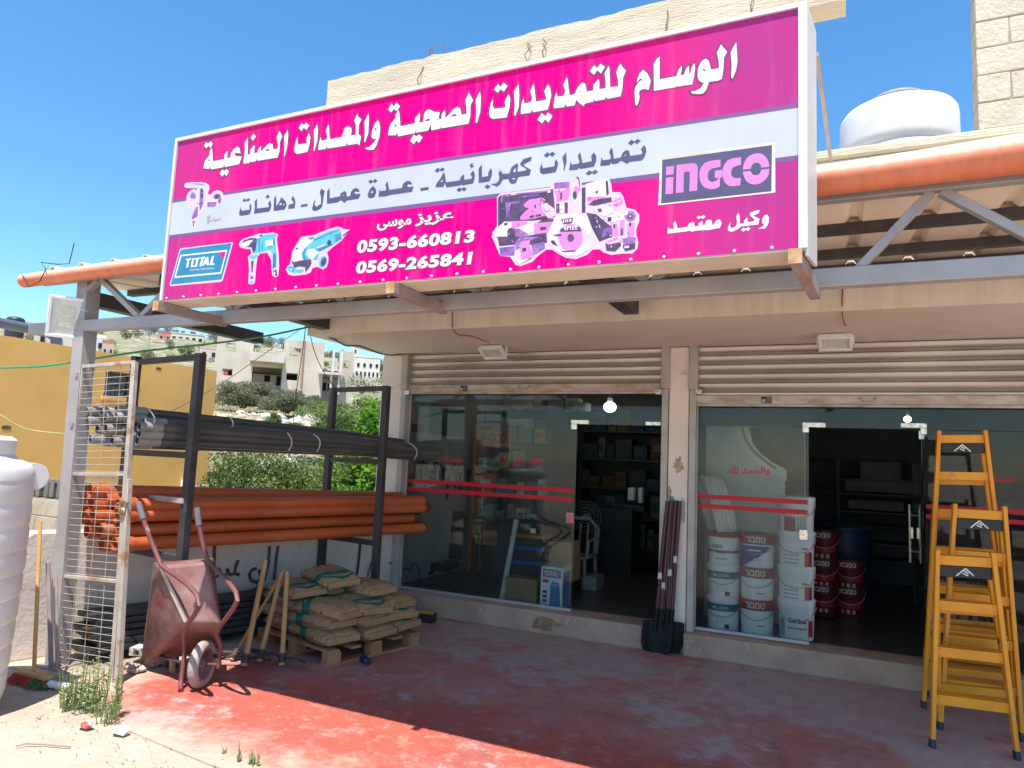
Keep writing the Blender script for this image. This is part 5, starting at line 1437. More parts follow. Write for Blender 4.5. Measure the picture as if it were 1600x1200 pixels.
# ------------------------------------------------------------------ shovels by the middle pillar
M_MARH = mat('maroon_lacquer', L(.085, .022, .028), .35, col2=L(.06, .018, .022), scale=5)
M_BLADE = mat('black_blade', L(.010, .012, .012), .7, col2=L(.016, .018, .018), scale=7, metal=.3)
def shovel(label, u0, u1, v1, y0, tilt):
    ft = at(u0, 1014, 2, 0.0); ft = Vector((ft.x, y0, 0))
    tp_ = at(u1, v1, 1, 6.775)
    t = empty('shovel', ft, label, 'shovel', 'shovels leaning on the pillar')
    d = (tp_ - ft).normalized(); x = Vector((1, tilt, 0)).normalized(); n_ = x.cross(d).normalized()
    b = MB(); b.tube([ft + d * .27, ft + d * .40, tp_], [.021, .019, .019], 10); b.build('handle', M_MARH, t)
    b = MB(); prof = []
    for (h, w) in ((0, .06), (.02, .095), (.08, .118), (.20, .122), (.27, .118), (.285, .105)):
        prof.append([ft + d * h + x * w * s - n_ * .028 * (1 - s * s) for s in (-1, -.6, -.2, .2, .6, 1)])
    vs = [p for r_ in prof for p in r_]; fs = [(j * 6 + i, j * 6 + i + 1, (j + 1) * 6 + i + 1, (j + 1) * 6 + i) for j in range(5) for i in range(5)]
    b.add(vs, fs); o = b.build('blade', M_BLADE, t); o.modifiers.new('gauge', 'SOLIDIFY').thickness = .004
    b = MB(); b.tube([ft + d * .20, ft + d * .40], .0235, 10); b.build('socket', M_BLADE, t)
    q = ft + (tp_ - ft) * (.50 + .45 * (tilt - .1)); b = MB(); b.box(q + Vector((0, -.018, 0)), (.034, .004, .06)); b.build('price_tag', mat('white_tag', L(.62, .60, .60), .6, scale=9), t)
    return t, tp_
shovel('maroon handled shovel closest to the bulb lit shop doorway', 1026, 1043, 783, 6.66, .1)
t, q = shovel('maroon handled shovel with the green cap at its top end', 1036, 1049, 780, 6.63, -.05)
b = MB(); b.lathe([(0, .03), (.012, .028), (.018, .015), (.019, -.01)], 14, q); b.build('end_cap', mat('green_cap', L(.05, .42, .28), .5, scale=9), t)
shovel('maroon handled shovel third from the shop doorway, behind the front blade', 1044, 1056, 782, 6.69, .15)
shovel('maroon handled shovel closest to the paint bucket window', 1053, 1062, 783, 6.70, .35)

# ------------------------------------------------------------------ yellow step ladders
M_YEL = mat('yellow_fibreglass', L(.84, .355, .018), .42, col2=L(.74, .29, .015), scale=2.5, stretch=(1, 1, .4), col3=L(.50, .25, .08), scale3=9, lo3=.60, hi3=.68)
M_FOOT = mat('dark_rubber_foot', L(.05, .055, .07), .7, scale=6)
def ladder(label, fl, fr, tl_, tr, rl, rr_, nst, dz0):
    fl, fr, tl_, tr, rl, rr_ = [Vector(q) for q in (fl, fr, tl_, tr, rl, rr_)]
    t = empty('step_ladder', (fl + rr_) / 2, label, 'ladder', 'yellow step ladders')
    nrm = (fr - fl).normalized()
    back = Vector((-nrm.y, nrm.x, 0))
    for a, c, nm in ((fl, tl_, 'front_rail'), (fr, tr, 'front_rail')):
        b = MB(); b.bar(a + (c - a).normalized() * .04, c, .026, .052, up=back); o = b.build(nm, M_YEL, t, bevel=.003)
        b = MB(); b.bar(a, a + (c - a).normalized() * .055, .032, .058, up=back); b.build('foot', M_FOOT, o, bevel=.004)
    t2l, t2r = tl_ - Vector((0, 0, .10)) + back * .06 + nrm * .01, tr - Vector((0, 0, .10)) + back * .06 - nrm * .01
    for a, c in ((rl, t2l), (rr_, t2r)):
        b = MB(); b.bar(a + (c - a).normalized() * .04, c, .024, .04, up=back); o = b.build('rear_rail', M_YEL, t, bevel=.003)
        b = MB(); b.bar(a, a + (c - a).normalized() * .055, .03, .046, up=back); b.build('foot', M_FOOT, o, bevel=.004)
    h = tl_.z
    for k in range(nst):
        f = (h - .065 - dz0 * k) / h
        a, c = fl + (tl_ - fl) * f, fr + (tr - fr) * f
        b = MB(); b.bar(a + nrm * .012, c - nrm * .012, .012, .062, up=(0, 0, 1))
        b.bar(a + nrm * .012 + back * .055 + Vector((0, 0, .024)), c - nrm * .012 + back * .055 + Vector((0, 0, .024)), .105, .012)
        for q_, s_ in ((a, 1), (c, -1)):
            for dz_ in (-.016, .016): b.ball(q_ + nrm * (.030 * s_) - back * .008 + Vector((0, 0, dz_)), .005, 6, 4)
        b.build('tread', M_YEL, t, bevel=.002)
        if k:
            fb = min(.97, f + .02); a, c = rl + (t2l - rl) * fb, rr_ + (t2r - rr_) * fb
            b = MB(); b.bar(a + nrm * .01, c - nrm * .01, .02, .05, up=(0, 0, 1)); b.build('rear_crossbar', M_YEL, t, bevel=.002)
    f = (h - .135) / h; a, c = fl + (tl_ - fl) * f + back * .012, fr + (tr - fr) * f + back * .012
    b = MB(); b.bar(a + nrm * .016, c - nrm * .016, .03, .075, up=(0, 0, 1)); pf = b.build('top_platform', M_BLACKP, t, bevel=.004)
    m = (a + c) / 2 - back * .019; up = Vector((0, 0, 1))
    b = MB()
    for p0, p1 in (((-.055, -.026), (0, .026)), ((0, .026), (.055, -.026)), ((-.018, -.006), (.014, -.02)), ((-.008, .010), (.016, -.006))):
        b.bar(m + nrm * p0[0] + up * p0[1], m + nrm * p1[0] + up * p1[1], .003, .008, up=(0, 0, 1))
    b.build('triangle_mark', M_WHITEP, pf)
    for q, s in ((fl + (tl_ - fl) * .55, 1), (fr + (tr - fr) * .55, -1)):
        b = MB(); b.box(q + back * .05, (.02, .05, .035)); b.build('spreader_catch', M_FOOT, t)
ladder('shortest yellow step ladder, standing in front of the other two', (.515, 5.42, 0), (.975, 5.48, 0), (.585, 5.60, 1.225), (.895, 5.60, 1.235), (.60, 5.84, 0), (1.05, 5.94, 0), 4, .29)
ladder('middle sized yellow step ladder, standing between the short and the tall one', (.60, 5.82, 0), (1.075, 5.88, 0), (.745, 6.03, 1.525), (1.045, 6.05, 1.525), (.66, 6.26, 0), (1.13, 6.33, 0), 5, .29)
ladder('tallest yellow step ladder, standing closest to the shop step', (.545, 6.28, 0), (1.15, 6.33, 0), (.70, 6.42, 2.075), (1.005, 6.44, 2.085), (.60, 6.62, 0), (1.17, 6.66, 0), 7, .285)
ladder('yellow step ladder half out of view past the other three', (1.22, 6.05, 0), (1.70, 6.10, 0), (1.33, 6.22, 1.45), (1.63, 6.24, 1.45), (1.28, 6.45, 0), (1.76, 6.52, 0), 5, .28)
# ------------------------------------------------------------------ glazing
def glass_material(name, refl=1.30, tint=L(.82, .87, .86)):
    m = bpy.data.materials.new(name); m.use_nodes = True
    nt = m.node_tree; N = nt.nodes; K = nt.links
    N.remove(N['Principled BSDF'])
    t = N.new('ShaderNodeBsdfTransparent'); t.inputs[0].default_value = tint
    gl = N.new('ShaderNodeBsdfGlossy'); gl.inputs['Roughness'].default_value = .01; gl.inputs[0].default_value = L(.95, .97, .97)
    fr = N.new('ShaderNodeFresnel'); fr.inputs[0].default_value = refl
    mx = N.new('ShaderNodeMixShader'); K.new(fr.outputs[0], mx.inputs[0]); K.new(t.outputs[0], mx.inputs[1]); K.new(gl.outputs[0], mx.inputs[2])
    du = N.new('ShaderNodeBsdfDiffuse'); du.inputs[0].default_value = L(.60, .60, .58)
    nz = N.new('ShaderNodeTexNoise'); nz.inputs['Scale'].default_value = 1.6; nz.inputs['Detail'].default_value = 7
    tc = N.new('ShaderNodeTexCoord'); K.new(tc.outputs['Object'], nz.inputs['Vector'])
    mr_ = N.new('ShaderNodeMapRange'); mr_.inputs[1].default_value = .35; mr_.inputs[2].default_value = .75; mr_.inputs[3].default_value = .006; mr_.inputs[4].default_value = .04; K.new(nz.outputs['Fac'], mr_.inputs[0])
    m2 = N.new('ShaderNodeMixShader'); K.new(mr_.outputs[0], m2.inputs[0]); K.new(mx.outputs[0], m2.inputs[1]); K.new(du.outputs[0], m2.inputs[2])
    K.new(m2.outputs[0], N['Material Output'].inputs[0])
    return m
M_GLASS = glass_material('shop_glass')
M_STRIPE = mat('red_vinyl', L(.52, .006, .02), .5, col2=L(.46, .005, .018), scale=3)
M_ALU = mat('aluminium_frame', L(.46, .46, .47), .4, metal=.4, col2=L(.40, .40, .41), scale=4)
def pane(par, x0, x1, z0, z1):
    b = MB(); b.bx(x0, x1, GY - .005, GY + .005, z0, z1); return b.build('pane', M_GLASS, par, smooth=False)
def fitting(par, u0, v0, u1, v1, down=None):
    p, q = at(u0, v0, 1, GY), at(u1, v1, 1, GY)
    b = MB(); b.bx(p.x, q.x, GY - .016, GY + .016, q.z, p.z)
    if down:
        a, c = at(down[0], down[1], 1, GY), at(down[2], down[3], 1, GY); b.bx(a.x, c.x, GY - .0155, GY + .0155, c.z, q.z - .0005)
    return b.build('corner_fitting', M_CHROME, par, bevel=.002)
lg = empty('shop_window', (-3.4, GY, .22), 'frameless glazing of the bulb lit shop with two red stripes and an open doorway', 'shop window')
xd = at(898, 800, 1, GY).x
seam = at(756, 700, 1, GY).x
pane(lg, -4.50, seam - .002, .235, 2.52); pane(lg, seam + .002, xd, .235, 2.52); pane(lg, xd + .004, -1.50, 2.10, 2.52)
b = MB(); b.bx(-4.53, -4.50, GY - .02, GY + .02, .215, 2.5); b.bx(-4.50, xd, GY - .02, GY + .02, .217, .245); b.build('frame', M_ALU, lg, bevel=.003)
fitting(lg, 893, 656, 921, 663, (893, 663, 902, 671)); fitting(lg, 1009, 659, 1033, 665)
def stripe(par, pts):
    b = MB(); (u0, v0, h0), (u1, v1, h1) = pts
    a, c = at(u0, v0, 1, GY - .0062), at(u1, v1, 1, GY - .0062); e, f_ = at(u1, v1 + h1, 1, GY - .0062), at(u0, v0 + h0, 1, GY - .0062)
    z0, z1 = (f_.z + e.z) / 2, (a.z + c.z) / 2
    b.bx(a.x, c.x, GY - .0064, GY - .0056, z0, z1); return b.build('red_stripe', M_STRIPE, par, smooth=False)
stripe(lg, ((636, 748, 6), (896, 763, 6.5))); stripe(lg, ((636, 761, 6), (896, 777, 6.5)))
def glass_text(par, s, u0, v0, u1, v1, m=M_STRIPE, nm='glass_lettering', bold=.02):
    a, c = at(u0, v1, 1, GY - .007), at(u1, v1, 1, GY - .007); e, f_ = at(u1, v0, 1, GY - .007), at(u0, v0, 1, GY - .007)
    b = MB(); put_text(b, s, (a, c, e, f_), bold); return b.build(nm, m, par, smooth=False)
glass_text(lg, shape_ar('والله اكبر'), 800, 716, 846, 729); glass_text(lg, shape_ar('والحمد لله'), 688, 714, 722, 724)
b = MB(); p, q = at(885, 801, 1, GY - .008), at(896, 818, 1, GY - .008); b.bx(p.x, q.x, GY - .008, GY - .0062, q.z, p.z); o = b.build('window_sticker', mat('pink_paper', L(.62, .30, .28), .7, scale=9), lg)
b = MB()
for k in range(4): b.bx(p.x + .012, q.x - .012, GY - .0095, GY - .0085, p.z - .03 - .022 * k, p.z - .022 - .022 * k)
b.build('sticker_print', M_STRIPE, o)

rgz = empty('shop_window', (.2, GY, .22), 'frameless glazing of the ladder side shop with red stripes and chrome corner fittings', 'shop window')
x1 = at(1264, 850, 1, GY).x; x2 = at(1446, 850, 1, GY).x
pane(rgz, -1.235, x1, .235, 2.105); pane(rgz, -1.235, 1.70, 2.109, 2.40); pane(rgz, x2, 1.70, .225, 2.105)
b = MB(); b.bx(-1.262, -1.235, GY - .02, GY + .02, .21, 2.4); b.bx(-1.235, x1, GY - .02, GY + .02, .212, .24); b.build('frame', M_ALU, rgz, bevel=.003)
fitting(rgz, 1254, 660, 1290, 668, (1254, 668, 1264, 676)); fitting(rgz, 1407, 661, 1448, 669, (1438, 669, 1448, 679))
fitting(rgz, 1249, 827, 1262, 844)
stripe(rgz, ((1091, 772, 7), (1262, 781, 7))); stripe(rgz, ((1091, 787, 7), (1262, 797, 7))); stripe(rgz, ((1447, 790, 7), (1640, 797, 7))); stripe(rgz, ((1447, 806, 7), (1640, 813, 7)))
glass_text(rgz, shape_ar('والحمد لله'), 1138, 729, 1203, 743); glass_text(rgz, shape_ar('سبحان الله'), 1502, 738, 1584, 757)
# open glass door leaf with long chrome pull bars
dl = empty('glass_door', (x2 + .02, 7.3, .22), 'open frameless glass door leaf with long chrome pull bars in the paint bucket shop', 'door')
xl_ = x2 - .01
b = MB(); b.bx(xl_ - .005, xl_ + .005, GY + .02, GY + .86, .235, 2.095); b.build('leaf', M_GLASS, dl, smooth=False)
for s in (-1, 1):
    b = MB(); b.tube([(xl_ + .045 * s, GY + .74, .92), (xl_ + .045 * s, GY + .74, 1.45)], .012, 10)
    for z in (1.02, 1.35): b.tube([(xl_, GY + .74, z), (xl_ + .045 * s, GY + .74, z)], .008, 8)
    b.build('pull_bar', M_CHROME, dl)
b = MB(); b.bx(xl_ - .02, xl_ + .02, GY + .02, GY + .14, .225, .29); b.bx(xl_ - .02, xl_ + .02, GY + .02, GY + .14, 2.03, 2.1); b.build('pivot_patch', M_CHROME, dl)
b = MB(); b.box((xl_ - .03, GY + .74, 1.19), (.02, .03, .10)); b.build('lock', M_CHROME, dl)

# ------------------------------------------------------------------ inside the bulb lit shop
def bulb(u, v, y, label, s, r):
    p = at(u, v, 1, y); t = empty('hanging_bulb', p, label, 'light bulb')
    b = MB(); b.ball(p, r, 20, 12, (1, 1, .85)); b.build('globe', mat('lit_globe', L(.9, .95, 1), .3, emit=L(.80, 1, .97), estr=s * .4), t)
    b = MB(); b.tube([p + Vector((0, 0, r * .7)), p + Vector((0, 0, r * 1.5))], r * .45, 12); b.tube([p + Vector((0, 0, r * 1.4)), (p.x, p.y, 2.87)], .006, 6); b.build('holder', M_WHITEP, t)
bulb(953, 636, 9.2, 'glowing white bulb hanging inside the bulb lit shop', 14.0, .085)
bulb(1418, 655, 10.2, 'small glowing bulb far inside the paint bucket shop', 14.0, .045)
M_CARTON = mat('cardboard', L(.36, .235, .13), .85, col2=L(.30, .19, .105), scale=4)
M_ORSH = mat('orange_display', L(.45, .13, .02), .55, scale=6)
M_DARKSH = mat('dark_shelf', L(.03, .03, .032), .6, scale=6)
sh = empty('display_shelf', at(760, 860, 1, 8.5), 'black display shelf with orange side panel and header inside the bulb lit shop', 'shelf')
def bq(u0, v0, u1, v1, y, dy):
    p, q = at(u0, v1, 1, y), at(u1, v0, 1, y); b = MB(); b.bx(p.x, q.x, y, y + dy, p.z, q.z); return b, p, q
b, p, q = bq(729, 665, 746, 905, 8.4, .38); b.build('side_panel', M_ORSH, sh)
b, hp, hq = bq(745, 672, 797, 697, 8.36, .06); hd = b.build('header', M_ORSH, sh)
b = MB(); a = Vector((hp.x + .06, 8.358, hp.z + .05)); c = Vector((hq.x - .05, 8.358, hp.z + .05))
put_text(b, 'iNGCO', (a, c, Vector((c.x, 8.358, hq.z - .05)), Vector((a.x, 8.358, hq.z - .05))), .05); b.build('header_lettering', M_BLACKP, hd, smooth=False)
for k in range(5):
    b = MB(); b.bx(q.x, q.x + 1.05, 8.42, 8.78, .55 + .34 * k, .57 + .34 * k); b.build('shelf_board', M_DARKSH, sh)
b = MB(); b.bx(q.x + 1.05, q.x + 1.08, 8.4, 8.78, .21, hp.z); b.bx(q.x, q.x + 1.05, 8.78, 8.80, .21, hp.z); b.build('back_panel', M_DARKSH, sh)
cols = [L(.42, .08, .06), L(.08, .18, .34), L(.50, .50, .46), L(.30, .21, .13), L(.07, .26, .23), L(.45, .27, .07), L(.20, .20, .22)]
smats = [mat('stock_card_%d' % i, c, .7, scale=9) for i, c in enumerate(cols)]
shade_mats = [mat('shade_card_%d' % i, tuple(q * .2 for q in c[:3]) + (1.0,), .8, scale=9) for i, c in enumerate(cols)]  # darkened copies of the stock colours, shade of the deep shop painted in
names = ['red', 'blue', 'pale', 'brown', 'teal', 'amber', 'grey']
rg = random.Random(31)
def stock(x0, x1, y, z, dep, hmax, where, smats=smats):
    x = x0
    while x < x1 - .08:
        w_ = rg.uniform(.09, .26); h = rg.uniform(.4, 1) * hmax; k = rg.randrange(7)
        if x + w_ > x1: break
        b = MB(); b.bx(x, x + w_, y + rg.uniform(0, .04), y + dep * .8, z + .002, z + h)
        o = tag(b.build('stock_box', smats[k], bevel=.004), '%s carton standing on %s' % (names[k], where), 'carton', 'stock cartons on %s' % where)
        b = MB(); b.bx(x + w_ * .2, x + w_ * .8, y - .004, y - .001, z + h * .35, z + h * .7); b.build('label_panel', smats[(k + 2) % 7], o)
        x += w_ + rg.uniform(.005, .05)
for k in range(5): stock(q.x + .02, q.x + 1.02, 8.44, .57 + .34 * k, .3, .27, 'the display shelf inside the bulb lit shop')
for k, (y, x0, xe) in enumerate(((10.2, -3.6, -1.62),)):
    bs = empty('wall_shelf', (-2.5, 11.2, .2), 'long dark stock shelves along the back wall of the bulb lit shop', 'shelf')
    for j in range(5):
        b = MB(); b.bx(x0, xe, y, y + .45, .50 + .42 * j, .53 + .42 * j); b.build('shelf_board', M_DARKSH, bs)
        stock(x0 + .02, xe, y + .03, .53 + .42 * j, .4, .34, 'the back wall shelves of the bulb lit shop', shade_mats)
    for x in (x0, xe - .04):
        b = MB(); b.bx(x, x + .04, y, y + .45, .21, 2.3); b.build('upright', M_DARKSH, bs)
# red and white cartons on the upper wall rack
for (u0, v0, u1, v1, lab, m, m2) in ((787, 620, 833, 645, 'white carton with a red band lying on the high shelf, uppermost', smats[2], smats[0]), (790, 655, 834, 690, 'white carton with a red swoosh below the uppermost one', smats[2], smats[0])):
    b, p, q2 = bq(u0, v0, u1, v1, 8.62, .35); o = tag(b.build('carton', mat('white_print_card', L(.50, .46, .44), .7, scale=6)), lab, 'carton')
    b = MB(); b.prism([(p.x + .004, 8.617, p.z + .01), (q2.x - .004, 8.617, p.z + .01), (q2.x - .004, 8.617, p.z + .09), ((p.x + q2.x) / 2, 8.617, p.z + .04), (p.x + .004, 8.617, p.z + .12)], (0, .002, 0)); b.build('red_print', mat('red_print_card', L(.42, .06, .04), .6, scale=6), o)
b, p, q2 = bq(784, 643, 930, 652, 8.55, .45); tag(b.build('high_shelf', M_DARKSH), 'long dark high shelf inside the bulb lit shop under the cartons', 'shelf')
stock(at(800, 640, 1, 8.7).x, at(925, 640, 1, 8.7).x, 8.66, at(850, 643, 1, 8.56).z + .01, .3, .26, 'the high shelf inside the bulb lit shop')
# picture and hanging tools on the left wall of the shop
WX = -4.655
a, c = at(673, 632, 0, WX), at(724, 640, 0, WX)
b = MB(); b.bx(WX, WX + .02, a.y, c.y, 1.98, 2.36); tag(b.build('wall_picture', mat('dark_green_print', L(.02, .075, .065), .4, col2=L(.03, .10, .085), scale=18)), 'dark green picture hanging on the white side wall of the bulb lit shop', 'picture')
a = at(650, 655, 0, WX); b = MB(); b.bx(WX, WX + .01, a.y - .12, a.y + .18, 1.99, 2.09); tag(b.build('red_notice', mat('dull_red_card', L(.22, .03, .03), .6, scale=8)), 'small red notice on the side wall beside the green picture', 'notice')
rg = random.Random(77)
for k in range(14):
    y = 7.15 + .11 * k; z = 1.62 - rg.uniform(0, .25)
    b = MB(); b.bx(WX, WX + .02, y, y + rg.uniform(.02, .05), z - rg.uniform(.12, .25), z); b.bx(WX, WX + .03, y - .01, y + .055, z, z + rg.uniform(.03, .07))
    tag(b.build('hanging_tool', M_BLACKP if k % 3 else M_JAMB), 'small hand tool hanging in the row on the side wall of the bulb lit shop', 'hand tool', 'hand tools hanging on the shop wall')
# organiser boxes, cartons and pressure washer box behind the glass
def organiser(u0, v0, u1, v1, y, lab, lid):
    b, p, q2 = bq(u0, v0 + 6, u1, v1, y, .30); t = tag(b.build('organiser_box', M_BLACKP, bevel=.01), lab, 'organiser box')
    b = MB(); b.bx(p.x - .02, q2.x + .02, y - .02, y + .31, q2.z - .01, q2.z + .035); b.build('lid', lid, t, bevel=.012)
M_BLUEP = mat('blue_plastic', L(.01, .10, .36), .4, scale=6)
organiser(797, 878, 846, 912, 7.25, 'black organiser box with a blue lid, lowest of three', M_BLUEP)
organiser(802, 855, 849, 879, 7.27, 'black organiser box with a blue lid, middle of three', M_BLUEP)
organiser(806, 836, 848, 856, 7.29, 'black organiser box with an orange lid, top of three', M_ORSH)
b = MB(); p = at(833, 833, 1, 7.4); b.lathe([(0, .0), (.035, .0), (.035, .05), (0, .05)], 18, p); tag(b.build('tape_roll', M_WHITEP), 'small white tape roll lying on the orange lid', 'tape roll')
b = MB(); p = at(823, 824, 1, 7.4); b.ball(p, .05, 10, 8, (1, .7, .8)); b.tube([p, p + Vector((-.07, 0, .02))], .02, 8); tag(b.build('spray_gun', mat('grey_tool', L(.28, .28, .29), .5, scale=8)), 'small grey spray gun lying on the orange lid', 'spray gun')
b = MB(); b.pipe(at(783, 942, 1, 7.02), at(807, 812, 1, 7.2), .03, .004, 14); tag(b.build('plastic_tube', mat('dull_white_tube', L(.55, .55, .55), .5, scale=6)), 'long white plastic tube leaning inside the bulb lit shop window', 'tube')
b, p, q2 = bq(787, 907, 839, 947, 7.04, .22); tag(b.build('carton', M_CARTON, bevel=.004), 'closed brown carton standing below the organiser boxes', 'carton')
b, p, q2 = bq(850, 848, 893, 876, 7.45, .3); tag(b.build('carton', M_CARTON, bevel=.004), 'dark brown carton on top of the stack behind the pressure washer box', 'carton')
b, p, q2 = bq(849, 876, 893, 905, 7.42, .3); tag(b.build('carton', M_CARTON, bevel=.004), 'brown carton behind the top edge of the pressure washer box', 'carton')
pw = empty('pressure_washer_box', at(865, 950, 1, 7.02), 'white boxed pressure washer with a teal machine printed on it behind the bulb lit glass', 'product box')
b, p, q2 = bq(843, 888, 879, 953, 6.99, .26); b.build('box', mat('white_box_card', L(.80, .82, .84), .5, scale=6), pw, bevel=.003)
wx, hx = q2.x - p.x, q2.z - p.z
def pwp(nm, m, x0, z0, x1_, z1_, k=1):
    b = MB(); b.bx(p.x + wx * x0, p.x + wx * x1_, 6.99 - .002 * k - .0015, 6.99 - .002 * k, p.z + hx * z0, p.z + hx * z1_); return b.build(nm, m, pw)
pwp('badge_print', M_TEAL, .10, .76, .95, .95)
b = MB(); put_text(b, 'TOTAL', [(p.x + wx * a_, 6.985, p.z + hx * c_) for a_, c_ in ((.16, .80), (.80, .80), (.80, .91), (.16, .91))], .05); b.build('badge_lettering', M_LET, pw, smooth=False)
b = MB(); b.prism([(p.x + wx * a_, 6.987, p.z + hx * c_) for a_, c_ in ((.44, .10), (.92, .10), (.95, .20), (.90, .55), (.84, .66), (.55, .68), (.48, .58), (.46, .30))], (0, .001, 0)); b.build('machine_print', M_TEAL, pw)
pwp('machine_light_print', M_SKYT, .55, .56, .80, .64, 2)
for k in range(3): pwp('detail_print', M_DPUR, .12, .20 + .10 * k, .32, .26 + .10 * k)
pwp('red_print', M_STRIPE, .10, .64, .38, .71)
b = MB(); b.bx(q2.x + .0005, q2.x + .002, 7.02, 7.22, p.z + hx * .1, p.z + hx * .9); b.build('side_print', M_TEAL, pw)
# black office chair and pale plastic chair
oc = empty('office_chair', at(705, 890, 1, 8.3), 'black office chair standing in the dark bulb lit shop', 'chair')
p = at(700, 835, 1, 8.3)
b = MB(); b.box(p, (.46, .09, .62), Matrix.Rotation(-.1, 3, 'X')); b.build('backrest', M_BLACKP, oc, bevel=.06)
b = MB(); b.box((p.x, p.y - .28, p.z - .36), (.48, .48, .10)); b.build('seat', M_BLACKP, oc, bevel=.04)
b = MB(); b.tube([(p.x, p.y - .28, p.z - .40), (p.x, p.y - .28, .27)], .03, 10)
for k in range(5): b.bar((p.x, p.y - .28, .28), (p.x + .28 * math.cos(k * 1.257), p.y - .28 + .28 * math.sin(k * 1.257), .25), .04, .03)
b.build('base', M_BLACKP, oc)
pc = empty('plastic_chair', at(905, 880, 1, 8.6), 'pale plastic armchair standing deep in the bulb lit shop', 'chair')
M_GREYC = mat('pale_chair_plastic', L(.30, .29, .27), .5, scale=5)
p = at(905, 835, 1, 8.6)
b = MB()
for k in range(5): b.tube([(p.x - .2 + .1 * k, p.y, p.z - .22), (p.x - .2 + .1 * k, p.y + .05, p.z + .14)], .014, 6)
b.tube([(p.x - .24, p.y - .03, p.z - .22), (p.x - .24, p.y + .05, p.z + .08), (p.x - .12, p.y + .05, p.z + .2), (p.x + .12, p.y + .05, p.z + .2), (p.x + .24, p.y + .05, p.z + .08), (p.x + .24, p.y - .03, p.z - .22)], .022, 8); b.build('backrest', M_GREYC, pc)
b = MB(); b.box((p.x, p.y - .22, p.z - .24), (.48, .46, .03)); b.build('seat', M_GREYC, pc, bevel=.012)
for sx in (-1, 1):
    b = MB(); b.tube([(p.x + .24 * sx, p.y, p.z - .02), (p.x + .25 * sx, p.y - .36, p.z - .04), (p.x + .24 * sx, p.y - .40, p.z - .24)], .018, 6); b.build('armrest', M_GREYC, pc)
    for sy in (-.42, -.02):
        b = MB(); b.tube([(p.x + .22 * sx, p.y + sy, p.z - .25), (p.x + .24 * sx, p.y + sy, .21)], .022, 6); b.build('leg', M_GREYC, pc)
# desk fan on a stand, counter
fn = empty('pedestal_fan', at(916, 812, 1, 9.4), 'dark pedestal fan behind the plastic chair in the bulb lit shop', 'fan')
p = at(916, 808, 1, 9.4); b = MB(); b.lathe([(.0, -.02), (.05, -.02), (.05, .02), (0, .02)], 16, p, Matrix.Rotation(PI / 2, 3, 'X')); b.build('hub', M_GREYC, fn)
b = MB()
for r_ in (.08, .13, .18, .22): b.tube([p + Vector((r_ * math.cos(k * PI / 12), -.03, r_ * math.sin(k * PI / 12))) for k in range(25)], .004, 4)
b.build('guard', M_GREYC, fn)
b = MB(); b.tube([(p.x, p.y + .05, p.z), (p.x, p.y + .05, .23)], .018, 8); b.lathe([(0, .0), (.2, .0), (.19, .03), (0, .03)], 20, (p.x, p.y + .05, .212)); b.build('stand', M_BLACKP, fn)
b = MB(); b.bx(-3.75, -2.95, 7.75, 8.2, .21, .98); tag(b.build('counter', M_DARKSH, bevel=.01), 'low dark counter in front of the display shelf', 'counter')
for (u0, v0, u1, v1, y, lab) in ((980, 762, 991, 782, 9.8, 'white canister standing on a shelf deep inside the bulb lit doorway, the rounded one'), (996, 762, 1004, 786, 9.8, 'narrow white carton deep inside the bulb lit doorway, the narrow one')):
    b, p, q2 = bq(u0, v0, u1, v1, y, .15); tag(b.build('white_canister', M_WHITEP, bevel=.02), lab, 'canister')
b, p, q2 = bq(908, 902, 932, 934, 8.2, .3); tag(b.build('carton', mat('grey_card', L(.30, .29, .28), .7, scale=6), bevel=.004), 'pale carton on the floor inside the bulb lit doorway', 'carton')
b, p, q2 = bq(960, 790, 1006, 797, 9.75, .4); tag(b.build('side_shelf', M_DARKSH), 'dark shelf holding the white canisters deep inside the bulb lit doorway', 'shelf')
wire('floor_cord', 'thin dark cord curling out of the wall just inside the bulb lit glass', [at(608, 879, 1, 6.75), at(626, 886, 1, 6.95), at(640, 890, 1, 7.1), at(645, 882, 1, 7.1), at(652, 884, 1, 7.1), at(656, 897, 1, 7.1), at(655, 912, 1, 7.1)], .007, M_BLACKP, 'cord')
b = MB(); b.bx(-3.35, -2.6, 9.6, 10.0, .21, 1.1); tag(b.build('counter', M_DARKSH), 'tall dark counter at the back of the bulb lit shop', 'counter')

# ------------------------------------------------------------------ inside the paint bucket shop
M_REFLGREY = mat('reflection_grey', L(.30, .30, .29), .8, col2=L(.25, .25, .24), scale=2)
b = MB(); b.bx(-1.31, -.22, 7.0, 7.06, 2.12, 2.86); b.build('dark_masking_panel', M_DARKSH, bld)  # added dark panel, cuts off the reflection stand-in at the transom
M_COIL = mat('coil_and_reflection_white', L(.78, .76, .71), .5, col2=L(.70, .68, .63), scale=5)
# added board painted with a glass reflection: pale arc and brown field
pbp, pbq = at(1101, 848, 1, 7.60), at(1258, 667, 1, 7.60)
t = empty('reflection_board', (pbp.x, 7.6, .2), 'pale board standing in for a glass reflection with a white arc and brown field behind the paint buckets', 'reflection stand-in')
b = MB(); b.bx(pbp.x, pbq.x, 7.60, 7.63, .21, pbq.z); b.build('panel', mat('pale_reflection', L(.62, .62, .60), .6, col2=L(.54, .54, .52), scale=2), t)
def refl_part(nm, m, pts, k):
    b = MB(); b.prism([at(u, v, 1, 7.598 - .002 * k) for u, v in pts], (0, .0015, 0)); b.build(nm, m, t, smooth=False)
refl_part('brown_reflection', mat('brown_reflection_tone', L(.15, .115, .075), .6, col2=L(.09, .075, .055), scale=9), [(1160, 668), (1166, 690), (1180, 708), (1200, 722), (1226, 735), (1228, 800), (1240, 802), (1257, 802), (1257, 668)], 0)
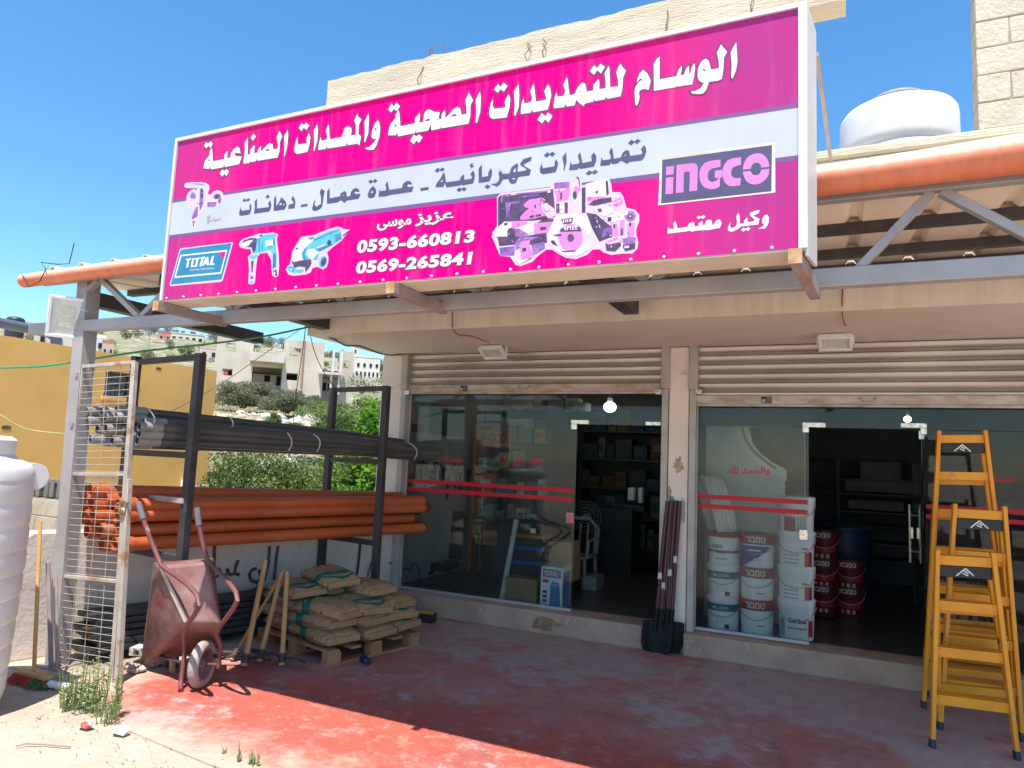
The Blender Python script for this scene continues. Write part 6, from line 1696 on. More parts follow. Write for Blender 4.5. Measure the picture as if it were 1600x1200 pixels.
refl_part('arc_reflection', M_COIL, [(1148, 668), (1154, 690), (1166, 708), (1186, 727), (1206, 740), (1229, 752), (1229, 734), (1206, 722), (1188, 708), (1176, 692), (1170, 668)], 1)
refl_part('arc_line_reflection', M_REFLGREY, [(1157, 668), (1163, 688), (1175, 706), (1194, 722), (1212, 734), (1214, 731), (1196, 718), (1179, 703), (1167, 686), (1161, 668)], 2)
cc = at(1124, 795, 1, 7.30); t = empty('pipe_coil', cc, 'white corrugated hose coil leaning above the shortest column of paint buckets', 'pipe coil')
b = MB(); R_ = Matrix.Rotation(-.25, 3, 'Y') @ Matrix.Rotation(.5, 3, 'Z')
for k in range(5):
    rr2 = .34 - .012 * k
    b.tube([cc + R_ @ Vector((-.10 + .042 * k, rr2 * .42 * math.cos(a * PI / 20), rr2 * math.sin(a * PI / 20))) for a in range(41)], .026, 8, cap=False)
b.build('windings', M_COIL, t)
M_BKT = mat('white_bucket', L(.80, .80, .80), .4, col2=L(.74, .74, .74), scale=5)
M_BRED = mat('red_band_print', L(.36, .025, .035), .45, scale=8); M_BTEAL = mat('teal_band_print', L(.02, .14, .20), .45, scale=8)
M_BBLUE = mat('blue_band_print', L(.01, .05, .30), .45, scale=8); M_BDK = mat('black_print', L(.02, .02, .025), .5, scale=8)
M_DRED = mat('dark_red_bucket', L(.16, .014, .018), .45, col2=L(.12, .01, .014), scale=6)
def curved(par, nm, m, c, r, a0, a1, z0, z1, k=1):
    b = MB(); b.lathe([(r + .0012 * k, z0), (r + .0012 * k, z1)], 14, c, None, math.radians(a0), math.radians(a1)); return b.build(nm, m, par)
def curved_text(par, s, m, c, r, amid, aw, z0, z1, bold=.03, k=3):
    vs, fs, lf = text2d(s, bold); b = MB()
    b.add([(c[0] + (r + .001 * k + .0002 * l) * math.cos(math.radians(amid + aw * (x - .5))), c[1] + (r + .001 * k + .0002 * l) * math.sin(math.radians(amid + aw * (x - .5))), c[2] + z0 + (z1 - z0) * y) for (x, y), l in zip(vs, lf)], fs)
    return b.build('lettering', m, par, smooth=False)
HEB = 'טמבור'[::-1]
def bucket(u, vb, y, h, r, label, style, body=None, grp='paint buckets in the paint bucket shop window'):
    c = at(u, vb, 1, y - r); c = Vector((c.x, y, c.z)); t = empty('paint_bucket', c, label, 'paint bucket', grp)
    bm_ = body or M_BKT
    b = MB(); b.lathe([(0, 0), (r * .90, 0), (r * .92, .01), (r * .985, h * .78), (r * 1.0, h * .80), (r * 1.03, h * .81), (r * 1.03, h * .85), (r, h * .86), (r, h * .90)], 36, c); b.build('body', bm_, t, angle=40)
    red_lid = style in ('tambour', 'roller', 'blue', 'dark')
    if style in ('tambour', 'blue', 'dark'):
        b = MB(); b.lathe([(r * 1.03, h * .70), (r * 1.042, h * .705), (r * 1.042, h * .95), (r * 1.03, h * .975), (r * .9, h * .965), (0, h * .965)], 36, c); lid = b.build('lid', M_BRED if body is None else bm_, t, angle=40)
    else:
        b = MB(); b.lathe([(r * .99, h * .875), (r * 1.045, h * .88), (r * 1.045, h * .965), (r * .98, h * .985), (r * .9, h * .97), (0, h * .97)], 36, c); lid = b.build('lid', M_BRED if style in ('tambour', 'roller') else bm_, t, angle=40)
    b = MB(); b.tube([c + Vector((r * 1.05 * math.cos(a), r * 1.05 * math.sin(a), h * (.80 - .35 * math.sin((a + PI) )) )) for a in [(-PI + PI * k / 12) for k in range(13)]], .004, 5); b.build('handle', M_JAMB, t)
    A = -90 - math.degrees(math.atan2(-c.x, c.y)) * 0 - 4
    rr3 = r * .95
    if style == 'tambour':
        curved_text(t, HEB, M_LET, c, r * 1.044, A + 2, 66, h * .75, h * .91)
        curved(t, 'black_bar_print', M_BDK, c, rr3, A + 8, A + 34, h * .30, h * .325)
    elif style == 'blue':
        curved_text(t, HEB, M_LET, c, r * 1.044, A + 2, 66, h * .75, h * .91)
        b = MB(); nn_ = 24
        for q in range(nn_ + 1):
            an = math.radians(A - 60 + 112 * q / nn_); lo_ = h * (.10 + .50 * (q / nn_) ** 1.4); rq = r * .975 + .0015
            b.v += [(c.x + rq * math.cos(an), c.y + rq * math.sin(an), c.z + lo_), (c.x + rq * math.cos(an), c.y + rq * math.sin(an), c.z + h * .66)]
        for q in range(nn_): b.f.append((2 * q, 2 * q + 2, 2 * q + 3, 2 * q + 1)); b.mi.append(0)
        b.build('blue_label', M_BBLUE, t); curved(t, 'small_print', M_LET, c, r * .975, A - 26, A + 20, h * .52, h * .57, 2)
        curved(t, 'roller_print', M_LET, c, r * .975, A - 4, A + 22, h * .24, h * .34, 2)
        curved(t, 'red_tab', M_BRED, c, r * .97, A - 74, A - 64, h * .2, h * .7)
    elif style == 'teal':
        curved(t, 'label_band', M_BTEAL, c, r * .985, A - 80, A + 80, h * .60, h * .79)
        curved_text(t, 'AML.CENTA', M_LET, c, r * .987, A, 60, h * .65, h * .73, .01)
        curved(t, 'white_shield', M_LET, c, rr3, A - 18, A + 26, h * .26, h * .52); curved(t, 'round_seal', M_BDK, c, rr3, A + 16, A + 34, h * .16, h * .27, 2)
    elif style == 'roller':
        curved(t, 'red_line', M_BRED, c, r * .97, A - 80, A + 80, h * .46, h * .53); curved_text(t, 'ACCENTA', M_BDK, c, r * .98, A - 14, 46, h * .58, h * .68)
        curved(t, 'red_tab', M_BRED, c, r * .96, A - 78, A - 60, h * .12, h * .44); curved(t, 'roller_print', M_JAMB, c, r * .955, A - 20, A + 26, h * .28, h * .33); curved(t, 'base_line', M_BRED, c, r * .93, A - 80, A + 80, h * .04, h * .08)
    elif style == 'gold':
        curved(t, 'black_tab', M_BDK, c, rr3, A - 48, A - 4, h * .60, h * .70); curved(t, 'grey_panel', M_JAMB, c, rr3, A - 60, A - 34, h * .08, h * .56)
        curved_text(t, 'Gold Bond', M_BDK, c, rr3 + .004, A + 10, 58, h * .42, h * .54); curved_text(t, 'Joint Compound', M_BRED, c, rr3 + .004, A + 10, 62, h * .26, h * .34, .02); curved(t, 'red_edge', M_BRED, c, rr3, A + 48, A + 70, h * .1, h * .7)
    elif style == 'plain':
        curved(t, 'red_edge', M_BRED, c, rr3, A + 34, A + 66, h * .08, h * .66); curved(t, 'black_tab', M_BDK, c, rr3, A + 26, A + 46, h * .55, h * .64, 2)
        for k in range(4): curved(t, 'small_print', M_JAMB, c, rr3, A - 40, A + 14, h * (.20 + .09 * k), h * (.23 + .09 * k))
    elif style == 'stripe':
        curved(t, 'red_panel', M_BRED, c, rr3, A - 38, A + 4, h * .10, h * .72)
        for k in range(7): curved(t, 'stripe_print', M_BDK, c, rr3, A + 8 + 5 * k, A + 10 + 5 * k, h * .12, h * .70)
    elif style == 'dark':
        curved_text(t, HEB, M_LET, c, r * 1.044, A - 6, 66, h * .76, h * .90)
        for k in range(3): curved(t, 'round_seal', M_JAMB, c, rr3, A - 30 + 22 * k, A - 18 + 22 * k, h * .16, h * .27)
        curved(t, 'label_band', M_BKT if body is None else M_BRED, c, rr3, A - 50, A + 50, h * .32, h * .52)
    return t
H = .345
bucket(1126, 991, 7.12, H, .15, 'white bucket with a teal band, lowest of the column by the pillar', 'teal')
bucket(1127, 940, 7.12, H, .15, 'white bucket with a teal band, middle of the column by the pillar', 'teal')
bucket(1127, 891, 7.12, H, .15, 'white bucket with a red lid and roller picture, top of the column by the pillar', 'roller')
bucket(1180, 997, 7.10, H, .15, 'white bucket with a red lettered band, lowest of the middle column', 'tambour')
bucket(1180, 946, 7.10, H, .15, 'white bucket with a red lettered band, second from the floor in the middle column', 'tambour')
bucket(1181, 893, 7.10, H, .15, 'white bucket with a blue label, top of the middle column', 'blue')
bucket(1243, 1002, 7.08, H * 1.05, .155, 'white joint compound bucket, lowest of the tall column by the doorway', 'gold')
bucket(1243, 949, 7.08, H * 1.05, .155, 'white bucket with a red edge, second from the floor in the tall column', 'plain')
bucket(1243, 894, 7.08, H * 1.05, .155, 'white bucket with small print, third from the floor in the tall column', 'plain')
bucket(1243, 839, 7.08, H * 1.05, .155, 'white bucket with a red panel and black stripes, top of the tall column', 'stripe')
for (u, vb, y, lab, st) in ((1285, 965, 8.4, 'dark red bucket, lowest of the column just inside the paint bucket doorway', 'dark'), (1286, 924, 8.4, 'dark red bucket with a pale label, middle of the column inside the paint bucket doorway', 'dark'), (1287, 880, 8.4, 'dark red bucket, top of the column just inside the paint bucket doorway', 'dark'),
                          (1328, 968, 8.7, 'dark red bucket, lower of the pair deeper inside the paint bucket doorway', 'dark'), (1328, 926, 8.7, 'dark red bucket, upper of the pair deeper inside the paint bucket doorway', 'dark')):
    bucket(u, vb, y, H, .15, lab, st, M_DRED, 'dark red buckets inside the paint bucket doorway')
c = at(1320, 815, 1, 9.3); bh = c.z - .2; c.z = .2
b = MB(); b.lathe([(0, 0), (.25, 0), (.27, .3), (.275, bh * .75), (.275, bh - .10), (.285, bh - .09), (.285, bh - .05), (.16, bh - .01), (0, bh)], 36, c); tag(b.build('blue_barrel', mat('blue_barrel_plastic', L(.008, .028, .075), .5, scale=5)), 'large blue plastic barrel behind the dark red buckets', 'barrel')
for k, (x0, z0, w_, h_) in enumerate(((.05, 1.50, .75, .16), (.08, 1.28, .62, .12), (.22, 1.66, .45, .22), (.95, .9, .5, .5))):
    b = MB(); b.bx(x0, x0 + w_, 9.9, 10.4, z0, z0 + h_); tag(b.build('dark_carton', mat('dark_stock_card', L(.10, .09, .085), .8, scale=6), bevel=.01), ['long dark carton on the rack deep in the paint bucket shop, uppermost but one', 'dark carton below the long one on the rack deep in the paint bucket shop', 'squat dark carton on top of the rack deep in the paint bucket shop', 'dark carton standing alone at the side of the rack deep in the paint bucket shop'][k], 'carton')
t = empty('steel_rack', (.4, 10.15, .2), 'dark steel rack deep in the paint bucket shop carrying dark cartons', 'shelf')
for z in (.88, 1.26, 1.48, 1.645):
    b = MB(); b.bx(-.05, 1.5, 9.88, 10.42, z - .02, z); b.build('shelf_board', M_DARKSH, t)
for x in (-.05, .78, 1.47):
    b = MB(); b.bx(x, x + .035, 9.86, 9.895, .2, 2.0); b.build('upright', M_DARKSH, t)
ds = empty('wall_shelf', (.0, 11.1, .2), 'dark stock shelves along the back wall of the paint bucket shop', 'shelf')
for j in range(4):
    b = MB(); b.bx(-1.2, 2.6, 10.9, 11.4, .55 + .45 * j, .58 + .45 * j); b.build('shelf_board', M_DARKSH, ds)
# ------------------------------------------------------------------ roof water tank and sign stay
c = Vector((.535, 7.6, 3.3))
rt_ = empty('roof_water_tank', c, 'white domed plastic water tank standing on the shop roof behind the parapet', 'water tank')
b = MB(); b.lathe([(0, 0), (.50, 0), (.515, .06), (.515, 1.48), (.505, 1.50), (.500, 1.53), (.522, 1.56), (.525, 1.62), (.522, 1.88), (.515, 1.925), (.49, 1.965), (.44, 1.995), (.28, 2.045), (.24, 2.05)], 56, c); b.build('body', M_TANK, rt_, angle=40)
b = MB(); b.lathe([(.25, 2.03), (.255, 2.11), (.235, 2.135), (0, 2.145)], 44, c)
for k in range(44): a = 2 * PI * k / 44; b.box(c + Vector((.255 * math.cos(a), .255 * math.sin(a), 2.075)), (.012, .012, .06), Matrix.Rotation(a, 3, 'Z'))
b.build('screw_lid', mat('grey_lid', L(.30, .31, .33), .5, scale=6), rt_)
b = MB(); b.bar(at(1276, 85, 1, 3.45), at(1299, 258, 1, 4.6), .018, .018); tag(b.build('sign_stay', M_BROWNSTEEL), 'rusty steel stay running from the sign top down to the roof', 'stay bar')

# ------------------------------------------------------------------ ochre house on the left
HX = -12.0
M_OCH = mat('ochre_render', L(.80, .44, .125), .85, col2=L(.74, .395, .11), scale=.8, bump=.12, bscale=8, col3=L(.68, .36, .10), scale3=.5, lo3=.58, hi3=.75)
oh = empty('ochre_house', (-15, 6, 0), 'ochre rendered flat roofed house with one barred window beyond the pipe rack', 'house')
w1, w2 = at(166, 581, 0, HX), at(211, 617, 0, HX)
ytop = 3.32
b = MB()
yw0, yw1, zw0, zw1 = w1.y, w2.y, w2.z - .05, w1.z
b.bx(HX - .25, HX, -4, yw0, -1.2, ytop); b.bx(HX - .25, HX, yw1, 10.80, -1.2, ytop); b.bx(HX - .25, HX, yw0, yw1, -1.2, zw0); b.bx(HX - .25, HX, yw0, yw1, zw1, ytop)
b.bx(HX - 8, HX - .25, 10.55, 10.80, -1.2, ytop)
wl = b.build('wall', M_OCH, oh)
b = MB(); b.bx(HX - 8, HX - .25, -4, 10.55, ytop - .4, ytop - .2); b.build('roof', M_CONC, oh)
wn_t = MB(); wn_t.bx(HX - .2, HX - .16, yw0, yw1, zw0, zw1); ww = wn_t.build('window', mat('dark_window_glass', L(.05, .055, .06), .15, scale=5, spec=.6), oh)
b = MB()
for k in range(1, 7): y = yw0 + (yw1 - yw0) * k / 7; b.tube([(HX + .015, y, zw0), (HX + .015, y, zw1)], .008, 6)
for k in range(1, 4): z = zw0 + (zw1 - zw0) * k / 4; b.tube([(HX + .015, yw0, z), (HX + .015, yw1, z)], .008, 6)
for y0, y1_, z0, z1_ in ((yw0 - .02, yw1 + .02, zw0 - .02, zw0), (yw0 - .02, yw1 + .02, zw1, zw1 + .02)): b.bx(HX, HX + .03, y0, y1_, z0, z1_)
b.build('window_grille', M_DSTEEL, ww)
b = MB(); b.bx(HX + .001, HX + .05, yw0 - .05, yw1 + .05, zw0 - .10, zw0 - .021); b.build('sill', M_OCH, ww)
for (u, v, rr_) in ((10, 668, .07), (248, 576, .06), (291, 742, .07)):
    p = at(u, v, 0, HX + .003); b = MB(); b.prism([(HX + .002, p.y + rr_ * math.cos(k * PI / 4) * (1 + .3 * (k % 2)), p.z + rr_ * .5 * math.sin(k * PI / 4)) for k in range(8)], (.003, 0, 0)); b.build('wall_patch', mat('patched_hole', L(.16, .10, .05), .9, scale=12), oh)
p = at(287, 762, 0, HX + .05); b = MB(); b.tube([(HX + .06, p.y, p.z + .14), (HX + .06, p.y, -1)], .07, 10); b.build('down_pipe', M_WHITEP, oh)
def simple_tank(x, y, z, r, h, label, m=None):
    t = empty('rooftop_tank', (x, y, z), label, 'water tank', None)
    b = MB(); b.lathe([(0, 0), (r, 0), (r, h * .85), (r * .8, h * .95), (r * .35, h), (0, h)], 20, (x, y, z)); b.build('body', m or mat('black_tank', L(.03, .03, .035), .5, scale=4), t)
    b = MB()
    for k in range(4): a = k * PI / 2 + .4; b.tube([(x + r * .8 * math.cos(a), y + r * .8 * math.sin(a), z), (x + r * .8 * math.cos(a), y + r * .8 * math.sin(a), z - h * .5)], r * .06, 5)
    b.build('stand', M_DSTEEL, t)
# things beyond the ochre roof on the far left
p = at(22, 521, 0, -20.0); simple_tank(p.x, p.y, p.z - .1, .22, .55, 'small black roof tank beyond the ochre house beyond the pipe rack')
p = at(48, 516, 0, -17.0)
b = MB(); b.tube([p + Vector((0, -1.0, -.5)), p + Vector((0, -.95, -.05)), p + Vector((0, -.8, .04)), p + Vector((0, .4, .02)), p + Vector((0, .6, -.1)), p + Vector((0, .62, -.5))], .12, 10); tag(b.build('flue_pipe', mat('slate_pipe', L(.10, .12, .16), .5, scale=4)), 'dark bent flue pipe on the roof edge of the ochre house', 'flue')

# ------------------------------------------------------------------ unfinished concrete house on the slope
AX = ray(445, 570); AX.z = 0; AX.normalize(); RX = Vector((AX.y, -AX.x, 0))
D0 = 46.0
def far(u, v, d=D0):
    r_ = ray(u, v); k = d / (r_.x * AX.x + r_.y * AX.y); return EYE + r_ * k
MF = Matrix((RX, AX, Vector((0, 0, 1)))).transposed()
M_RAWC = mat('raw_concrete_house', L(.54, .475, .395), .9, col2=L(.46, .40, .325), scale=.7, bump=.2, bscale=3, col3=L(.33, .29, .24), scale3=.5, lo3=.56, hi3=.7)
M_VOID = mat('dark_interior', L(.02, .02, .022), .9, scale=3)
uh = empty('unfinished_house', far(445, 610), 'unfinished two storey concrete house on the slope beyond the rack', 'house')
def fwall(u0, u1, vt, vb, ops, d, nm='wall', th=.25, m=M_RAWC):
    b = MB(); pz = lambda v: far(445, v, D0).z
    xs = lambda u: (far(u, 570, D0) - EYE).dot(RX)
    O = [(xs(a), xs(c), pz(e), pz(f_)) for a, f_, c, e in ops]
    mb = MB(); wall_open(mb, xs(u0), xs(u1), pz(vb), pz(vt), d, d + th, O)
    b.f, b.mi = mb.f, mb.mi; b.v = [tuple(EYE * 0 + RX * x + AX * y + Vector((0, 0, z))) for x, y, z in mb.v]
    return b.build(nm, m, uh, smooth=False)
# (u0, v0, u1, v1) openings; upper ones show sky-lit room backs, lower ones are dark
fwall(336, 394, 533, 625, [(351, 543, 367, 556), (348, 583, 364, 593)], D0)
fwall(394, 442, 571, 625, [(395, 576, 441, 625)], D0 + .0)
fwall(394, 442, 582, 625, [(413, 583, 423, 594), (433, 583, 441, 599)], D0 + 2.0)
fwall(394, 442, 540, 570, [(396, 541, 440, 560)], D0 + 2.4)
fwall(442, 505, 531, 625, [(451, 543, 469, 556), (449, 583, 466, 594)], D0 - .3)
fwall(478, 506, 534, 625, [(483, 541, 495, 556), (480, 586, 492, 599)], D0 - .31 + .6)
fwall(505, 532, 583, 625, [(508, 590, 514, 604), (516, 591, 523, 604)], D0 + 1.2)
fwall(505, 532, 545, 579, [(509, 550, 529, 570)], D0 + 2.6)
fwall(530, 553, 540, 625, [(537, 555, 546, 567)], D0 + .2)
def fbox(nm, u0, u1, v0, v1, d0, d1, m):
    p, q = far(u0, 570), far(u1, 570); x0, x1_ = (p - EYE).dot(RX), (q - EYE).dot(RX); z0, z1_ = far(445, v1).z, far(445, v0).z
    b = MB(); b.box(EYE * 0 + RX * ((x0 + x1_) / 2) + AX * ((d0 + d1) / 2) + Vector((0, 0, (z0 + z1_) / 2)), (abs(x1_ - x0), abs(d1 - d0), abs(z1_ - z0)), MF); return b.build(nm, m, uh, smooth=False)
M_PALEC = mat('pale_render_house', L(.55, .50, .43), .9, col2=L(.48, .43, .36), scale=1.2)
fbox('balcony_slab', 391, 444, 558, 571, D0 - 1.3, D0 + 2.2, M_PALEC); fbox('balcony_slab', 498, 534, 578, 582, D0 - .9, D0 + 2.0, M_PALEC)
fbox('floor_slab', 337, 552, 569.5, 572.5, D0 + .30, D0 + 8, M_PALEC)
fbox('rear_block', 340, 550, 573, 625, D0 + 5.0, D0 + 8, M_VOID); fbox('rear_block', 342, 440, 541, 569, D0 + 7, D0 + 7.3, M_RAWC)
for u in (519.5, 531.5): fbox('white_column', u - 1.7, u + 1.7, 543, 577, D0 - .7, D0 - .3, M_WHITEWALL)
for u in (518, 530): fbox('white_column', u - 1.5, u + 1.5, 582, 612, D0 - .7, D0 - .3, M_WHITEWALL)
fbox('rust_mark', 471.5, 473.5, 522, 605, D0 - .42, D0 - .36, mat('faded_red_pole', L(.42, .20, .15), .8, scale=2))
fbox('red_shutter', 351, 357, 585, 592, D0 + .06, D0 + .2, mat('faded_red_panel', L(.42, .09, .06), .8, scale=3))
fbox('parapet_stub', 424, 428, 532, 545, D0 + 2.4, D0 + 2.7, M_RAWC); fbox('parapet_stub', 500, 505, 540, 560, D0 + 2.4, D0 + 2.7, M_RAWC)

# ------------------------------------------------------------------ houses far up the hill
def hz(u, v, r_):
    d = ray(u, v); k = r_ / math.hypot(d.x, d.y); return EYE + d * k
def far_house(label, u0, u1, vt, vb, dist, col, rows, parapet=True, roofm=None):
    p = hz((u0 + u1) / 2, vb, dist); d = Vector((p.x, p.y, 0)).normalized(); x = Vector((d.y, -d.x, 0))
    sc = dist / FPX * 1.1; w_ = (u1 - u0) * sc; h = (vb - vt) * sc; M = Matrix((x, d, Vector((0, 0, 1)))).transposed()
    t = empty('hill_house', p, label, 'house')
    m = mat('house_paint_%s' % '_'.join('%d' % int(c * 99) for c in col[:3]), col, .9, col2=tuple(c * .9 for c in col[:3]) + (1,), scale=.3)
    b = MB(); b.box(p + Vector((0, 0, h / 2 - h)) + d * h * .5, (w_, h, h * 3 if False else h), M)
    b = MB(); b.box(p + Vector((0, 0, h * .3)) + d * w_ * .35, (w_, w_ * .7, h * 1.4), M); b.build('wall', m, t, smooth=False)
    b = MB(); b.box(p + Vector((0, 0, h + .12)) + d * w_ * .35, (w_ * 1.04, w_ * .73, .25), M); b.build('roof', roofm or m, t, smooth=False)
    for (n_, f0, f1, ws) in rows:
        for k in range(n_):
            b = MB(); b.box(p + x * w_ * (-.5 + (k + .5) / n_) + Vector((0, 0, h * (f0 + f1) / 2)) - d * .03, (w_ / n_ * ws, .12, h * (f1 - f0)), M); b.build('window', M_VOID, t, smooth=False)
    return t
far_house('pink flat roofed house highest on the hill ridge', 249, 272, 524, 546, 240, L(.52, .20, .20), [(3, .55, .75, .3)])
far_house('long cream house with a row of dark windows beside the pink one', 272, 311, 525, 541, 238, L(.62, .56, .48), [(5, .45, .72, .5)])
far_house('cream terrace house below the long cream one on the hill', 247, 300, 541, 560, 215, L(.58, .50, .42), [(4, .4, .7, .35)])
far_house('pale pink house partly hidden behind the front rack post', 313, 336, 549, 572, 150, L(.56, .46, .42), [(2, .55, .8, .35)])
far_house('small cream house on the skyline above the unfinished house', 379, 392, 518, 527, 255, L(.60, .53, .44), [(2, .3, .6, .3)])
far_house('white hillside house with two rows of small windows near the shop pillar', 556, 590, 562, 592, 120, L(.64, .60, .53), [(6, .12, .32, .45), (4, .55, .72, .4)])
far_house('slim cream tower house behind the unfinished house, near the shop corner', 551, 557, 541, 572, 150, L(.62, .57, .49), [(1, .6, .75, .35)])
far_house('grey white cottage with a light roof beside the awning post', 150, 161, 532, 548, 70, L(.60, .58, .58), [(1, .2, .6, .35)], roofm=M_WHITEP)
far_house('cream house with a salmon tiled roof just past the awning post', 161, 174, 540, 556, 68, L(.56, .42, .34), [(2, .2, .5, .3)], roofm=mat('salmon_roof', L(.55, .20, .13), .8, scale=2))
far_house('cream house with an orange roof between the floodlight and the ochre house', 66, 118, 527, 545, 60, L(.58, .52, .44), [(3, .3, .7, .25)], roofm=MATS['salmon_roof'])
far_house('low cream farm shed on the hill below the ridge houses', 202, 222, 546, 553, 190, L(.56, .50, .42), [(2, .2, .6, .4)])
# utility pole on the hill
p = hz(231, 552, 150); t = empty('utility_pole', p, 'thin utility pole on the hillside beside the pink house', 'utility pole')
b = MB(); b.tube([p + Vector((0, 0, -1)), p + Vector((0, 0, 4.4))], .10, 6); b.build('pole', M_GSTEEL, t); b = MB(); b.bar(p + Vector((-.6, .5, 3.8)), p + Vector((.6, -.5, 3.8)), .12, .12); b.build('crossarm', M_GSTEEL, t)
b = MB(); q = p + Vector((0, 0, 4.0)); b.tube([q + Vector((-40, -12, 2.0)), q + Vector((-18, -6, -.2)), q], .05, 4); b.tube([q, q + Vector((14, 14, -2.2)), q + Vector((30, 26, -2.0))], .05, 4); b.build('line', M_GSTEEL, t)

# ------------------------------------------------------------------ vegetation
def leaf_mat(nm, a, c, e=None):
    m = mat(nm, a, .6, col2=c, scale=1.6, lo=.35, hi=.68, col3=e or a, scale3=5.0, lo3=.55, hi3=.7, spec=.25)
    N = m.node_tree.nodes; K = m.node_tree.links; b = N['Principled BSDF']
    tr = N.new('ShaderNodeBsdfTranslucent'); K.new(b.inputs['Base Color'].links[0].from_socket, tr.inputs[0])
    ms = N.new('ShaderNodeMixShader'); ms.inputs[0].default_value = .42; K.new(b.outputs[0], ms.inputs[1]); K.new(tr.outputs[0], ms.inputs[2]); K.new(ms.outputs[0], N['Material Output'].inputs[0])
    return m
M_OLIVE = leaf_mat('olive_leaves', L(.15, .155, .085), L(.25, .255, .155), L(.31, .315, .215))
M_GREEN = leaf_mat('dark_green_leaves', L(.055, .10, .02), L(.115, .18, .04), L(.17, .24, .06))
M_LIME = leaf_mat('bright_green_leaves', L(.08, .20, .015), L(.15, .30, .03), L(.05, .13, .012))
M_SAGE = leaf_mat('sage_leaves', L(.13, .19, .05), L(.22, .28, .085), L(.29, .33, .13))
M_BARK = mat('grey_bark', L(.14, .11, .08), .9, scale=6)
def shrub(name, label, cat, base, rx, ry, h, n, size, m, seed, clumps=14, grp=None, lift=.1, trunk=True, skirt=.22):
    rg = random.Random(seed); base = Vector(base)
    t = empty(name, base, label, cat, grp)
    cl = []
    for k in range(clumps):
        a = rg.random() * 2 * PI; f = math.sqrt(rg.random()) * .78; zz = lift + (1 - lift) * rg.uniform(.0, .80) * (1 - .45 * f)
        cl.append((Vector((rx * f * math.cos(a), ry * f * math.sin(a), h * zz)), rg.uniform(.26, .46)))
    def smp():
        if rg.random() < skirt:
            a, f = rg.random() * 6.283, math.sqrt(rg.random()) * .92
            return base + Vector((rx * f * math.cos(a), ry * f * math.sin(a), h * rg.uniform(.02, .5) * (1 - .35 * f))), 1.0
        c, r_ = rg.choice(cl)
        d = Vector((rg.gauss(0, 1), rg.gauss(0, 1), rg.gauss(0, 1))).normalized() * r_ * rg.random() ** .38
        p = c + Vector((d.x * rx, d.y * ry, d.z * h * .62))
        if p.z < .02 * h: p.z = rg.uniform(.02, .12) * h
        return base + p, 1.0
    vs, fs = leaves(n, smp, size, rg); b = MB(); b.add(vs, fs); b.build('crown', m, t, smooth=False)
    if trunk:
        b = MB()
        for c, r_ in cl[:8]:
            q = base + Vector((c.x * .12, c.y * .12, -.1)); b.tube([q, base + Vector((c.x * .4, c.y * .4, c.z * .45)), base + c], [.035 * h / 2 + .01, .022 * h / 2 + .006, .005], 6)
        b.build('trunk', M_BARK, t)
    return t
def on_hill(u, v_guess, r_):
    d = ray(u, v_guess); k = r_ / math.hypot(d.x, d.y); x, y = d.x * k, d.y * k
    return Vector((x, y, hill_z(x, y)))
# grey green olives in front of the unfinished house
shrub('olive_bush', 'grey green olive bush in front of the unfinished house, the taller one', 'bush', hz(378, 634, 33), 1.5, 1.2, 1.3, 13000, .052, M_OLIVE, 1, 22, 'olive bushes before the unfinished house')
shrub('olive_bush', 'grey green olive bush in front of the unfinished house, the wider one', 'bush', hz(448, 642, 31), 1.4, 1.2, 1.0, 12000, .052, M_OLIVE, 2, 22, 'olive bushes before the unfinished house')
shrub('olive_bush', 'small olive bush against the balcony end of the unfinished house', 'bush', hz(488, 640, 31.5), .55, .6, .7, 1800, .07, M_OLIVE, 3, 10, 'olive bushes before the unfinished house')
# hillside scrub near the gap
for i, (u, v, r_, rx, h, m) in enumerate(((565, 612, 44, 1.3, 1.4, M_OLIVE), (588, 640, 40, .6, .7, M_SAGE), (425, 664, 24, .25, .45, M_SAGE), (505, 655, 24, .9, .8, M_SAGE), (570, 655, 22, .9, .9, M_SAGE), (545, 690, 18.5, .8, .8, M_GREEN), (480, 690, 19, .6, .6, M_GREEN), (520, 672, 20, .6, .6, M_SAGE))):
    shrub('scrub_bush', ['round olive scrub beside the column end of the unfinished house', 'pale scrub below the white hillside house', 'tiny dry scrub tuft on the stony slope', 'pale scrub on the slope behind the rear rack post', 'pale scrub near the shop pillar on the slope', 'dark scrub low on the slope near the rear rack frame', 'small dark scrub at the foot of the stony slope', 'small pale scrub between stones near the rear rack frame'][i], 'bush', hz(u, v, r_), rx, rx, h, 1500 if r_ > 30 else 1800, .06, m, 60 + i, 10)
# big shrubs right behind the boundary wall
shrub('garden_shrub', 'dark green shrub behind the wall beside the ochre house', 'shrub', (-9.75, 9.6, .25), 1.15, .9, 1.95, 12000, .036, M_GREEN, 11, 26, 'shrubs behind the boundary wall')
shrub('garden_shrub', 'pale green shrub behind the wall in the middle of the rack opening', 'shrub', (-8.5, 9.6, .20), 1.1, .9, 1.75, 12000, .036, M_SAGE, 12, 26, 'shrubs behind the boundary wall')
shrub('garden_shrub', 'dark feathery shrub behind the wall in front of the rear rack frame', 'shrub', (-8.9, 11.4, .40), 1.4, 1.0, 2.0, 9000, .045, M_GREEN, 13, 26, 'shrubs behind the boundary wall')
shrub('garden_shrub', 'deep green shrub behind the rear rack frame', 'shrub', (-7.9, 10.6, .30), .95, .8, 1.85, 8000, .045, M_GREEN, 14, 22, 'shrubs behind the boundary wall')
shrub('fig_tree', 'bright green broad leaved fig tree close to the shop side wall', 'tree', (-7.45, 10.2, .35), .75, .7, 1.75, 3400, .085, M_LIME, 15, 20)
shrub('fig_tree', 'bright green young fig rising above the conduits near the pillar', 'tree', (-9.35, 12.7, .75), .75, .6, 2.3, 2600, .085, M_LIME, 16, 12)
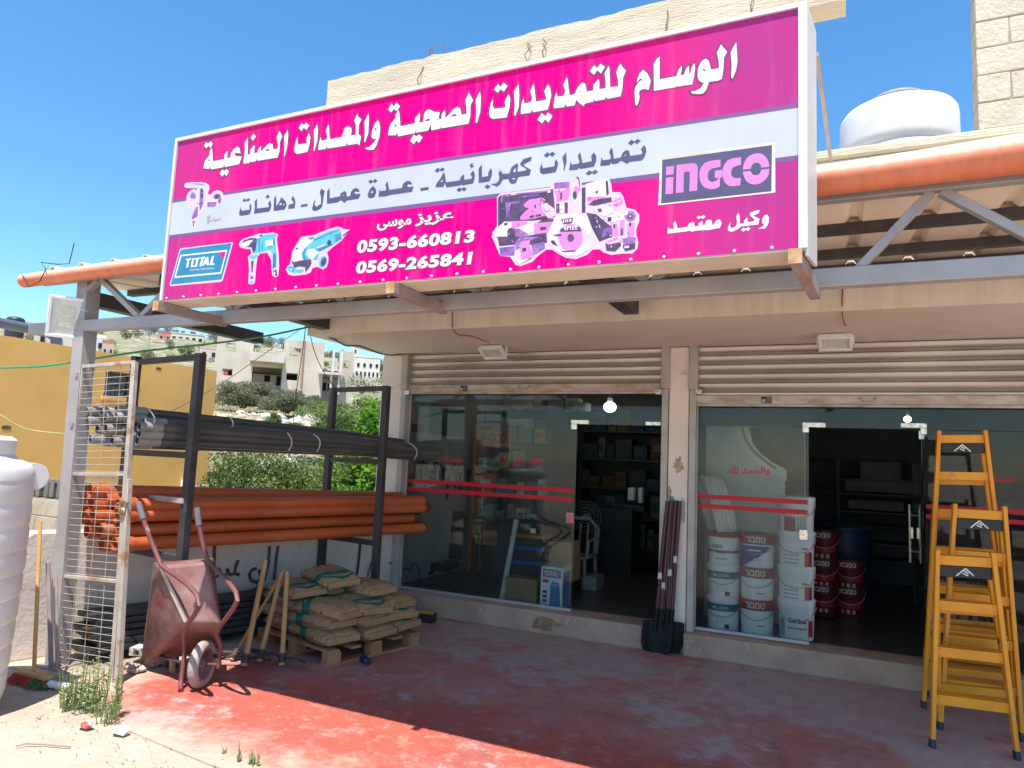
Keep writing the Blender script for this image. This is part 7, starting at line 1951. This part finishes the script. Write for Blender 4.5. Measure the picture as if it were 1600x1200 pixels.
# scattered olive trees on the far hill
rg = random.Random(99)
def blob_tree(p, r_, m, seed, label):
    t = empty('olive_tree', p, label, 'tree', 'olive trees on the far hill'); q = random.Random(seed)
    def smp():
        d = Vector((q.gauss(0, 1), q.gauss(0, 1), q.gauss(0, 1))).normalized() * q.random() ** .4
        return Vector(p) + Vector((d.x * r_, d.y * r_, r_ * .85 + d.z * r_ * .75 + .15 * r_ * math.sin(3 * d.x + seed))), 1.0
    vs, fs = leaves(420, smp, r_ * .13, q); b = MB(); b.add(vs, fs); b.build('crown', m, t, smooth=False)
    b = MB(); b.tube([Vector(p) + Vector((0, 0, -.3)), Vector(p) + Vector((0, 0, r_ * .9))], r_ * .07, 5); b.build('trunk', M_BARK, t)
    return t
for k in range(130):
    th = math.radians(rg.uniform(33, 60)); r_ = rg.choice((rg.uniform(130, 190), rg.uniform(190, 285), rg.uniform(240, 320)))
    x, y = -math.sin(th) * r_, math.cos(th) * r_
    blob_tree((x, y, hill_z(x, y)), rg.uniform(.6, 1.4) * (.75 + r_ / 400), (M_OLIVE, M_GREEN, M_OLIVE)[k % 3], k, 'small round olive tree scattered on the far hillside')
# pale stones on the slope
rg = random.Random(12)
M_ROCK = mat('limestone', L(.56, .51, .43), .9, col2=L(.47, .42, .34), scale=3, bump=.3, bscale=8)
rk_p = []
for k in range(4):
    b = MB(); b.ball((0, 0, 0), 1, 10, 7, (1, .8, .6)); q = random.Random(k)
    b.v = [(x * (1 + q.uniform(-.18, .18)), y * (1 + q.uniform(-.18, .18)), z * (1 + q.uniform(-.18, .18))) for x, y, z in b.v]
    rk_p.append(b.build('limestone_rock', M_ROCK, None, angle=25))
for k in range(120):
    u, r_ = rg.uniform(325, 600), rg.uniform(18.5, 30)
    p = on_hill(u, 660, r_); o = rk_p[k] if k < 4 else rk_p[k % 4].copy()
    if k >= 4: COL.objects.link(o)
    s = rg.uniform(.06, .20) * rg.choice((1, 1, 1.7)); o.location = p + Vector((0, 0, s * .2)); o.scale = (s, s, s); o.rotation_euler = (rg.uniform(-.4, .4), rg.uniform(-.4, .4), rg.uniform(0, 6))
    tag(o, 'pale limestone rock strewn on the stony slope beyond the rack', 'rock', 'limestone rocks on the slope')

# dry grass tufts on the slope
rg = random.Random(44); b = MB(); vs, fs = [], []
for k in range(3600):
    u, r_ = rg.uniform(322, 604), rg.uniform(16, 42); p = on_hill(u, 660, r_); a = rg.uniform(0, 6.28); h = rg.uniform(.05, .17); w_ = .012 * r_ / 20; d = Vector((math.cos(a), math.sin(a), 0))
    o_ = len(vs); vs += [p - d * w_, p + d * w_, p + Vector((rg.uniform(-.1, .1), rg.uniform(-.1, .1), h))]; fs.append((o_, o_ + 1, o_ + 2))
b.add(vs, fs); tag(b.build('dry_grass', mat('straw', L(.44, .33, .19), .8, col2=L(.36, .30, .15), scale=.6), smooth=False), kind='stuff')

# weeds at the forecourt corner
M_WEED = mat('weed_leaves', L(.13, .20, .06), .6, col2=L(.20, .25, .085), scale=4, lo=.35, hi=.65)
def weed(label, u, v, h, n, seed, grp='weeds along the forecourt edge', spread=.5):
    p = at(u, v, 2, 0.0); t = empty('weed', p, label, 'weed', grp); rg = random.Random(seed); st = MB(); lv = MB()
    for k in range(n):
        a = rg.uniform(0, 6.28); r_ = rg.uniform(0, .45) * h * spread * 1.6; base = p + Vector((math.cos(a) * r_, math.sin(a) * r_ * .7, 0))
        tip = base + Vector((rg.uniform(-.25, .25) * h * spread, rg.uniform(-.2, .2) * h * spread, h * rg.uniform(.45, 1)))
        st.tube([base, (base + tip) / 2 + Vector((.01, 0, 0)), tip], [.003, .0025, .001], 4)
        for j in range(26):
            f = rg.uniform(.12, 1); q = base.lerp(tip, f); d = Vector((rg.gauss(0, 1), rg.gauss(0, 1), rg.uniform(.1, .9))).normalized(); L_ = h * rg.uniform(.05, .12) * (1.15 - f * .6)
            e = d.orthogonal().normalized() * L_ * .16; lv.add([q - e * .4, q + d * L_ * .5 - e, q + d * L_, q + d * L_ * .5 + e], [(0, 1, 2, 3)])
    lv.build('leaves', M_WEED, t, smooth=False); st.build('stem', M_WEED, t)
weed('bushy green weed at the forecourt corner, the lower clump', 106, 1108, .25, 24, 1)
weed('tall bushy green weed at the forecourt corner in front of the mesh gate', 138, 1112, .37, 28, 2)
weed('narrow upright weed beside the bushy ones at the gate post', 180, 1122, .36, 8, 3, spread=.22)
weed('low green weed in front of the narrow upright one', 165, 1130, .20, 14, 4)
weed('weed sprigs on the pavement edge at the bottom of the view', 395, 1196, .10, 12, 5)
weed('tiny weed sprig alone on the pavement edge', 350, 1178, .06, 5, 6)
weed('thin weed sprig near the larger sprigs on the pavement edge', 372, 1190, .12, 5, 7, spread=.3)
# litter on the dirt
p = at(133, 1136, 2, .012); b = MB(); b.prism([p + Vector(q) for q in ((-.05, 0, 0), (-.02, -.03, .012), (.04, -.02, .0), (.05, .02, .015), (0, .03, .02))], (0, 0, .012)); tag(b.build('crumpled_wrapper', mat('red_white_foil', L(.60, .58, .56), .5, col2=L(.50, .06, .04), scale=22, lo=.48, hi=.52)), 'crumpled red and white wrapper on the dirt below the weeds', 'litter')
p = at(187, 1145, 2, .01); b = MB(); b.prism([p + Vector(q) for q in ((-.06, 0, 0), (-.01, -.04, .01), (.06, -.02, .0), (.05, .03, .01), (-.02, .04, .02))], (0, 0, .012)); tag(b.build('plastic_scrap', M_WHITEP), 'flattened scrap of pale plastic at the pavement corner', 'litter')
p0 = at(20, 1170, 2, .012); b = MB(); b.tube([at(25, 1166, 2, .012), at(40, 1162, 2, .016), at(70, 1163, 2, .012), at(110, 1167, 2, .01)], .004, 6); tag(b.build('stray_wire', M_BROWNSTEEL), 'short bent stray wire lying on the dirt below the weeds', 'wire')
b = MB(); p = at(90, 1072, 2, .03); b.tube([p + Vector((-.09, .0, 0)), p + Vector((.10, .03, .0))], .024, 12); tag(b.build('paint_roller_sleeve', M_WHITEP), 'short white roller sleeve lying beside the broom head', 'roller sleeve')

# grit and pebbles on the dirt in front of the slab
rg = random.Random(71); b = MB()
for k in range(900):
    if k < 520:
        x = rg.uniform(-5.9, -1.5); y = (3.0 if x > -3.9 else 3.0 + (-3.9 - x) * .55) - abs(rg.gauss(0, .22)) + .05
    else:
        x, y = rg.uniform(-5.9, -4.3), rg.uniform(2.4, 3.6)
    r_ = rg.uniform(.002, .007) * (2.0 if rg.random() < .05 else 1)
    b.ball((x, y, .004 + r_ * .3), r_, 5, 4, (1, rg.uniform(.6, 1), rg.uniform(.5, .8)))
tag(b.build('gravel', mat('grit', L(.42, .35, .27), .9, col2=L(.30, .24, .18), scale=14), angle=20), kind='stuff')
